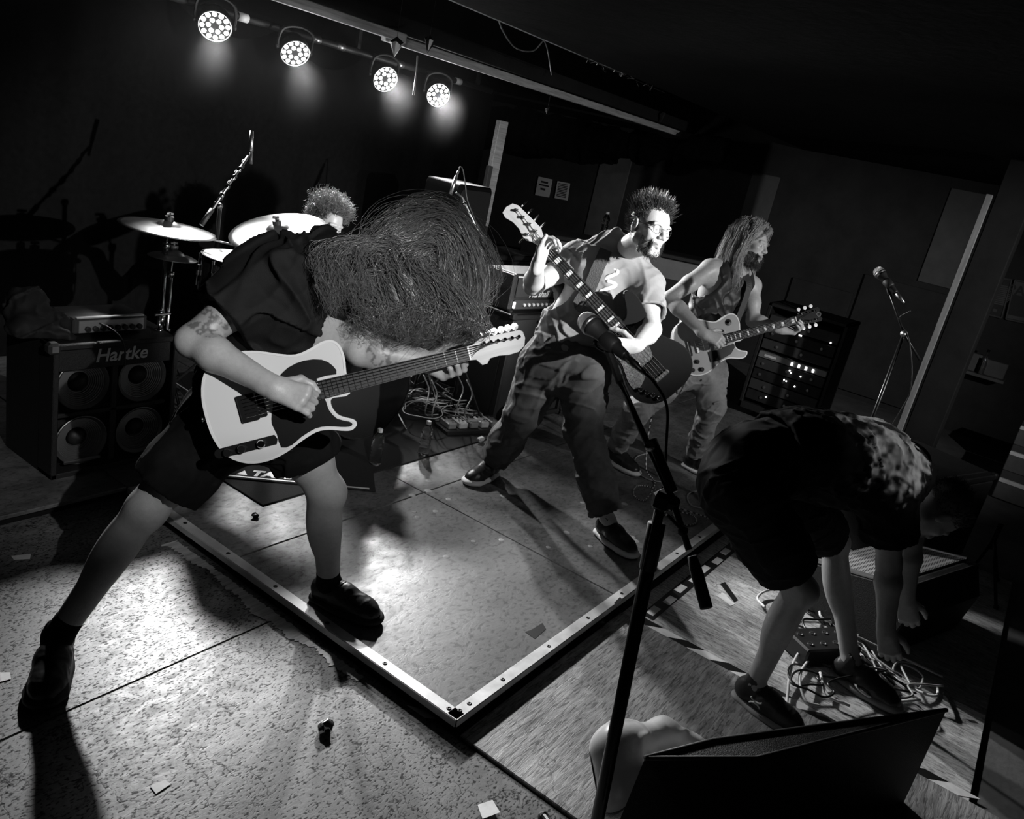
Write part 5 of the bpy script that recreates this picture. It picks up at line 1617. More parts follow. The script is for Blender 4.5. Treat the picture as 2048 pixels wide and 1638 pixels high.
# ------------------------------------------------------------------ the headbanging guitarist
def make_headbanger():
    ankA, toeA, kneeA = gz(116, 1272, 0.04), gz(62, 1474, -0.055), gz(292, 1018, 0.46)
    ankB, toeB, kneeB = gz(657, 1168, 0.085), gz(760, 1252, 0.0), gz(652, 985, 0.50)
    hipA, hipB = pd(440, 850, 2.50), pd(572, 828, 2.62)
    pel = (hipA + hipB) / 2 + V(0, 0, 0.03)
    neck = pd(690, 545, 2.42); chest = pd(610, 630, 2.42); waist = pd(528, 750, 2.5)
    shA, shB = pd(548, 553, 2.36), pd(735, 622, 2.46)
    elA, wrA = pd(384, 683, 2.25), pd(548, 775, 2.19)
    elB, wrB = pd(722, 702, 2.42), pd(846, 720, 2.43)
    hc = pd(800, 605, 2.42)
    e = empty('person', (toeB[0] - 0.3, toeB[1], 0), 'guitarist in black T-shirt and shorts headbanging with long hair flying', 'person')
    fr = cv(-0.1, -0.35, 0.9); fr2 = cv(0.15, -0.55, 0.8)
    B_ = SDF()
    torso(B_, pel, waist, chest, neck, fr, fr2)
    B_.cone(hipA, hipB, 0.095, 0.095, 0.05)
    leg(B_, hipA, kneeA, ankA, nrm(V(0.25, 0.9, 0.1)), 1.1); leg(B_, hipB, kneeB, ankB, nrm(V(-0.5, 0.6, 0)), 1.12)
    for a_, t_ in ((ankA, toeA), (ankB, toeB)):
        d = nrm((t_ - a_) * V(1, 1, 0.2))
        B_.cone(a_, a_ + d * 0.13 + V(0, 0, -0.05), 0.034, 0.03, 0.03)
    B_.cone(neck - (neck - chest) * 0.2, shA, 0.075, 0.062, 0.05); B_.cone(neck - (neck - chest) * 0.2, shB, 0.075, 0.062, 0.05)
    arm(B_, shA, elA, wrA, 1.12); arm(B_, shB, elB, wrB, 1.12)
    B_.cone(neck, hc, 0.058, 0.055, 0.03)
    hf = cv(0.25, -0.72, -0.65); hu = cv(0.8, -0.1, 0.5)
    head(B_, hc, hf, hu)
    hand(B_, wrA, cv(0.93, -0.33, 0.05), cv(0.12, 0.25, 0.95), cv(0.3, 0.9, -0.1), ((1.25, 1.4, 0.7), (1.2, 1.3, 0.7), (1.05, 1.1, 0.6), (0.75, 0.7, 0.4)), sc=1.0,
         thumb=(cv(0.75, 0.25, -0.5), cv(0.75, -0.4, -0.4), cv(0.6, -0.7, -0.2)))
    hand(B_, wrB, cv(0.86, -0.42, 0.0), cv(0.25, -0.72, -0.62), cv(0.45, 0.6, -0.6), ((0.75, 1.15, 0.5), (0.8, 1.2, 0.5), (0.85, 1.2, 0.5), (0.9, 1.1, 0.5)), sc=1.02, spread=0.1,
         thumb=(cv(0.7, 0.65, 0.1), cv(0.95, 0.3, 0.1), cv(0.98, 0.12, 0.05)))
    ta = shA * 0.25 + elA * 0.75
    tb_ = elB * 0.6 + wrB * 0.4
    B_.mesh('body', M['skin'], e, 0.006, [(wrA + cv(0.075, -0.03, 0.0), 0.085, 0.0028), (wrB + cv(0.06, -0.01, 0.02), 0.085, 0.0028)],
            skin_col(0.40, [tattoo(ta + cv(0.01, 0.01, 0.05), 0.062, 2.0, 62), tattoo(tb_ + cv(-0.01, 0, 0.04), 0.05, 8.0, 55)]))
    # T-shirt
    T = SDF()
    torso(T, pel + (waist - pel) * 0.25, waist, chest, neck, fr, fr2, grow=0.022, r=(0.150, 0.142, 0.162, 0.13))
    T.cone(neck - (neck - chest) * 0.22, shA, 0.092, 0.083, 0.06); T.cone(neck - (neck - chest) * 0.22, shB, 0.092, 0.083, 0.06)
    sleeve(T, shA, elA, 0.64, 0.083, 0.088); sleeve(T, shB, elB, 0.6, 0.083, 0.088)
    T.cut(neck + (neck - chest) * 0.12, neck - chest, 0.10, neck + (neck - chest) * 0.5)
    T.wr = folds(0.020, [(elA - shA, 15, 0.45), (cv(0.5, -0.8, 0.2), 12, 0.8)])
    T.shell = 0.03
    T.mesh('t_shirt', M['tee_black'], e, 0.0055)
    # shorts
    Q = SDF()
    Q.cone(pel, waist * 0.6 + pel * 0.4, 0.168, 0.158, 0.05, (fr, 0.72))
    Q.cone(hipA, hipB, 0.115, 0.115, 0.05)
    for hp, kn, t in ((hipA, kneeA, 0.74), (hipB, kneeB, 0.56)):
        Q.chain([hp, hp + (kn - hp) * 0.5, hp + (kn - hp) * (t + 0.12)], [0.112, 0.104, 0.106], 0.05)
        p = hp + (kn - hp) * t
        Q.cut(p, kn - hp, 0.2, p + (kn - hp) * 0.3)
    Q.wr = folds(0.010, [(kneeA - hipA, 16, 0.6), (cv(0.8, 0.3, 0), 24, 0.4)])
    Q.shell = 0.017
    Q.mesh('shorts', M['shorts'], e, 0.0065)
    # socks and shoes
    for a_, t_, zf, kn in ((ankA, toeA, FZ, kneeA), (ankB, toeB, 0.0, kneeB)):
        sk = SDF(); sk.cone(a_ + nrm(kn - a_) * 0.055, a_, 0.043, 0.044, 0.02); sk.cone(a_, a_ + nrm((t_ - a_) * V(1, 1, 0)) * 0.06 + V(0, 0, -0.02), 0.042, 0.038, 0.02)
        sk.mesh('sock', M['shorts'], e, 0.005)
        shoe(e, a_, t_ + V(0, 0, 0.0), UPV, M['rubber'], M['shoe_black'], 1.06, zf)
    # hair: locks thrown over the head in a wide arc, and curls falling over the shoulder
    r = np.random.default_rng(21)
    allp = []
    K = 22
    def root(): return hc + cv(*(r.normal(size=3) * V(0.05, 0.06, 0.03)))
    for i in range(90):                                   # wide arc of whipped hair
        a = r.uniform(0, 1)
        top = 408 + 130 * a + r.normal() * 10; rt = 985 - 90 * a + r.normal() * 12; bt = 560 + 90 * r.uniform(0, 1)
        dz = r.uniform(0.0, 0.22)
        lx_ = 735 + 50 * a
        ctl = [(pd(770 + 40 * a, 575 + 20 * a, 2.36), 0.05), (pd(lx_, 520 - 25 * (1 - a), 2.36 + dz * 0.4), 0.045), (pd(lx_ + 55, top + 18, 2.36 + dz * 0.8), 0.03), (pd((lx_ + rt) / 2 + 25, top, 2.37 + dz), 0.03),
               (pd(rt - 25, (top + bt) / 2 - 20, 2.38 + dz), 0.035), (pd(rt - 10 - 25 * a, bt - 20, 2.38 + dz), 0.04), (pd(rt - 70 - 60 * r.uniform(), bt + 30 + 35 * r.uniform(), 2.37 + dz), 0.035)]
        allp.append(flow([(c_[0] + r.normal(size=3) * 0.012, c_[1] * (0.35 if i % 3 else 1.0)) for c_ in ctl], 34, K, r, 0.016))
    for i in range(80):                                   # strands filling the crown, falling forward and down
        a = r.uniform(0, 1)
        x0 = 735 + 190 * a; y0 = 485 + 60 * abs(a - 0.4)
        dz = r.uniform(-0.02, 0.10)
        ctl = [(pd(780 + 60 * a, 545, 2.36 + dz), 0.05), (pd(x0 - 10, y0 + 50, 2.32 + dz), 0.035), (pd(x0 + 20 + 30 * a, y0 + 110 + 20 * a, 2.30 + dz), 0.03), (pd(x0 + 30 * a + r.normal() * 15, 610 + 40 * a + 30 * r.uniform(), 2.30 + dz), 0.025), (pd(x0 + 10 + r.normal() * 20, 635 + 45 * r.uniform(), 2.31 + dz), 0.02)]
        allp.append(flow([(c_[0], c_[1] * (0.35 if i % 3 else 1.0)) for c_ in ctl], 24, K, r, 0.03, 0.7))
    for i in range(26):                                   # damp curls over the back and shoulder
        a = r.uniform(0, 1); q = r.uniform(0, 1)
        x0 = 640 + 90 * a
        ctl = [(pd(770, 480 + 60 * q, 2.36), 0.02), (pd(x0 + 60, 478 + 25 * q, 2.31), 0.012), (pd(x0 + r.normal() * 6, 492 + 25 * q, 2.262), 0.006), (pd(x0 - 4 + r.normal() * 10, 535 + 30 * q, 2.232), 0.005), (pd(x0 + 14 + r.normal() * 14, 580 + 50 * q, 2.212), 0.004)]
        allp.append(flow(ctl, 16, K, r, 0.018, 1.0))
    P_ = np.concatenate(allp)
    strands('long_hair', P_, np.random.default_rng(2).uniform(0.0004, 0.0011, len(P_)), 0.0002, M['hair_brown'], e)
    return e


make_headbanger()


def reach(px, py, base, L, near=True):
    """point on a pixel's ray at distance L from base"""
    d = ray(px, py); o = CAM - base
    a = d @ d; b = d @ o; c = o @ o - L * L
    q = b * b - a * c
    if q < 0: t = -b / a
    else: t = (-b - math.sqrt(q)) / a if near else (-b + math.sqrt(q)) / a
    return CAM + d * t


def scalp(P, A, n, r, seed_lo=-0.02, back=True, hairline=0.052):
    """random roots on the cranium; returns points and outward normals"""
    out = []; nr = []
    while len(out) < n:
        v = nrm(r.normal(size=3))
        q = V(0, -0.014, 0.036) + v * V(0.078, 0.100, 0.083)
        if q[2] < seed_lo - 0.03 and q[1] > -0.05: continue
        if q[1] > 0.045 and q[2] < 0.078: continue            # forehead
        if q[1] > 0.0 and q[2] < 0.030: continue              # temples, cheeks
        if q[2] < -0.06: continue
        out.append(q); nr.append(v)
    return np.array(out), np.array(nr)


def short_hair(P, A, c, n, r, length, sweep, lift=0.6, K=7, curl=0.0, scl=1.0):
    q, v = scalp(P, A, n, r)
    t = np.linspace(0, 1, K)[None, :, None]
    L = (length * r.uniform(0.6, 1.25, n) * np.where(q[:, 2] > 0.06, 1.0, 0.55))[:, None, None]
    d0 = v * lift + np.asarray(sweep)[None] * (0.5 + 0.5 * (q[:, 2:3] > 0.03)) + r.normal(size=(n, 3)) * 0.18
    d0 /= np.linalg.norm(d0, axis=1)[:, None]
    d1 = d0 + np.asarray(sweep)[None] * 0.7 + r.normal(size=(n, 3)) * 0.25
    d1 /= np.linalg.norm(d1, axis=1)[:, None]
    loc = q[:, None, :] * 0.985 + L * (t * d0[:, None, :] + t * t * 0.6 * (d1 - d0)[:, None, :])
    if curl > 0:
        ph = r.uniform(0, 6.28, (n, 1, 3)); loc = loc + np.sin(t * r.uniform(8, 14, (n, 1, 1)) + ph) * curl * t
    return c + (loc * scl) @ A.T


def beard_hair(P, A, c, n, r, length, zmax=-0.045, down=0.7):
    out = []
    while len(out) < n:
        x = r.uniform(-0.062, 0.062); z = r.uniform(-0.11, zmax)
        if abs(x) < 0.024 and -0.078 < z < -0.052: continue
        if z > -0.075 and abs(x) < 0.030 and z > -0.050: continue
        y = 0.030 + 0.062 * math.sqrt(max(0.02, 1 - (x / 0.064) ** 2 - ((z + 0.03) / 0.105) ** 2))
        if abs(x) > 0.04: y -= 0.004
        out.append((x, y, z))
    q = np.array(out)
    d = np.stack([q[:, 0] * 4, np.full(n, 0.35), np.full(n, -down)], 1) + r.normal(size=(n, 3)) * 0.22
    d /= np.linalg.norm(d, axis=1)[:, None]
    t = np.linspace(0, 1, 5)[None, :, None]
    L = (length * r.uniform(0.5, 1.2, n) * (0.6 + 6 * np.clip(-0.055 - q[:, 2], 0, 0.07)) * np.where(np.abs(q[:, 0]) > 0.036, 0.35, 1.0))[:, None, None]
    loc = q[:, None, :] + L * t * d[:, None, :]
    return c + loc @ A.T


def brows(P, parent, m, r):
    ps = []
    for s in (-1, 1):
        for i in range(60):
            u = r.uniform(0, 1)
            a = P(s * (0.012 + 0.036 * u), 0.094 - 0.016 * u, 0.022 + 0.006 * math.sin(u * 2.4) + r.normal() * 0.0015)
            b = P(s * (0.012 + 0.036 * u + 0.009), 0.0965 - 0.016 * u - 0.004, 0.025 + 0.006 * math.sin(u * 2.4))
            ps.append([a, (a + b) / 2 + (a - P(0, 0, 0)) * 0.004, b])
    strands('eyebrows', ps, 0.0007, 0.0003, m, parent)


def face_col(base, P, c, marks=(), lip=0.75):
    cl = [P(0, 0.098, -0.063)]
    def f(Q):
        col = base * (1 + 0.08 * vnoise(Q * 14 + 5.3) + 0.04 * vnoise(Q * 60))
        d = np.linalg.norm((Q - cl[0]), axis=1)
        col = np.where(d < 0.017, col * lip, col)
        for s in (-1, 1):
            e_ = P(s * 0.0315, 0.088, -0.001)
            d = np.linalg.norm(Q - e_, axis=1)
            col = np.where(d < 0.007, col * 0.45, col)
        for (fn,) in marks: col = fn(Q, col)
        return col
    return f


def pants(S_, hip, knee, ank, r0, r1, r2, r3):
    S_.chain([hip, hip * 0.5 + knee * 0.5, knee, knee * 0.4 + ank * 0.6, ank], [r0, (r0 + r1) / 2, r1, r2, r3], 0.04)


def strap(parent, pts, w_, m, n, name='strap'):
    """flat band through points; n = list of band normals"""
    C = spline(pts, 6); Nn = spline(n, 6)
    T = np.gradient(C, axis=0); T /= np.linalg.norm(T, axis=1)[:, None]
    S2 = np.cross(T, Nn); S2 /= np.linalg.norm(S2, axis=1)[:, None]
    N2 = np.cross(S2, T)
    rings = np.stack([C - S2 * w_ / 2, C + S2 * w_ / 2, C + S2 * w_ / 2 + N2 * 0.003, C - S2 * w_ / 2 + N2 * 0.003], 1)
    k = len(C); fs = []
    for i in range(k - 1):
        for j in range(4):
            fs.append([i * 4 + j, i * 4 + (j + 1) % 4, (i + 1) * 4 + (j + 1) % 4, (i + 1) * 4 + j])
    fs += [[0, 1, 2, 3], [(k - 1) * 4 + j for j in (3, 2, 1, 0)]]
    return MB().add(rings.reshape(-1, 3), fs).build(name, m, parent, world=True)


M['tee_patch'] = mat('pale_patch_jersey', 0.01, 0.85, attr='Col', spec=0.1)


# ------------------------------------------------------------------ the bass player
def make_bassist():
    ankA = gz(986, 922, 0.095); ankB = gz(1216, 1042, 0.095)
    toeA = gz(940, 968, 0.0); toeB = gz(1232, 1094, 0.0)
    kneeA = reach(1046, 828, ankA, 0.44); kneeB = reach(1166, 858, ankB, 0.45)
    hipA = pd(1088, 728, 3.98); hipB = pd(1172, 742, 3.90)
    pel = pd(1130, 712, 3.94); waist = pd(1164, 640, 3.92); chest = pd(1206, 563, 3.90); neck = pd(1245, 502, 3.90)
    shA = pd(1152, 520, 3.95); shB = pd(1290, 572, 3.84)
    elA = reach(1066, 572, shA, 0.30); wrA = reach(1075, 530, elA, 0.255)
    elB = pd(1304, 660, 3.68); wrB = pd(1270, 692, 3.53)
    hc = pd(1298, 458, 3.62)
    f1 = cv(0.1, -0.1, 1); f2 = cv(0.2, -0.25, 1)
    e = empty('person', ((ankA + ankB) / 2 * V(1, 1, 0)), 'bearded bass player in grey T-shirt and dark jeans leaning over his bass', 'person')
    B_ = SDF()
    torso(B_, pel, waist, chest, neck, f1, f2)
    B_.cone(hipA, hipB, 0.095, 0.095, 0.05)
    leg(B_, hipA, kneeA, ankA, nrm(cv(-0.2, 0, -1))); leg(B_, hipB, kneeB, ankB, nrm(cv(-0.2, 0, -1)))
    for a_, t_ in ((ankA, toeA), (ankB, toeB)):
        B_.cone(a_, a_ + nrm((t_ - a_) * V(1, 1, 0)) * 0.13 + V(0, 0, -0.05), 0.034, 0.03, 0.03)
    B_.cone(neck - (neck - chest) * 0.2, shA, 0.07, 0.06, 0.05); B_.cone(neck - (neck - chest) * 0.2, shB, 0.07, 0.06, 0.05)
    arm(B_, shA, elA, wrA, 1.08); arm(B_, shB, elB, wrB, 1.05)
    hf = cv(0.50, -0.30, 0.80); hu = cv(0.30, 0.94, 0.18)
    P, A = head(B_, hc, hf, hu, 1.03)
    B_.cone(neck - (neck - chest) * 0.1, P(0, -0.03, -0.05), 0.060, 0.056, 0.03)
    B_.cone(P(0, 0.03, -0.085), neck * 0.5 + P(0, 0, -0.06) * 0.5, 0.03, 0.045, 0.03)
    hand(B_, wrA, cv(0.30, 0.85, 0.1), cv(-0.75, 0.35, -0.5), cv(-0.3, 0.5, 0.8), ((0.8, 1.0, 0.6),) * 4, sc=1.05, spread=0.1,
         thumb=(cv(0.1, 0.9, 0.4), cv(0.4, 0.85, 0.3), cv(0.5, 0.8, 0.2)))
    hand(B_, wrB, cv(-0.80, -0.05, 0.35), cv(0.25, -0.45, 0.85), cv(0.1, 0.9, 0.3), ((0.9, 0.9, 0.4), (0.9, 1.0, 0.4), (1.0, 1.0, 0.4), (1.0, 1.0, 0.5)), sc=1.03,
         thumb=(cv(-0.6, 0.7, -0.2), cv(-0.85, 0.4, -0.2), cv(-0.9, 0.2, -0.2)))
    B_.mesh('body', M['skin'], e, 0.006, [(hc + A @ V(0, 0.02, -0.01), 0.125, 0.0034), (wrA + cv(0.02, 0.06, 0.0), 0.09, 0.003), (wrB + cv(-0.06, 0, 0.02), 0.085, 0.003)], face_col(0.46, P, hc))
    T = SDF()
    torso(T, pel + (waist - pel) * 0.1, waist, chest, neck, f1, f2, grow=0.02, r=(0.152, 0.145, 0.162, 0.125))
    T.cone(neck - (neck - chest) * 0.24, shA, 0.088, 0.078, 0.06); T.cone(neck - (neck - chest) * 0.24, shB, 0.088, 0.078, 0.06)
    sleeve(T, shA, elA, 0.55, 0.078, 0.083); sleeve(T, shB, elB, 0.64, 0.078, 0.083)
    T.cut(neck + (neck - chest) * 0.02, neck - chest + cv(0, 0.02, 0.03), 0.095, neck + (neck - chest) * 0.5)
    T.wr = folds(0.010, [(elA - shA, 20, 0.35), (cv(0.4, -0.85, 0.2), 13, 0.45), (cv(0.8, -0.5, 0), 22, 0.35)])
    T.shell = 0.017
    ts = T.mesh('t_shirt', M['tee_grey'], e, 0.0055)
    # ribbed collar
    nk = nrm(neck - chest); u_ = nrm(np.cross(nk, f2)); w_ = np.cross(u_, nk)
    MB().tube([neck + nk * (0.004 - 0.016 * math.sin(t)) + u_ * 0.082 * math.cos(t) - w_ * 0.070 * math.sin(t) * -1 for t in np.linspace(0, TAU, 33)], 0.0065, 8, cap=False).build('collar', M['tee_grey'], ts, True, world=True)
    # snake emblem on the chest
    cc = pd(1218, 566, 3.72)
    us = []
    for t in np.linspace(0, 1, 40):
        y = 28 - 54 * t; x = (8 + 8 * t) * math.sin(t * 4.2 * math.pi) + 12 * (0.5 - t)
        us.append(pd(1220 + x + 0.25 * (-y) * -0.2, 566 - y, 3.72 - 0.0))
    us = np.array(us)
    # project the snake on to the shirt front
    Bm = T
    def on_cloth(pts_):
        out = []
        lo, hi = pts_.min(0) - 0.12, pts_.max(0) + 0.12
        h_ = 0.006; D = T.grid(lo, hi, h_)
        for p in pts_:
            dr = nrm(p - CAM); q = p - dr * 0.08
            for _ in range(80):
                ix = np.clip(((q - lo) / h_).astype(int), 0, np.array(D.shape) - 1)
                if D[tuple(ix)] < 0.001: break
                q = q + dr * 0.003
            out.append(q - dr * 0.003)
        return np.array(out)
    sn = on_cloth(us)
    rad = np.interp(np.linspace(0, 1, 40), [0, 0.08, 0.2, 0.8, 1], [0.003, 0.011, 0.009, 0.010, 0.002])
    MB().tube(sn, rad, 8, flat=(CAM - sn[20], 0.35)).build('snake_emblem', M['sole_white'], ts, True, world=True)
    # jeans
    J = SDF()
    J.cone(pel - (waist - pel) * 0.1, pel * 0.55 + waist * 0.45, 0.168, 0.155, 0.05, (f1, 0.72)); J.cone(hipA, hipB, 0.112, 0.112, 0.05)
    for hp, kn, an in ((hipA, kneeA, ankA), (hipB, kneeB, ankB)):
        pants(J, hp, kn, an + (kn - an) * 0.06, 0.108, 0.086, 0.080, 0.080)
        p = an + (kn - an) * 0.10
        J.cut(p, an - kn, 0.14, p + (an - kn) * 0.25)
    J.wr = folds(0.011, [(kneeA - hipA, 12, 0.3), (cv(1, -0.2, 0.1), 18, 0.5), (cv(0.7, 0.7, 0.2), 24, 0.35)])
    J.shell = 0.017
    J.mesh('jeans', M['denim_dark'], e, 0.006)
    for a_, t_ in ((ankA, toeA), (ankB, toeB)):
        shoe(e, a_, t_, UPV, M['sole_white'], M['shoe_black'], 1.02)
    r = np.random.default_rng(31)
    hp = short_hair(P, A, hc, 2600, r, 0.062, (0.20, 0.10, 0.45), 0.6)
    strands('hair', hp, 0.0011, 0.0003, M['hair_dark'], e)
    bh = beard_hair(P, A, hc, 2600, r, 0.034, zmax=-0.036)
    strands('beard', bh, 0.0008, 0.0003, M['beard'], e)
    brows(P, e, M['beard'], r)
    # thin glasses
    g = MB()
    for s in (-1, 1):
        g.tube([P(s * 0.033 + 0.021 * math.cos(t), 0.100 - abs(0.021 * math.cos(t) + s * 0.033) * 0.28 + 0.003, 0.002 + 0.018 * math.sin(t)) for t in np.linspace(0, TAU, 21)], 0.0011, 6, cap=False)
        g.tube([P(s * 0.055, 0.088, 0.006), P(s * 0.078, 0.06, 0.008), P(s * 0.084, -0.005, 0.014), P(s * 0.082, -0.02, 0.0)], 0.0013, 6)
    g.tube([P(-0.012, 0.100, 0.006), P(0, 0.104, 0.008), P(0.012, 0.100, 0.006)], 0.0011, 6)
    g.build('glasses', M['stand'], e, True, world=True)
    # leather strap of the bass over the shoulder
    sp_ = on_cloth(np.array([pd(1212, 500, 3.8), pd(1203, 520, 3.75), pd(1192, 545, 3.75), pd(1178, 580, 3.75), pd(1160, 610, 3.75)]))
    sp_ = sp_ + (CAM - sp_) * 0.003
    strap(bass, list(sp_) + [bb_ + bx * 0.40 - by * -0.0 + bz_ * -0.02], 0.06, M['leather'], [nrm(CAM - q) for q in list(sp_) + [bb_]])
    # beaded bracelet
    MB().tube([wrB + nrm(elB - wrB) * 0.02 + 0.031 * (np.cross(nrm(elB - wrB), UPV) * math.cos(t) + np.cross(nrm(elB - wrB), np.cross(nrm(elB - wrB), UPV)) * math.sin(t)) for t in np.linspace(0, TAU, 17)], 0.004, 6, cap=False).build('bracelet', M['leather'], e, True, world=True)
    return e


# ------------------------------------------------------------------ the long haired guitarist
def make_blond():
    ankA = gz(1232, 898, 0.095); ankB = gz(1388, 912, 0.095)
    toeA = gz(1256, 944, 0.0); toeB = gz(1424, 958, 0.0)
    pel = pd(1390, 722, 4.92)
    hipA = pd(1368, 738, 4.94); hipB = pd(1418, 744, 4.96)
    kneeA = reach(1272, 822, ankA, 0.43); kneeB = reach(1424, 812, ankB, 0.43)
    waist = pd(1415, 655, 4.90); chest = pd(1445, 585, 4.87); neck = pd(1468, 532, 4.85)
    shA = pd(1420, 538, 4.78); shB = pd(1503, 572, 4.92)
    elA = pd(1338, 597, 4.66); wrA = pd(1408, 668, 4.535)
    elB = pd(1506, 641, 4.86); wrB = pd(1560, 659, 4.745)
    hc = pd(1500, 490, 4.80)
    f1 = cv(0.35, -0.1, 0.9); f2 = cv(0.5, -0.2, 0.85)
    e = empty('person', ((ankA + ankB) / 2 * V(1, 1, 0)), 'long haired bearded guitarist in black vest and faded jeans', 'person')
    B_ = SDF()
    torso(B_, pel, waist, chest, neck, f1, f2, r=(0.14, 0.125, 0.148, 0.11))
    B_.cone(hipA, hipB, 0.09, 0.09, 0.05)
    leg(B_, hipA, kneeA, ankA, nrm(cv(-0.3, 0, -1)), 0.95); leg(B_, hipB, kneeB, ankB, nrm(cv(-0.3, 0, -1)), 0.95)
    for a_, t_ in ((ankA, toeA), (ankB, toeB)):
        B_.cone(a_, a_ + nrm((t_ - a_) * V(1, 1, 0)) * 0.13 + V(0, 0, -0.05), 0.034, 0.03, 0.03)
    B_.cone(neck - (neck - chest) * 0.2, shA, 0.066, 0.060, 0.05); B_.cone(neck - (neck - chest) * 0.2, shB, 0.066, 0.060, 0.05)
    arm(B_, shA, elA, wrA, 1.0); arm(B_, shB, elB, wrB, 1.0)
    hf = cv(0.74, -0.30, 0.60); hu = cv(0.30, 0.94, 0.10)
    P, A = head(B_, hc, hf, hu)
    B_.cone(neck - (neck - chest) * 0.1, P(0, -0.03, -0.05), 0.058, 0.054, 0.03)
    hand(B_, wrA, cv(0.85, -0.35, 0.15), cv(0.1, 0.3, 0.95), cv(0.3, 0.9, 0.0), ((0.8, 0.9, 0.4),) * 4,
         thumb=(cv(0.8, 0.3, -0.3), cv(0.9, 0.0, -0.3), cv(0.9, -0.2, -0.3)))
    hand(B_, wrB, cv(0.9, -0.1, 0.05), cv(0.15, -0.72, -0.62), cv(0.4, 0.6, -0.6), ((0.75, 1.15, 0.5), (0.8, 1.2, 0.5), (0.85, 1.2, 0.5), (0.9, 1.1, 0.5)), spread=0.1,
         thumb=(cv(0.6, 0.75, -0.1), cv(0.9, 0.4, 0), cv(0.95, 0.2, 0)))
    tt = chest * 0.3 + neck * 0.7 + nrm(f2) * 0.1
    B_.mesh('body', M['skin'], e, 0.006, [(hc + A @ V(0, 0.02, -0.01), 0.125, 0.0034), (wrA + cv(0.06, -0.02, 0), 0.085, 0.003), (wrB + cv(0.06, 0.02, 0), 0.085, 0.003)], face_col(0.46, P, hc, [tattoo(tt, 0.09, 3.0, 60, 0.55), tattoo(elA * 0.6 + shA * 0.4, 0.05, 5.0, 60, 0.6)]))
    T = SDF()
    torso(T, pel + (waist - pel) * 0.0, waist, chest, neck, f1, f2, grow=0.028, r=(0.142, 0.132, 0.150, 0.105))
    nk = nrm(neck - chest)
    for sh in (shA, shB):
        T.cone(neck - nk * 0.03 + (sh - neck) * 0.25, neck - nk * 0.035 + (sh - neck) * 0.62, 0.066, 0.062, 0.04)
        T.cut(sh - (sh - neck) * 0.15 - nk * 0.02, sh - neck, 0.13, sh - nk * 0.03 + (sh - neck) * 0.3)
    T.cut(neck - nk * 0.075 + nrm(f2) * 0.06, nk * 0.8 + nrm(f2) * 0.75, 0.10, neck + nk * 0.03 + nrm(f2) * 0.07)
    T.wr = folds(0.010, [(cv(0.4, -0.85, 0.2), 17, 0.5), (cv(0.8, 0.5, 0), 22, 0.4)])
    T.shell = 0.017
    T.mesh('vest', M['vest'], e, 0.0055)
    J = SDF()
    J.cone(pel - (waist - pel) * 0.15, pel * 0.6 + waist * 0.4, 0.155, 0.142, 0.05, (f1, 0.72)); J.cone(hipA, hipB, 0.104, 0.104, 0.05)
    for hp_, kn, an in ((hipA, kneeA, ankA), (hipB, kneeB, ankB)):
        pants(J, hp_, kn, an + (kn - an) * 0.05, 0.098, 0.072, 0.060, 0.056)
        p = an + (kn - an) * 0.07
        J.cut(p, an - kn, 0.12, p + (an - kn) * 0.25)
    J.wr = folds(0.010, [(cv(1, -0.2, 0.1), 24, 0.6), (cv(0.6, 0.7, 0.2), 26, 0.4)])
    J.shell = 0.017
    J.mesh('jeans', M['denim_mid'], e, 0.0055)
    for a_, t_ in ((ankA, toeA), (ankB, toeB)):
        shoe(e, a_, t_, UPV, M['sole_white'], M['shoe_black'], 1.0)
    r = np.random.default_rng(41)
    allp = []
    q, v = scalp(P, A, 260, r)
    for qi, vi in zip(q, v):
        side = -1 if (qi[0] < 0) else 1
        L = r.uniform(0.24, 0.36)
        bk = qi[1] < 0.0
        p0 = qi * 0.99; p1 = qi + vi * 0.03 + V(0, -0.004, 0.008)
        sx = side * (0.088 + 0.02 * r.uniform()) if abs(qi[0]) > 0.015 or not bk else qi[0] * 3
        y2 = min(qi[1], 0.03) * 0.7 - (0.03 if bk else -0.01)
        p2 = V(sx, y2, 0.0 + 0.02 * r.normal()); p3 = V(sx * 1.08, y2 - 0.01, -0.10 + 0.02 * r.normal()); 
        p4 = V(sx * 1.05 + 0.01 * r.normal(), y2 + 0.03 * r.normal() - 0.01, 0.03 - L + 0.02)
        p5 = V(sx * 1.0 + 0.015 * r.normal(), y2 + 0.03 * r.normal(), 0.0 - L)
        dn = A.T @ V(0, 0, -1)
        p4 = p4 * 0.5 + (p3 + dn * (L * 0.4)) * 0.5; p5 = p4 + dn * 0.08 + V(0.01 * r.normal(), 0.01 * r.normal(), 0)
        W = [hc + A @ x for x in (p0, p1, p2, p3, p4, p5)]
        allp.append(flow([(W[0], 0.014), (W[1], 0.014), (W[2], 0.013), (W[3], 0.012), (W[4], 0.010), (W[5], 0.010)], 14, 18, r, 0.014, 0.7))
    P_ = np.concatenate(allp)
    strands('long_hair', P_, np.random.default_rng(2).uniform(0.0007, 0.0014, len(P_)), 0.0003, M['hair_blond'], e)
    strands('beard', beard_hair(P, A, hc, 2000, r, 0.045, zmax=-0.046), 0.0009, 0.0003, M['beard_fair'], e)
    brows(P, e, M['beard'], r)
    # guitar strap
    f2n = nrm(f2)
    s0 = neck - nk * 0.03 + (shB - neck) * 0.30 + nrm(cv(0, 1, 0)) * 0.066
    s1 = chest + f2n * 0.135 + cv(0.055, 0.02, 0); s2 = waist + f2n * 0.14 + cv(0.06, 0.02, 0)
    s3 = lb + lx * 0.262 + ly * 0.128 - lz * 0.03
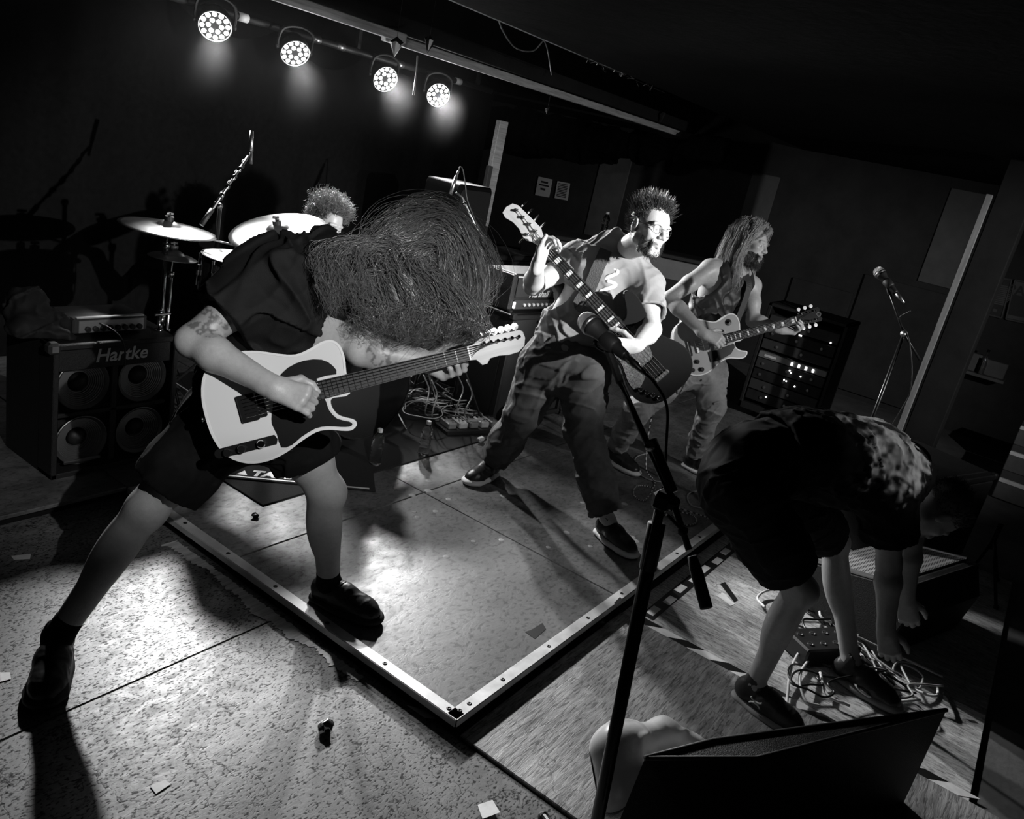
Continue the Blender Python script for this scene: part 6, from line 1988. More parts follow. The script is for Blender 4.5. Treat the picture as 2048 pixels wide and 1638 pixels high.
    strap(lesp, [s0 - f2n * 0.08, s0 + f2n * 0.02, s0 * 0.5 + s1 * 0.5 + f2n * 0.035, s1, s2, s3], 0.045, M['leather'], [cv(0, 0.8, -0.5), cv(0, 0.9, 0.4), cv(0.2, 0.3, 0.9), f2n, f2n, f2n])
    return e


# ------------------------------------------------------------------ the man bending over the cables
def make_bender():
    ankA = gz(1507, 1372, 0.03); toeA = gz(1566, 1440, FZ)
    toeA = ankA * V(1, 1, 0) + nrm((gz(1560, 1462, FZ) - gz(1460, 1395, FZ)) * V(1, 1, 0)) * 0.19 + V(0, 0, FZ)
    kneeA = reach(1600, 1180, ankA, 0.44, True)
    hipA = reach(1480, 980, kneeA, 0.46, True)
    hipB = hipA + cv(0.10, 0.06, -0.20)
    ankB = gz(1702, 1330, 0.03)
    kneeB = reach(1668, 1085, ankB, 0.47, True)
    toeB = ankB * V(1, 1, 0) + nrm((toeA - ankA) * V(1, 1, 0)) * 0.2 + V(0, 0, FZ)
    pel = (hipA + hipB) / 2 + cv(0.02, 0.07, 0.02)
    dpl = -(pel - CAM) @ CB
    waist = pd(1585, 905, dpl + 0.03); chest = pd(1700, 925, dpl + 0.10); neck = pd(1800, 962, dpl + 0.16)
    shA = pd(1775, 985, dpl + 0.0); shB = pd(1805, 930, dpl + 0.32)
    elA = reach(1778, 1125, shA, 0.30, False); wrA = reach(1772, 1262, elA, 0.27, False)
    elB = reach(1820, 1080, shB, 0.29, False); wrB = reach(1812, 1200, elB, 0.26, False)
    hc = pd(1872, 1020, dpl + 0.2)
    f1 = cv(0.35, -0.9, 0.2); f2 = cv(0.05, -0.97, 0.2)
    e = empty('person', (ankA * V(1, 1, 0) + V(0, 0, FZ)), 'man in black T-shirt and shorts bending down over the cables', 'person')
    B_ = SDF()
    torso(B_, pel, waist, chest, neck, f1, f2, r=(0.155, 0.150, 0.165, 0.12))
    B_.cone(hipA, hipB, 0.10, 0.10, 0.05)
    bk = nrm(cv(-0.9, 0.1, -0.2))
    leg(B_, hipA, kneeA, ankA, bk, 1.0); leg(B_, hipB, kneeB, ankB, bk, 1.0)
    for a_, t_ in ((ankA, toeA), (ankB, toeB)):
        B_.cone(a_, a_ + nrm((t_ - a_) * V(1, 1, 0)) * 0.13 + V(0, 0, -0.05), 0.034, 0.03, 0.03)
    B_.cone(neck - (neck - chest) * 0.2, shA, 0.075, 0.064, 0.05); B_.cone(neck - (neck - chest) * 0.2, shB, 0.075, 0.064, 0.05)
    arm(B_, shA, elA, wrA, 1.05); arm(B_, shB, elB, wrB, 1.05)
    P, A = head(B_, hc, cv(0.15, -0.9, -0.3), cv(0.85, 0.05, 0.1))
    B_.cone(neck, P(0, -0.03, -0.05), 0.062, 0.058, 0.03)
    for wr, el in ((wrA, elA), (wrB, elB)):
        hand(B_, wr, nrm(wr - el) + cv(0.2, 0, 0), cv(-0.4, 0.1, 0.9), cv(0.8, 0.2, 0.4), ((0.5, 0.7, 0.4),) * 4)
    B_.mesh('body', M['skin'], e, 0.006, [(wrA + nrm(wrA - elA) * 0.08, 0.09, 0.003), (hc, 0.125, 0.004)], skin_col(0.30))
    T = SDF()
    torso(T, pel * 0.62 + waist * 0.38, waist, chest, neck, f1, f2, grow=0.028, r=(0.165, 0.158, 0.170, 0.125), fl=0.74)
    T.cone(neck - (neck - chest) * 0.22, shA, 0.095, 0.084, 0.06); T.cone(neck - (neck - chest) * 0.22, shB, 0.095, 0.084, 0.06)
    sleeve(T, shA, elA, 0.62, 0.084, 0.09); sleeve(T, shB, elB, 0.62, 0.084, 0.09)
    hm = pel * 0.55 + waist * 0.45
    T.cut(hm, pel - waist, 0.34, hm + (pel - waist) * 0.9)
    T.cut(neck + (neck - chest) * 0.12, neck - chest, 0.10, neck + (neck - chest) * 0.5)
    T.wr = folds(0.013, [(cv(0.2, -0.9, 0.2), 15, 0.5), (cv(0.9, -0.3, 0), 19, 0.4), (cv(0.5, 0.6, 0.5), 30, 0.3)])
    T.shell = 0.017
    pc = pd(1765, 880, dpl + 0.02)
    def patch_col(Q):
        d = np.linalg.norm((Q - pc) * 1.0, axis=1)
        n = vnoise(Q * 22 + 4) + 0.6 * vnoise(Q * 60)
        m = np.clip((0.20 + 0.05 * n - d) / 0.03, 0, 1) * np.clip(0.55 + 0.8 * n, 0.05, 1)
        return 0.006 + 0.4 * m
    T.mesh('t_shirt', M['tee_patch'], e, 0.0065, color=patch_col)
    # the T-shirt colour has a mottled pale patch across the shoulders
    Q = SDF()
    Q.cone(pel, pel * 0.75 + waist * 0.25, 0.172, 0.165, 0.05, (f1, 0.76))
    Q.cone(hipA, hipB, 0.124, 0.124, 0.05)
    for hp_, kn, t in ((hipA, kneeA, 0.80), (hipB, kneeB, 0.8)):
        Q.chain([hp_, hp_ + (kn - hp_) * 0.5, hp_ + (kn - hp_) * (t + 0.12)], [0.122, 0.108, 0.105], 0.05)
        p = hp_ + (kn - hp_) * t
        Q.cut(p, kn - hp_, 0.2, p + (kn - hp_) * 0.3)
    Q.wr = folds(0.011, [(kneeA - hipA, 15, 0.5), (cv(0.8, 0.3, 0.2), 22, 0.5)])
    Q.shell = 0.017
    Q.mesh('shorts', M['shorts'], e, 0.0065)
    for a_, t_ in ((ankA, toeA), (ankB, toeB)):
        so = shoe(e, a_, t_, UPV, M['sole_grey'], M['shoe_black'], 1.05, FZ)
        if a_ is ankA:
            d = nrm((t_ - a_) * V(1, 1, 0)); sd = np.cross(UPV, d)
            lg = MB()
            oc = t_ - d * 0.14 * 1.05 - sd * 0.0505 + V(0, 0, 0.062)
            for s in (-1, 1):
                lg.tube([oc + d * (0.022 * math.sin(t)) + V(0, 0, s * (0.016 - 0.013 * math.cos(t))) - sd * (0.002 - 0.2 * s * 0.0) for t in np.linspace(-1.4, 1.4, 11)], 0.0032, 6)
            lg.build('logo', M['logo'], so, True, world=True)
    r = np.random.default_rng(51)
    strands('hair', short_hair(P, A, hc, 1500, r, 0.03, (0, -0.3, 0.1), 0.7), 0.0011, 0.0004, M['hair_dark'], e)
    return e


# ------------------------------------------------------------------ the drummer
def make_drummer():
    hc = pd(652, 446, 4.55)
    neck = pd(612, 500, 4.62); chest = pd(598, 560, 4.66); waist = pd(588, 630, 4.70); pel = pd(584, 690, 4.72)
    shA = pd(560, 512, 4.52); shB = pd(668, 528, 4.74)
    elA = reach(508, 575, shA, 0.28, True); wrA = reach(505, 505, elA, 0.25, True)
    elB = pd(705, 600, 4.55); wrB = reach(690, 660, elB, 0.25, True)
    hipA = pel + cv(-0.08, -0.03, 0.03); hipB = pel + cv(0.08, -0.03, 0)
    kneeA = hipA + V(-0.30, -0.24, -0.02); kneeB = hipB + V(0.36, -0.20, -0.02)
    ankA = V(kneeA[0], kneeA[1] - 0.04, 0.10); ankB = V(kneeB[0], kneeB[1] - 0.02, 0.10)
    e = empty('person', (pel[0], pel[1], 0), 'curly haired drummer bowed behind the tilted cymbal', 'person')
    B_ = SDF(); f1 = V(-0.2, -1, 0); f2 = cv(0.2, -0.5, 0.7)
    torso(B_, pel, waist, chest, neck, f1, f2)
    B_.cone(hipA, hipB, 0.095, 0.095, 0.05)
    leg(B_, hipA, kneeA, ankA, V(0, 1, 0)); leg(B_, hipB, kneeB, ankB, V(0, 1, 0))
    B_.cone(neck - (neck - chest) * 0.2, shA, 0.07, 0.062, 0.05); B_.cone(neck - (neck - chest) * 0.2, shB, 0.07, 0.062, 0.05)
    arm(B_, shA, elA, wrA, 1.05); arm(B_, shB, elB, wrB, 1.05)
    P, A = head(B_, hc, cv(0.72, -0.55, 0.42), cv(0.45, 0.85, 0.25))
    B_.cone(neck, P(0, -0.03, -0.05), 0.058, 0.055, 0.03)
    hand(B_, wrA, cv(-0.5, 0.1, 0.75), cv(-0.2, 0.95, 0.1), cv(0.7, 0.1, 0.5), ((1.2, 1.3, 0.8),) * 4)
    hand(B_, wrB, cv(0.1, -0.5, 0.8), cv(0, 0.85, 0.4), cv(-0.7, 0, 0.3), ((1.2, 1.3, 0.8),) * 4)
    B_.mesh('body', M['skin'], e, 0.0065, [(hc + A @ V(0, 0.02, -0.01), 0.125, 0.0036), (wrA + cv(-0.02, 0, 0.05), 0.09, 0.0035)], face_col(0.46, P, hc))
    T = SDF(); torso(T, pel, waist, chest, neck - (neck - chest) * 0.2, f1, f2, grow=0.016); T.wr = folds(0.008, [(cv(0.4, -0.8, 0.2), 18, 0.8)])
    T.mesh('vest', M['tee_black'], e, 0.007)
    Q = SDF(); Q.cone(hipA, hipB, 0.115, 0.115, 0.05)
    for hp_, kn, an in ((hipA, kneeA, ankA), (hipB, kneeB, ankB)): Q.chain([hp_, kn], [0.105, 0.085], 0.04)
    Q.mesh('shorts', M['shorts'], e, 0.007)
    for a_ in (ankA, ankB): shoe(e, a_ - V(0, 0, 0.0), V(a_[0], a_[1] - 0.2, 0.009), UPV, M['sole_grey'], M['shoe_black'], 1.0)
    r = np.random.default_rng(61)
    strands('curly_hair', short_hair(P, A, hc, 3000, r, 0.075, (0.0, 0.3, 0.2), 0.9, K=12, curl=0.012), 0.0010, 0.0004, M['hair_curly'], e)
    brows(P, e, M['beard'], r)
    # stool
    s = empty('drum_stool', (pel[0], pel[1], 0), 'round drum stool under the drummer', 'stool')
    zt = pel[2] - 0.11
    MB().lathe([(0.15, zt - 0.07), (0.17, zt - 0.05), (0.17, zt - 0.015), (0.15, zt), (0, zt)], (pel[0], pel[1] + 0.03, 0), seg=28).build('seat', M['rubber'], s, True, world=True)
    stand_tripod(s, (pel[0], pel[1] + 0.03, 0), zt - 0.06, 0.014, 0.22, 'chrome', zc=0.2)
    # drum stick held in the near hand
    a = wrA + cv(0.02, 0.0, 0.09); 
    tag(MB().tube([a + cv(0.10, -0.03, -0.04), a, a + cv(-0.26, 0.05, 0.10)], [0.0075, 0.007, 0.004], 10).build('drum_stick', M['maple'], smooth=True), 'wooden drum stick in the hand of the drummer', 'drum stick')
    return e


make_bassist()
make_blond()
make_bender()
make_drummer()

# ================================================================== SMALL THINGS
M['vinyl'] = mat('grey_vinyl', 0.42, 0.3)
M['clear'] = mat('clear_plastic', 0.92, 0.06, trans=1.0, ior=1.35)
M['cap'] = mat('bottle_cap', 0.5, 0.4)
M['foil'] = mat('crumpled_foil', 0.7, 0.25, 1.0)
M['jacket'] = mat('dark_jacket_cloth', 0.012, 0.7, spec=0.3)
M['cable_grey'] = mat('grey_cable', 0.3, 0.35)
M['cable_black'] = mat('black_cable', 0.016, 0.3)
M['gum'] = mat('old_gum', 0.24, 0.6)
M['plug'] = mat('white_plug', 0.6, 0.4)

# near wedge monitor
tp = [gz(1290, 1516, 0.34), gz(1512, 1516, 0.34), gz(1893, 1420, 0.34), gz(1640, 1452, 0.34), gz(1425, 1481, 0.34)]
aw = V(0.42, 0.62, 0) * 0.32
e = empty('floor_monitor', (2.1, 0.1, FZ), 'large black wedge monitor next to the grey vinyl cushion', 'monitor speaker')
bt_ = [tp[0] * V(1, 1, 0) + V(0.03, 0.03, FZ), tp[1] * V(1, 1, 0) + V(0, 0, FZ), tp[2] * V(1, 1, 0) + V(0, 0, FZ), tp[2] * V(1, 1, 0) + aw + V(0, 0, FZ), tp[0] * V(1, 1, 0) + aw * 0.9 + V(0.1, 0.0, FZ)]
MB().add(np.array(tp + bt_), [[0, 1, 2, 3, 4], [9, 8, 7, 6, 5], [0, 5, 6, 1], [1, 6, 7, 2], [2, 7, 8, 3], [3, 8, 9, 4], [4, 9, 5, 0]]).build('cabinet_body', M['tolex'], e, world=True)
MB().tube([tp[0], tp[1], tp[2]], 0.006, 8).build('edge_trim', M['darkgrey'], e, True, world=True)
MB().tube([tp[0], tp[4], tp[3], tp[2]], 0.007, 8).build('grille_rail', M['rubber'], e, True, world=True)
c_ = (tp[2] + tp[3]) / 2 + aw * 0.4 + V(0, 0, -0.1)
MB().add(np.array([tp[4] * 0.9 + bt_[4] * 0.1, tp[3] * 0.9 + bt_[3] * 0.1, tp[3] * 0.2 + bt_[3] * 0.8, tp[4] * 0.2 + bt_[4] * 0.8]) + nrm(V(0.42, 0.62, 0.5)) * 0.006, [[0, 1, 2, 3]]).build('grille', M['mesh'], e, world=True)

# vinyl cushion lying against it
cpos = gz(1255, 1560, 0.02)
S_ = SDF()
q0 = gz(1235, 1500, 0.10); q1 = gz(1262, 1585, 0.02)
S_.cone(q0, q1, 0.075, 0.085, 0.04, (cv(1, 0, 0), 1.15))
S_.cone(q0 + cv(0.02, 0.02, 0), gz(1330, 1470, 0.10), 0.055, 0.045, 0.05)
S_.cone(gz(1330, 1470, 0.10), gz(1395, 1500, 0.05), 0.045, 0.04, 0.04)
S_.cone(gz(1310, 1530, 0.12), gz(1330, 1560, 0.06), 0.03, 0.03, 0.03, op=-1)
S_.wr = folds(0.005, [(cv(0.2, 1, 0), 16, 0.8)])
S_.cut((cpos[0], cpos[1], FZ + 0.0125), (0, 0, -1), 0.6, (cpos[0], cpos[1], FZ - 0.2))
e = empty('vinyl_cushion', (q1[0], q1[1], FZ), 'shiny grey vinyl cushion with a bent roll, beside the black wedge', 'cushion')
S_.mesh('cover', M['vinyl'], e, 0.005)
MB().tube([q0 + cv(-0.085, 0.0, 0.01), q1 + cv(-0.1, 0.0, 0.0)], 0.0035, 6).build('seam_piping', M['darkgrey'], e, True, world=True)

# jacket on the bass cabinet
S_ = SDF()
j0 = V(1.615, 3.33, hz + 0.03)
S_.cone(j0 + V(-0.08, 0, 0), j0 + V(0.06, 0.0, 0.0), 0.055, 0.05, 0.04); S_.cone(j0 + V(-0.06, 0.08, 0.03), j0 + V(0.0, 0.1, 0.09), 0.05, 0.045, 0.04)
S_.cone(j0 + V(-0.05, 0.12, 0.09), j0 + V(0.0, 0.05, 0.02), 0.04, 0.05, 0.04); S_.cone(j0 + V(0.0, -0.06, -0.01), j0 + V(0.05, -0.09, -0.015), 0.03, 0.022, 0.02)
S_.wr = folds(0.014, [(V(1, 0.2, 0.3), 16, 0.7), (V(0.3, 1, 0.2), 20, 0.4)])
S_.cut((1.66, 3.33, hz + 0.003), (0, 0, -1), 0.5, (1.66, 3.33, hz - 0.2))
o = S_.mesh('jacket', M['jacket'], None, 0.006)
tag(o, 'crumpled dark jacket heaped on the bass cabinet', 'jacket')

# water bottles
def bottle(p, label, h_=0.205, group='water bottles'):
    p = V(*p); e = empty('water_bottle', p, label, 'bottle')
    s = h_ / 0.205
    pr = [(0.0, 0.001), (0.026, 0.0), (0.031, 0.006), (0.032, 0.02)]
    for k in range(6):
        z = 0.03 + 0.017 * k; pr += [(0.032, z), (0.030, z + 0.006), (0.032, z + 0.012)]
    pr += [(0.0325, 0.14), (0.028, 0.160), (0.016, 0.178), (0.0125, 0.184), (0.0125, 0.19)]
    MB().lathe([(r_ * s, z * s) for r_, z in pr], p, seg=24, cap=False).build('plastic_body', M['clear'], e, True, world=True)
    MB().lathe([(0.0145 * s, 0.187 * s), (0.0145 * s, 0.202 * s), (0.013 * s, 0.205 * s), (0, 0.205 * s)], p, seg=20).build('cap', M['cap'], e, False, world=True)
    MB().lathe([(0.0332 * s, 0.10 * s), (0.0332 * s, 0.132 * s)], p, seg=24, cap=False).build('label_band', M['clear'], e, True, world=True)
    return e


bottle((2.955, 2.60, 0.008), 'clear water bottle with bent cap ring near the bass drum')
bottle((3.30, 2.56, 0.008), 'clear water bottle at the edge of the drum rug near the cable pile')
bp_ = gz(1222, 480, 1.13)
bottle((bp_[0] + 0.05, bp_[1] + 0.12, 1.13), 'water bottle on top of the tall grey cabinet', 0.22)

# cables
def cable(name, pts, r, m, label, n=8, group=None):
    o = MB().tube(spline(pts, n), r, 7).build(name, m, smooth=True)
    tag(o, label, 'cable', group)
    return o


rc = np.random.default_rng(77)
def coil(c, rad, turns, z, jit, k=10):
    out = []
    for i in range(int(turns * k)):
        a = i / k * TAU; rr = rad * (1 + jit * rc.normal() * 0.3)
        out.append(V(c[0] + rr * math.cos(a), c[1] + rr * 0.8 * math.sin(a), z + 0.004 + 0.012 * rc.uniform() * (1 + turns * 0.3)))
    return out


# heap beside the drum rug
for i in range(12):
    c = gz(rc.uniform(860, 965), rc.uniform(820, 868), 0.01)
    pts = coil((c[0] - 0.02, c[1] + 0.1), rc.uniform(0.07, 0.17), rc.uniform(1.2, 2.4), 0.010 + 0.008 * i, 0.5)
    c2 = c + V(rc.uniform(-0.2, 0.15), rc.uniform(0.1, 0.45), 0); pts += [V(c2[0], c2[1], 0.03 + 0.01 * i * 0.3)]
    cable('cable', pts, 0.0035 + 0.0015 * rc.uniform(), M['cable_grey'] if i % 3 else M['cable_black'], 'tangled cable in the heap beside the drum rug', 5, 'cables heaped beside the drum rug')
for i, (px, py) in enumerate(((852, 790), (868, 800), (920, 790), (938, 800))):
    a = gz(px, py + 40, 0.02); 
    cable('cable', [pd(px - 5, py - 40, 4.7), pd(px + 6, py - 10, 4.72), pd(px - 3 * i, py + 25, 4.7), V(a[0], a[1], 0.02), V(a[0] + 0.1, a[1] - 0.02, 0.015)], 0.0045, M['cable_grey'], 'cable rising out of the heap beside the drum rug', 6, 'cables rising from the heap')
# pedal board in the heap
pb = gz(952, 862, 0.03)
e = empty('pedal_board', (pb[0], pb[1], 0), 'pedal board with a row of shiny effect pedals in the cable heap', 'pedal board', rz=-0.35)
MB().bbox((0, 0.08, 0.02), (0.42, 0.16, 0.03), 0.005).build('board', M['black'], e)
for k in range(5):
    pdl = MB().bbox((-0.16 + 0.08 * k, 0.08, 0.055), (0.062, 0.11, 0.04), 0.006).build('effect_pedal', M['alu'] if k % 2 else M['silverpanel'], e)
    for s in (-1, 1):
        MB().lathe([(0.008, 0), (0.008, 0.012), (0, 0.013)], (-0.16 + 0.08 * k + s * 0.015, 0.11, 0.075), seg=10).build('knob', M['rubber'], pdl)
    MB().lathe([(0.008, 0), (0.008, 0.01), (0, 0.012)], (-0.16 + 0.08 * k, 0.05, 0.075), seg=10).build('foot_switch', M['chrome'], pdl)
for i, (px, py) in enumerate(((961, 880), (928, 846), (950, 820))):
    p = gz(px, py, 0.02)
    e = empty('white_plug', p + V(0, 0, -0.008), 'white moulded plug lying in the cable heap', 'plug', 'white plugs in the cable heap')
    MB().bbox(p + V(0, 0, 0.006), (0.05, 0.03, 0.026), 0.008).build('plug_body', M['plug'], e, world=True)
    MB().tube([p + V(0.02, 0.01, 0.006), p + V(0.05, 0.03, 0.004)], [0.008, 0.004], 8).build('strain_relief', M['plug'], e, True, world=True)

# heap by the bending man
ctr = [(1640, 1300), (1690, 1280), (1640, 1240), (1720, 1350), (1610, 1360), (1770, 1380)]
zf = FZ + 0.004
for i in range(14):
    px, py = ctr[i % 6]
    c = gz(px + rc.normal() * 22, py + rc.normal() * 16, zf)
    pts = coil((c[0], c[1]), rc.uniform(0.05, 0.13), rc.uniform(0.6, 1.6), zf + 0.004 + 0.004 * i, 0.5, 8)
    e0 = gz(1790 + rc.normal() * 30, 1385 + rc.normal() * 10, zf)
    pts += [V(e0[0], e0[1], zf + 0.02 + 0.004 * i)]
    cable('cable', pts, rc.uniform(0.0035, 0.0055), M['cable_grey'] if i % 2 else M['cable_black'], 'tangled cable in the heap under the bending man', 5, 'cables under the bending man')
for i, pl in enumerate((((1660, 1180), (1640, 1230), (1690, 1260), (1730, 1330), (1750, 1385), (1800, 1400)), ((1620, 1270), (1585, 1330), (1575, 1390), (1572, 1428)), ((1530, 1215), (1515, 1195), (1540, 1180), (1590, 1182), (1650, 1190)), ((1670, 1175), (1700, 1200), (1695, 1270), (1650, 1280)), ((1760, 1340), (1820, 1375), (1870, 1392), (1876, 1372)), ((1640, 1200), (1670, 1240), (1720, 1300), (1745, 1370), (1790, 1392)), ((1625, 1310), (1600, 1350), (1610, 1400), (1640, 1412)), ((1690, 1330), (1720, 1380), (1770, 1402), (1840, 1400)), ((1640, 1345), (1655, 1390), (1700, 1412)))):
    pts = [gz(x, y, zf + 0.03 + 0.015 * math.sin(k * 2.0 + i)) for k, (x, y) in enumerate(pl)]
    cable('cable', pts, 0.006, M['plug'], 'long pale cable curving over the heap under the bending man', 8, 'pale cables over the heap')
sb = gz(1642, 1292, FZ + 0.05)
e = empty('stage_box', (sb[0], sb[1], FZ + 0.004), 'black cable stage box with round sockets under the bending man', 'stage box', rz=-0.6)
MB().bbox((0, 0, 0.045), (0.30, 0.16, 0.085), 0.008).build('box', M['black'], e)
for i in range(4):
    for j in range(2):
        MB().lathe([(0.013, 0), (0.013, 0.003), (0.010, 0.003), (0.010, -0.002), (0, -0.002)], (-0.105 + 0.07 * i, -0.035 + 0.07 * j, 0.088), seg=14).build('socket', M['steel'], e)

# braided guitar cable: floor loops up to the gold guitar
def braided(name, pts, r, label):
    C = spline(pts, 14); n = len(C)
    mb = MB().tube(C, r, 6)
    me_o = mb.build(name, M['plug'], smooth=False)
    me_o.data.materials.append(M['cable_black'])
    ix = np.zeros(len(me_o.data.polygons), np.int32)
    for i in range(n - 1):
        for j in range(6):
            ix[i * 6 + j] = 1 if (i + j // 2) % 2 else 0
    me_o.data.polygons.foreach_set('material_index', ix)
    return tag(me_o, label, 'cable')


gp_ = lb - lx * 0.11 - ly * 0.02 - lz * 0.03
braided('braided_cable', [gp_, gp_ + V(0, 0, -0.08), pd(1322, 760, 4.72), pd(1300, 850, 4.85), gz(1292, 935, 0.08), gz(1310, 965, 0.006), gz(1290, 1000, 0.006), gz(1268, 990, 0.006), gz(1275, 972, 0.006), gz(1310, 978, 0.006), gz(1350, 1010, 0.006), gz(1352, 1030, 0.006), gz(1310, 1028, 0.008), gz(1330, 1020, 0.012), gz(1385, 1030, 0.008), gz(1390, 1047, 0.006), gz(1350, 1048, 0.006), gz(1330, 1012, 0.014), gz(1400, 1030, 0.01), gz(1445, 1048, 0.012), gz(1475, 1060, 0.01)], 0.004, 'black and white braided guitar cable looping on the deck')
cable('cable', [gz(1300, 905, 0.006), gz(1272, 915, 0.006), gz(1272, 940, 0.006), gz(1295, 958, 0.006), gz(1330, 965, 0.006)], 0.004, M['cable_grey'], 'short loop of grey cable beside the blond player shoe')
cable('cable', [gz(1470, 985, 0.006), gz(1400, 982, 0.006), gz(1376, 990, 0.006), gz(1385, 1012, 0.006), gz(1430, 1018, 0.006)], 0.004, M['cable_grey'], 'grey cable loop beside the small black pedal')
p = gz(1425, 1008, 0.0)
e = empty('foot_pedal', (p[0], p[1], 0), 'small black foot pedal beside the stage edge', 'pedal', rz=0.3)
MB().bbox((0, 0, 0.022), (0.07, 0.12, 0.042), 0.006).build('case', M['black'], e)
MB().lathe([(0.01, 0), (0.01, 0.012), (0, 0.013)], (0, -0.03, 0.043), seg=12).build('foot_switch', M['chrome'], e)
for s in (-1, 1): MB().lathe([(0.009, 0), (0.009, 0.012), (0, 0.013)], (s * 0.018, 0.03, 0.043), seg=12).build('knob', M['rubber'], e)

# warning tapes on the floor
def flat_poly(pts, z, th, mb):
    P = np.array([[q[0], q[1]] for q in pts])
    ar = 0.5 * sum(P[i][0] * P[(i + 1) % len(P)][1] - P[(i + 1) % len(P)][0] * P[i][1] for i in range(len(P)))
    if ar < 0: P = P[::-1]
    return mb.prism(P, z, z + th)


wt = empty('warning_tape', (2.96, 0.4, FZ), 'black and white striped warning tape along the board edge', 'tape')
zt = FZ + 0.002
flat_poly([(2.932, 0.98), (2.985, 0.98), (2.985, -0.3), (2.932, -0.3)], zt, 0.001, MB()).build('black_strip', M['blacktape'], wt, world=True)
y = 0.93
while y > -0.25:
    flat_poly([(2.933, y), (2.984, y - 0.07), (2.984, y - 0.17), (2.933, y - 0.10)], zt + 0.001, 0.0005, MB()).build('white_stripe', M['white'], wt, world=True)
    y -= 0.19
wt = empty('warning_tape', (3.4, 1.0, FZ), 'black and white chequered tape below the front of the stage', 'tape')
flat_poly([(3.0, 0.985), (4.3, 0.985), (4.3, 0.925), (3.0, 0.925)], zt, 0.001, MB()).build('black_strip', M['blacktape'], wt, world=True)
x = 3.03; k = 0
while x < 4.25:
    d_ = 0.012 * (k % 2)
    flat_poly([(x, 0.978 - d_), (x + 0.085, 0.978 - d_), (x + 0.085, 0.942 - d_), (x, 0.942 - d_)], zt + 0.001, 0.0005, MB()).build('white_stripe', M['white'], wt, world=True)
    x += 0.15; k += 1
for (pl, m_, lab) in ((((1432, 1192), (1445, 1185), (1470, 1208), (1462, 1212), (1440, 1196)), 'white', 'bent scrap of white tape near the microphone stand'),
                      (((1440, 1168), (1450, 1164), (1476, 1200), (1468, 1204)), 'blacktape', 'short strip of black tape near the white scrap'),
                      (((300, 1572), (330, 1560), (342, 1568), (312, 1588)), 'white', 'torn pale tape scrap on the hardboard floor'),
                      (((812, 1410), (870, 1425), (895, 1440), (850, 1436)), 'white', 'pale tape stuck to the stage side near the corner'),
                      (((955, 1610), (985, 1600), (1000, 1625), (965, 1638)), 'white', 'torn label on the worn boards at the front'),
                      (((0, 1345), (20, 1345), (22, 1358), (0, 1364)), 'white', 'pale paper scrap beside the raised heel'),
                      (((22, 1112), (62, 1108), (60, 1118), (28, 1120)), 'white', 'pale paper strip on the dark floor behind the guitarist'),
                      (((1062, 1260), (1085, 1246), (1092, 1258), (1070, 1278), (1050, 1264)), 'blacktape', 'black torn tape piece on the stage deck'),
                      (((1228, 1206), (1240, 1194), (1246, 1200), (1234, 1212)), 'blacktape', 'small dark label on the aluminium edging')):
    z = 0.0002 if 'deck' in lab else (0.0045 if 'edging' in lab else (FZ + 0.0125 if 'worn boards' in lab else FZ + 0.0025))
    if 'stage side' in lab: z = FZ + 0.002
    o = flat_poly([gz(a, b, z) for a, b in pl], z, 0.0008, MB()).build('tape_scrap', M[m_])
    tag(o, lab, 'tape')
# torn pale tape along the side of the stage
o = MB()
rr = np.random.default_rng(3)
ys = np.linspace(2.55, 1.45, 150)
L_ = [(1.772 + 0.003 * rr.normal(), y) for y in ys]; R2 = [(1.724 + 0.006 * rr.normal() + 0.012 * math.sin(y * 9) + 0.008 * math.sin(y * 31), y) for y in ys[::-1]]
flat_poly(L_ + R2, FZ + 0.001, 0.001, o)
tag(o.build('torn_tape', M['beam']), 'long torn strip of pale tape beside the stage edge', 'tape')

# crumpled litter
def crumple(p, s, m_, label, seed):
    S2 = SDF(); S2.ell(V(*p) + V(0, 0, s * 0.6), V(s, s * 0.8, s * 0.7), None, 0.01)
    r_ = np.random.default_rng(seed); o_ = r_.uniform(0, 50, 3)
    S2.wr = lambda P: 0.55 * s * np.abs(vnoise(P * (1.1 / s) + o_)) - 0.1 * s
    return tag(S2.mesh('crumpled_wrapper', m_, None, max(0.0022, s * 0.12)), label, 'litter')


p = gz(650, 1462, FZ); crumple(p, 0.028, M['foil'], 'crumpled foil wrapper on the hardboard floor near the stage side', 4)
p = gz(510, 1035, 0); crumple(p, 0.018, M['blacktape'], 'small dark scrap on the deck beside the drum mat', 5)
p = gz(655, 1440, FZ); 
# round gum marks on the deck
gm = np.random.default_rng(9)
for i in range(26):
    px = gm.uniform(820, 1400); py = gm.uniform(960, 1130)
    c = gz(px, py, 0.0)
    if c[1] < 1.14 or c[0] > 5.2: continue
    o = MB().lathe([(0.012 + 0.008 * gm.uniform(), 0.0), (0.009, 0.0016), (0, 0.0018)], c, seg=14).build('gum_spot', M['gum'])
    o.scale = (1, 1, 1)
    tag(o, 'flattened pale gum spot stuck to the stage deck', 'gum spot', 'gum spots on the stage deck')

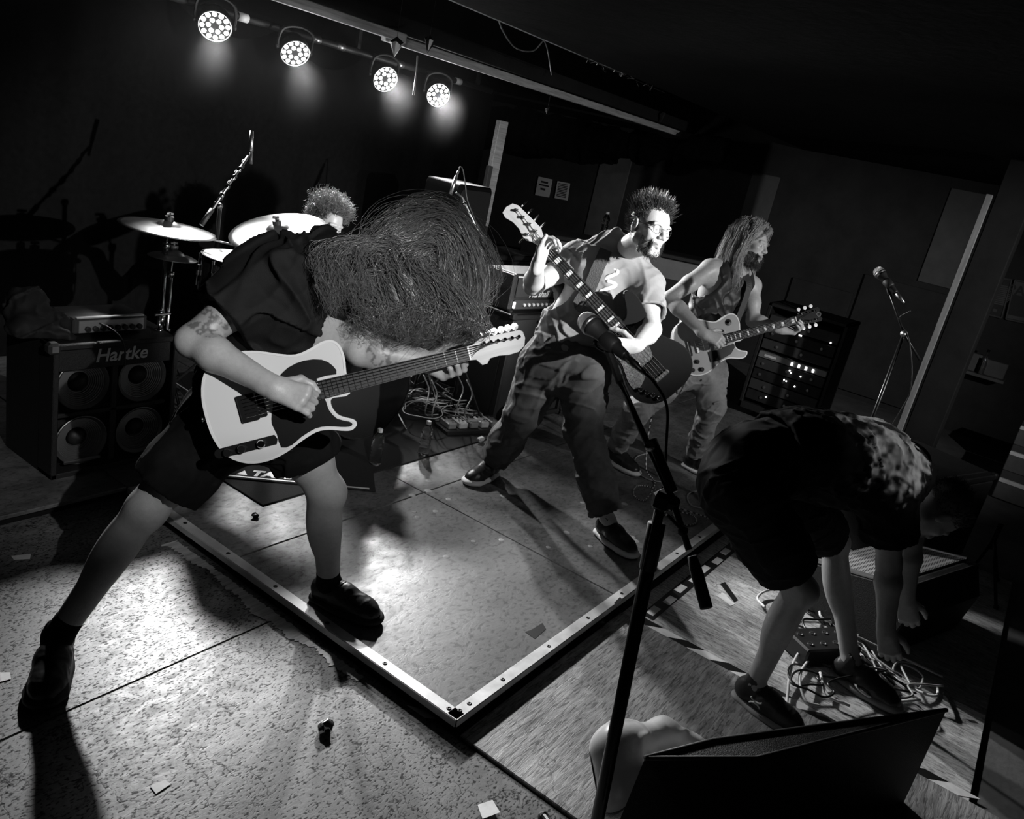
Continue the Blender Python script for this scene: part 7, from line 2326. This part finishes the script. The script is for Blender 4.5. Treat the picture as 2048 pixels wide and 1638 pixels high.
# ------------------------------------------------------------------ far wall
def wall_sheet(name, corners, x, m_, label, lines, cat='poster'):
    P = [xp(*c, x) for c in corners]
    c = sum(P) / 4; e = empty(name, c, label, cat)
    w_ = P[1] - P[0]; h_ = P[3] - P[0]
    MB().add(np.array(P + [q + V(0.004, 0, 0) for q in P]), [[0, 1, 2, 3], [7, 6, 5, 4], [0, 4, 5, 1], [1, 5, 6, 2], [2, 6, 7, 3], [3, 7, 4, 0]]).build('sheet', m_, e, world=True)
    for (u0, u1, v0, v1, mm_) in lines:
        q = [P[0] + w_ * u + h_ * v for u, v in ((u0, v0), (u1, v0), (u1, v1), (u0, v1))]
        MB().add(np.array(q) - V(0.0025, 0, 0), [[0, 1, 2, 3]]).build('print', mm_, e, world=True)
    return e, P


ln1 = [(0.25, 0.75, 0.18, 0.28, M['ink']), (0.15, 0.85, 0.36, 0.44, M['ink']), (0.3, 0.65, 0.55, 0.66, M['ink'])]
ln2 = [(0.12, 0.88, 0.10 + 0.09 * k, 0.15 + 0.09 * k, M['ink']) for k in range(9)]
wall_sheet('paper_notice', [(1077, 353), (1105, 359), (1098, 395), (1070, 390)], 8.98, M['paper'], 'white paper notice with three bold handwritten lines', ln1, 'notice')
wall_sheet('paper_notice', [(1115, 362), (1140, 367), (1135, 401), (1109, 396)], 8.98, M['paper'], 'white paper notice covered in many printed lines', ln2, 'notice')
e, P = wall_sheet('framed_poster', [(1984, 553), (2023, 560), (2003, 636), (1962, 626)], 8.98, M['ink'], 'framed dark poster with a round printed emblem', [(0.55, 0.75, 0.82, 0.9, M['panel_grey'])])
for a_, b_ in ((0, 1), (1, 2), (2, 3), (3, 0)):
    MB().tube([P[a_] - V(0.004, 0, 0), P[b_] - V(0.004, 0, 0)], 0.008, 6).build('frame_bar', M['panel_grey'], e, world=True)
cc_ = sum(P) / 4 + V(-0.003, 0, 0.02); y_ = nrm(P[1] - P[0]); z_ = nrm(P[0] - P[3])
for k in range(11):
    t0_ = -0.75 + 0.15 * k; hw_ = 0.115 * math.sqrt(max(0.02, 1 - t0_ * t0_))
    MB().add(np.array([cc_ + z_ * (0.115 * t0_ + d_) + y_ * s * hw_ for d_, s in ((0, -1), (0, 1), (0.012, 1), (0.012, -1))]), [[0, 1, 2, 3]]).build('emblem_line', M['panel_grey'], e, world=True)
e, P = wall_sheet('framed_poster', [(2030, 560), (2085, 570), (2066, 650), (2012, 638)], 8.98, M['ink'], 'framed poster with pale heading band and large capitals', [(0.03, 0.97, 0.03, 0.36, M['panel_grey']), (0.0, 1.0, 0.88, 0.97, M['panel_grey'])])
for a_, b_ in ((0, 1), (1, 2), (2, 3), (3, 0)):
    MB().tube([P[a_] - V(0.004, 0, 0), P[b_] - V(0.004, 0, 0)], 0.008, 6).build('frame_bar', M['panel_grey'], e, world=True)
y_ = nrm(P[1] - P[0]); z_ = nrm(P[0] - P[3])
text_mesh('heading', 'PACK', 0.12, M['ink'], e, base_of(e).inverted() @ frame(P[0] + (P[1] - P[0]) * 0.5 + (P[3] - P[0]) * 0.25 + V(-0.006, 0, 0), y_, z_, np.cross(y_, z_)), depth=0.0005, bold=0.003)

# shelf with boxes and bottle on the far wall
a = xp(1918, 735, 8.75); b_ = xp(2000, 752, 8.75)
sh_ = MB().bbox(((8.86), (a[1] + b_[1]) / 2, a[2] - 0.02), (0.26, abs(a[1] - b_[1]) + 0.1, 0.03), 0.004).build('wall_shelf', M['panel_grey'])
tag(sh_, 'narrow shelf on the far wall below the framed posters', 'shelf')
for i, (u, w_, h_) in enumerate(((0.10, 0.07, 0.16), (0.33, 0.13, 0.17), (0.72, 0.26, 0.15))):
    y = a[1] + (b_[1] - a[1]) * u
    o = MB().bbox((8.84, y, a[2] - 0.004 + h_ / 2), (0.1, w_, h_), 0.006).build('cardboard_box', M['panel_grey'])
    tag(o, ['narrow upright box at the end of the wall shelf', 'square grey box in the middle of the wall shelf', 'long low box on the wall shelf under the posters'][i], 'box')
y = a[1] + (b_[1] - a[1]) * 0.52
o = MB().lathe([(0.03, 0), (0.032, 0.1), (0.02, 0.15), (0.012, 0.2), (0.012, 0.24), (0, 0.24)], (8.765, y, a[2] - 0.005), seg=16).build('bottle', M['clear'], smooth=True)
tag(o, 'tall glass bottle standing on the wall shelf', 'bottle')

# low stand behind the right wedge
q = gz(1960, 1160, FZ)
e = empty('folding_stand', (q[0], q[1], FZ), 'short black tripod stand legs behind the wedge monitor', 'stand')
top = V(q[0] - 0.05, q[1] + 0.02, 0.22)
for px, py in ((1992, 1215), (1995, 1160), (1935, 1150)):
    f_ = gz(px, py, FZ + 0.008)
    lg = MB().tube([top, f_], 0.009, 8).build('leg', M['stand'], e, True, world=True)
    MB().lathe([(0.014, -0.008), (0.014, 0.012), (0, 0.016)], f_, seg=10).build('rubber_foot', M['rubber'], lg, world=True)
MB().tube([top - V(0, 0, 0.06), top + V(0, 0, 0.1)], 0.014, 10).build('hub', M['stand'], e, True, world=True)

# ------------------------------------------------------------------ hanging things under the ceiling
def foil_star(p, s, seed, label):
    r_ = np.random.default_rng(seed); p = V(*p)
    e = empty('foil_decoration', p, label, 'decoration')
    v = [p + V(0, 0, -s * 1.3)]; n = 9
    for k in range(n):
        t = k / n * TAU; rr_ = s * (0.55 + 0.5 * r_.uniform()); v.append(p + V(rr_ * math.cos(t), 0.5 * rr_ * math.sin(t), s * r_.uniform(-0.2, 0.5)))
    v.append(p + V(0, 0, s * 0.9))
    MB().add(np.array(v), [[0, 1 + (k + 1) % n, 1 + k] for k in range(n)] + [[n + 1, 1 + k, 1 + (k + 1) % n] for k in range(n)]).build('foil_body', M['foil'], e, world=True)
    MB().tube([p + V(0, 0, s * 0.8), V(p[0], p[1], 2.57)], 0.0015, 5).build('thread', M['darkgrey'], e, world=True)


foil_star(yp(792, 90, 3.8), 0.055, 4, 'pointed crumpled foil decoration hanging in front of the pale batten')
foil_star(yp(858, 85, 3.7), 0.05, 9, 'dark rounded foil decoration hanging beside the pointed one')
foil_star(yp(1095, 218, 4.2), 0.035, 3, 'small foil scrap hanging above the amplifiers')
foil_star(xp(1325, 230, 8.0), 0.06, 6, 'pale hanging tag high on the far side')
c0 = yp(834, 118, 3.88)
cable('hanging_cord', [c0 + V(0, 0.0, 0.02), yp(832, 150, 3.9), yp(827, 190, 3.93)], 0.006, M['cable_grey'], 'short pale cord hanging from the batten beside the last lamp')
cable('hanging_cord', [yp(995, 30, 2.74), yp(1005, 60, 2.78), yp(1030, 95, 2.85), yp(1065, 102, 2.9), yp(1088, 80, 2.85)], 0.004, M['cable_grey'], 'thin cable drooping from the conduit pipe')
cable('hanging_cord', [yp(1085, 75, 2.75), yp(1095, 100, 2.76), yp(1103, 150, 2.77)], 0.003, M['cable_grey'], 'thin loose wire dangling from the ceiling edge')
tn_ = empty('tinsel_garland', yp(1240, 150, 2.735), 'thin glittering tinsel strung along the low ceiling edge', 'garland')
tb2 = MB(); rt_ = np.random.default_rng(12)
tpts = [yp(px, 115 + (px - 1165) * 0.43, 2.735) for px in np.linspace(1160, 1330, 30)]
MB().tube(tpts, 0.0015, 5).build('string', M['darkgrey'], tn_, world=True)
for i in range(34):
    p = tpts[rt_.integers(0, 29)] + rt_.normal(size=3) * V(0.03, 0.004, 0.012)
    d = nrm(rt_.normal(size=3)) * 0.02; u_ = nrm(np.cross(d, V(0.3, 0.2, 1))) * 0.003
    tb2.add(np.array([p - d - u_, p + d - u_, p + d + u_, p - d + u_]), [[0, 1, 2, 3]])
o = tb2.build('tinsel_strips', M['foil'], tn_, world=True); o['kind'] = 'stuff'
# black drape bundled under the far ceiling
S_ = SDF(); a = xp(1040, 262, 8.2); b_ = xp(1300, 300, 8.2); c_ = xp(1440, 300, 8.2)
S_.chain([a, (a + b_) / 2 + V(0, 0, -0.02), b_, c_], [0.22, 0.16, 0.10, 0.08], 0.1, (V(1, 0, 0), 0.6))
S_.wr = folds(0.05, [(b_ - a, 5, 0.8), (V(0, 0, 1), 7, 0.4)])
tag(S_.mesh('bundled_drape', M['curtain'], None, 0.02), 'black drape bundled along the top of the far wall', 'drape')

# scattering volume added to give the lamps a soft glow
hz_m = bpy.data.materials.new('lamp_glow_volume'); hz_m.use_nodes = True
nt = hz_m.node_tree; nt.nodes.remove(nt.nodes['Principled BSDF'])
vs_ = nt.nodes.new('ShaderNodeVolumeScatter'); vs_.inputs['Density'].default_value = 0.028; vs_.inputs['Anisotropy'].default_value = 0.2
tc_ = nt.nodes.new('ShaderNodeTexCoord'); sx_ = nt.nodes.new('ShaderNodeSeparateXYZ'); nt.links.new(tc_.outputs['Object'], sx_.inputs[0])
mr_ = nt.nodes.new('ShaderNodeMapRange'); mr_.interpolation_type = 'SMOOTHSTEP'
mr_.inputs['From Min'].default_value = 1.45; mr_.inputs['From Max'].default_value = 2.05; mr_.inputs['To Min'].default_value = 0.0; mr_.inputs['To Max'].default_value = 0.034
nt.links.new(sx_.outputs['Z'], mr_.inputs['Value']); nt.links.new(mr_.outputs[0], vs_.inputs['Density'])
nt.links.new(vs_.outputs[0], nt.nodes['Material Output'].inputs['Volume'])
o = MB().box((4.0, 4.32, 1.98), (5.6, 0.5, 1.1)).build('glow_volume', hz_m)
tag(o, 'added volume that gives the lit lamps a soft glow', 'glow_volume', kind='stuff')
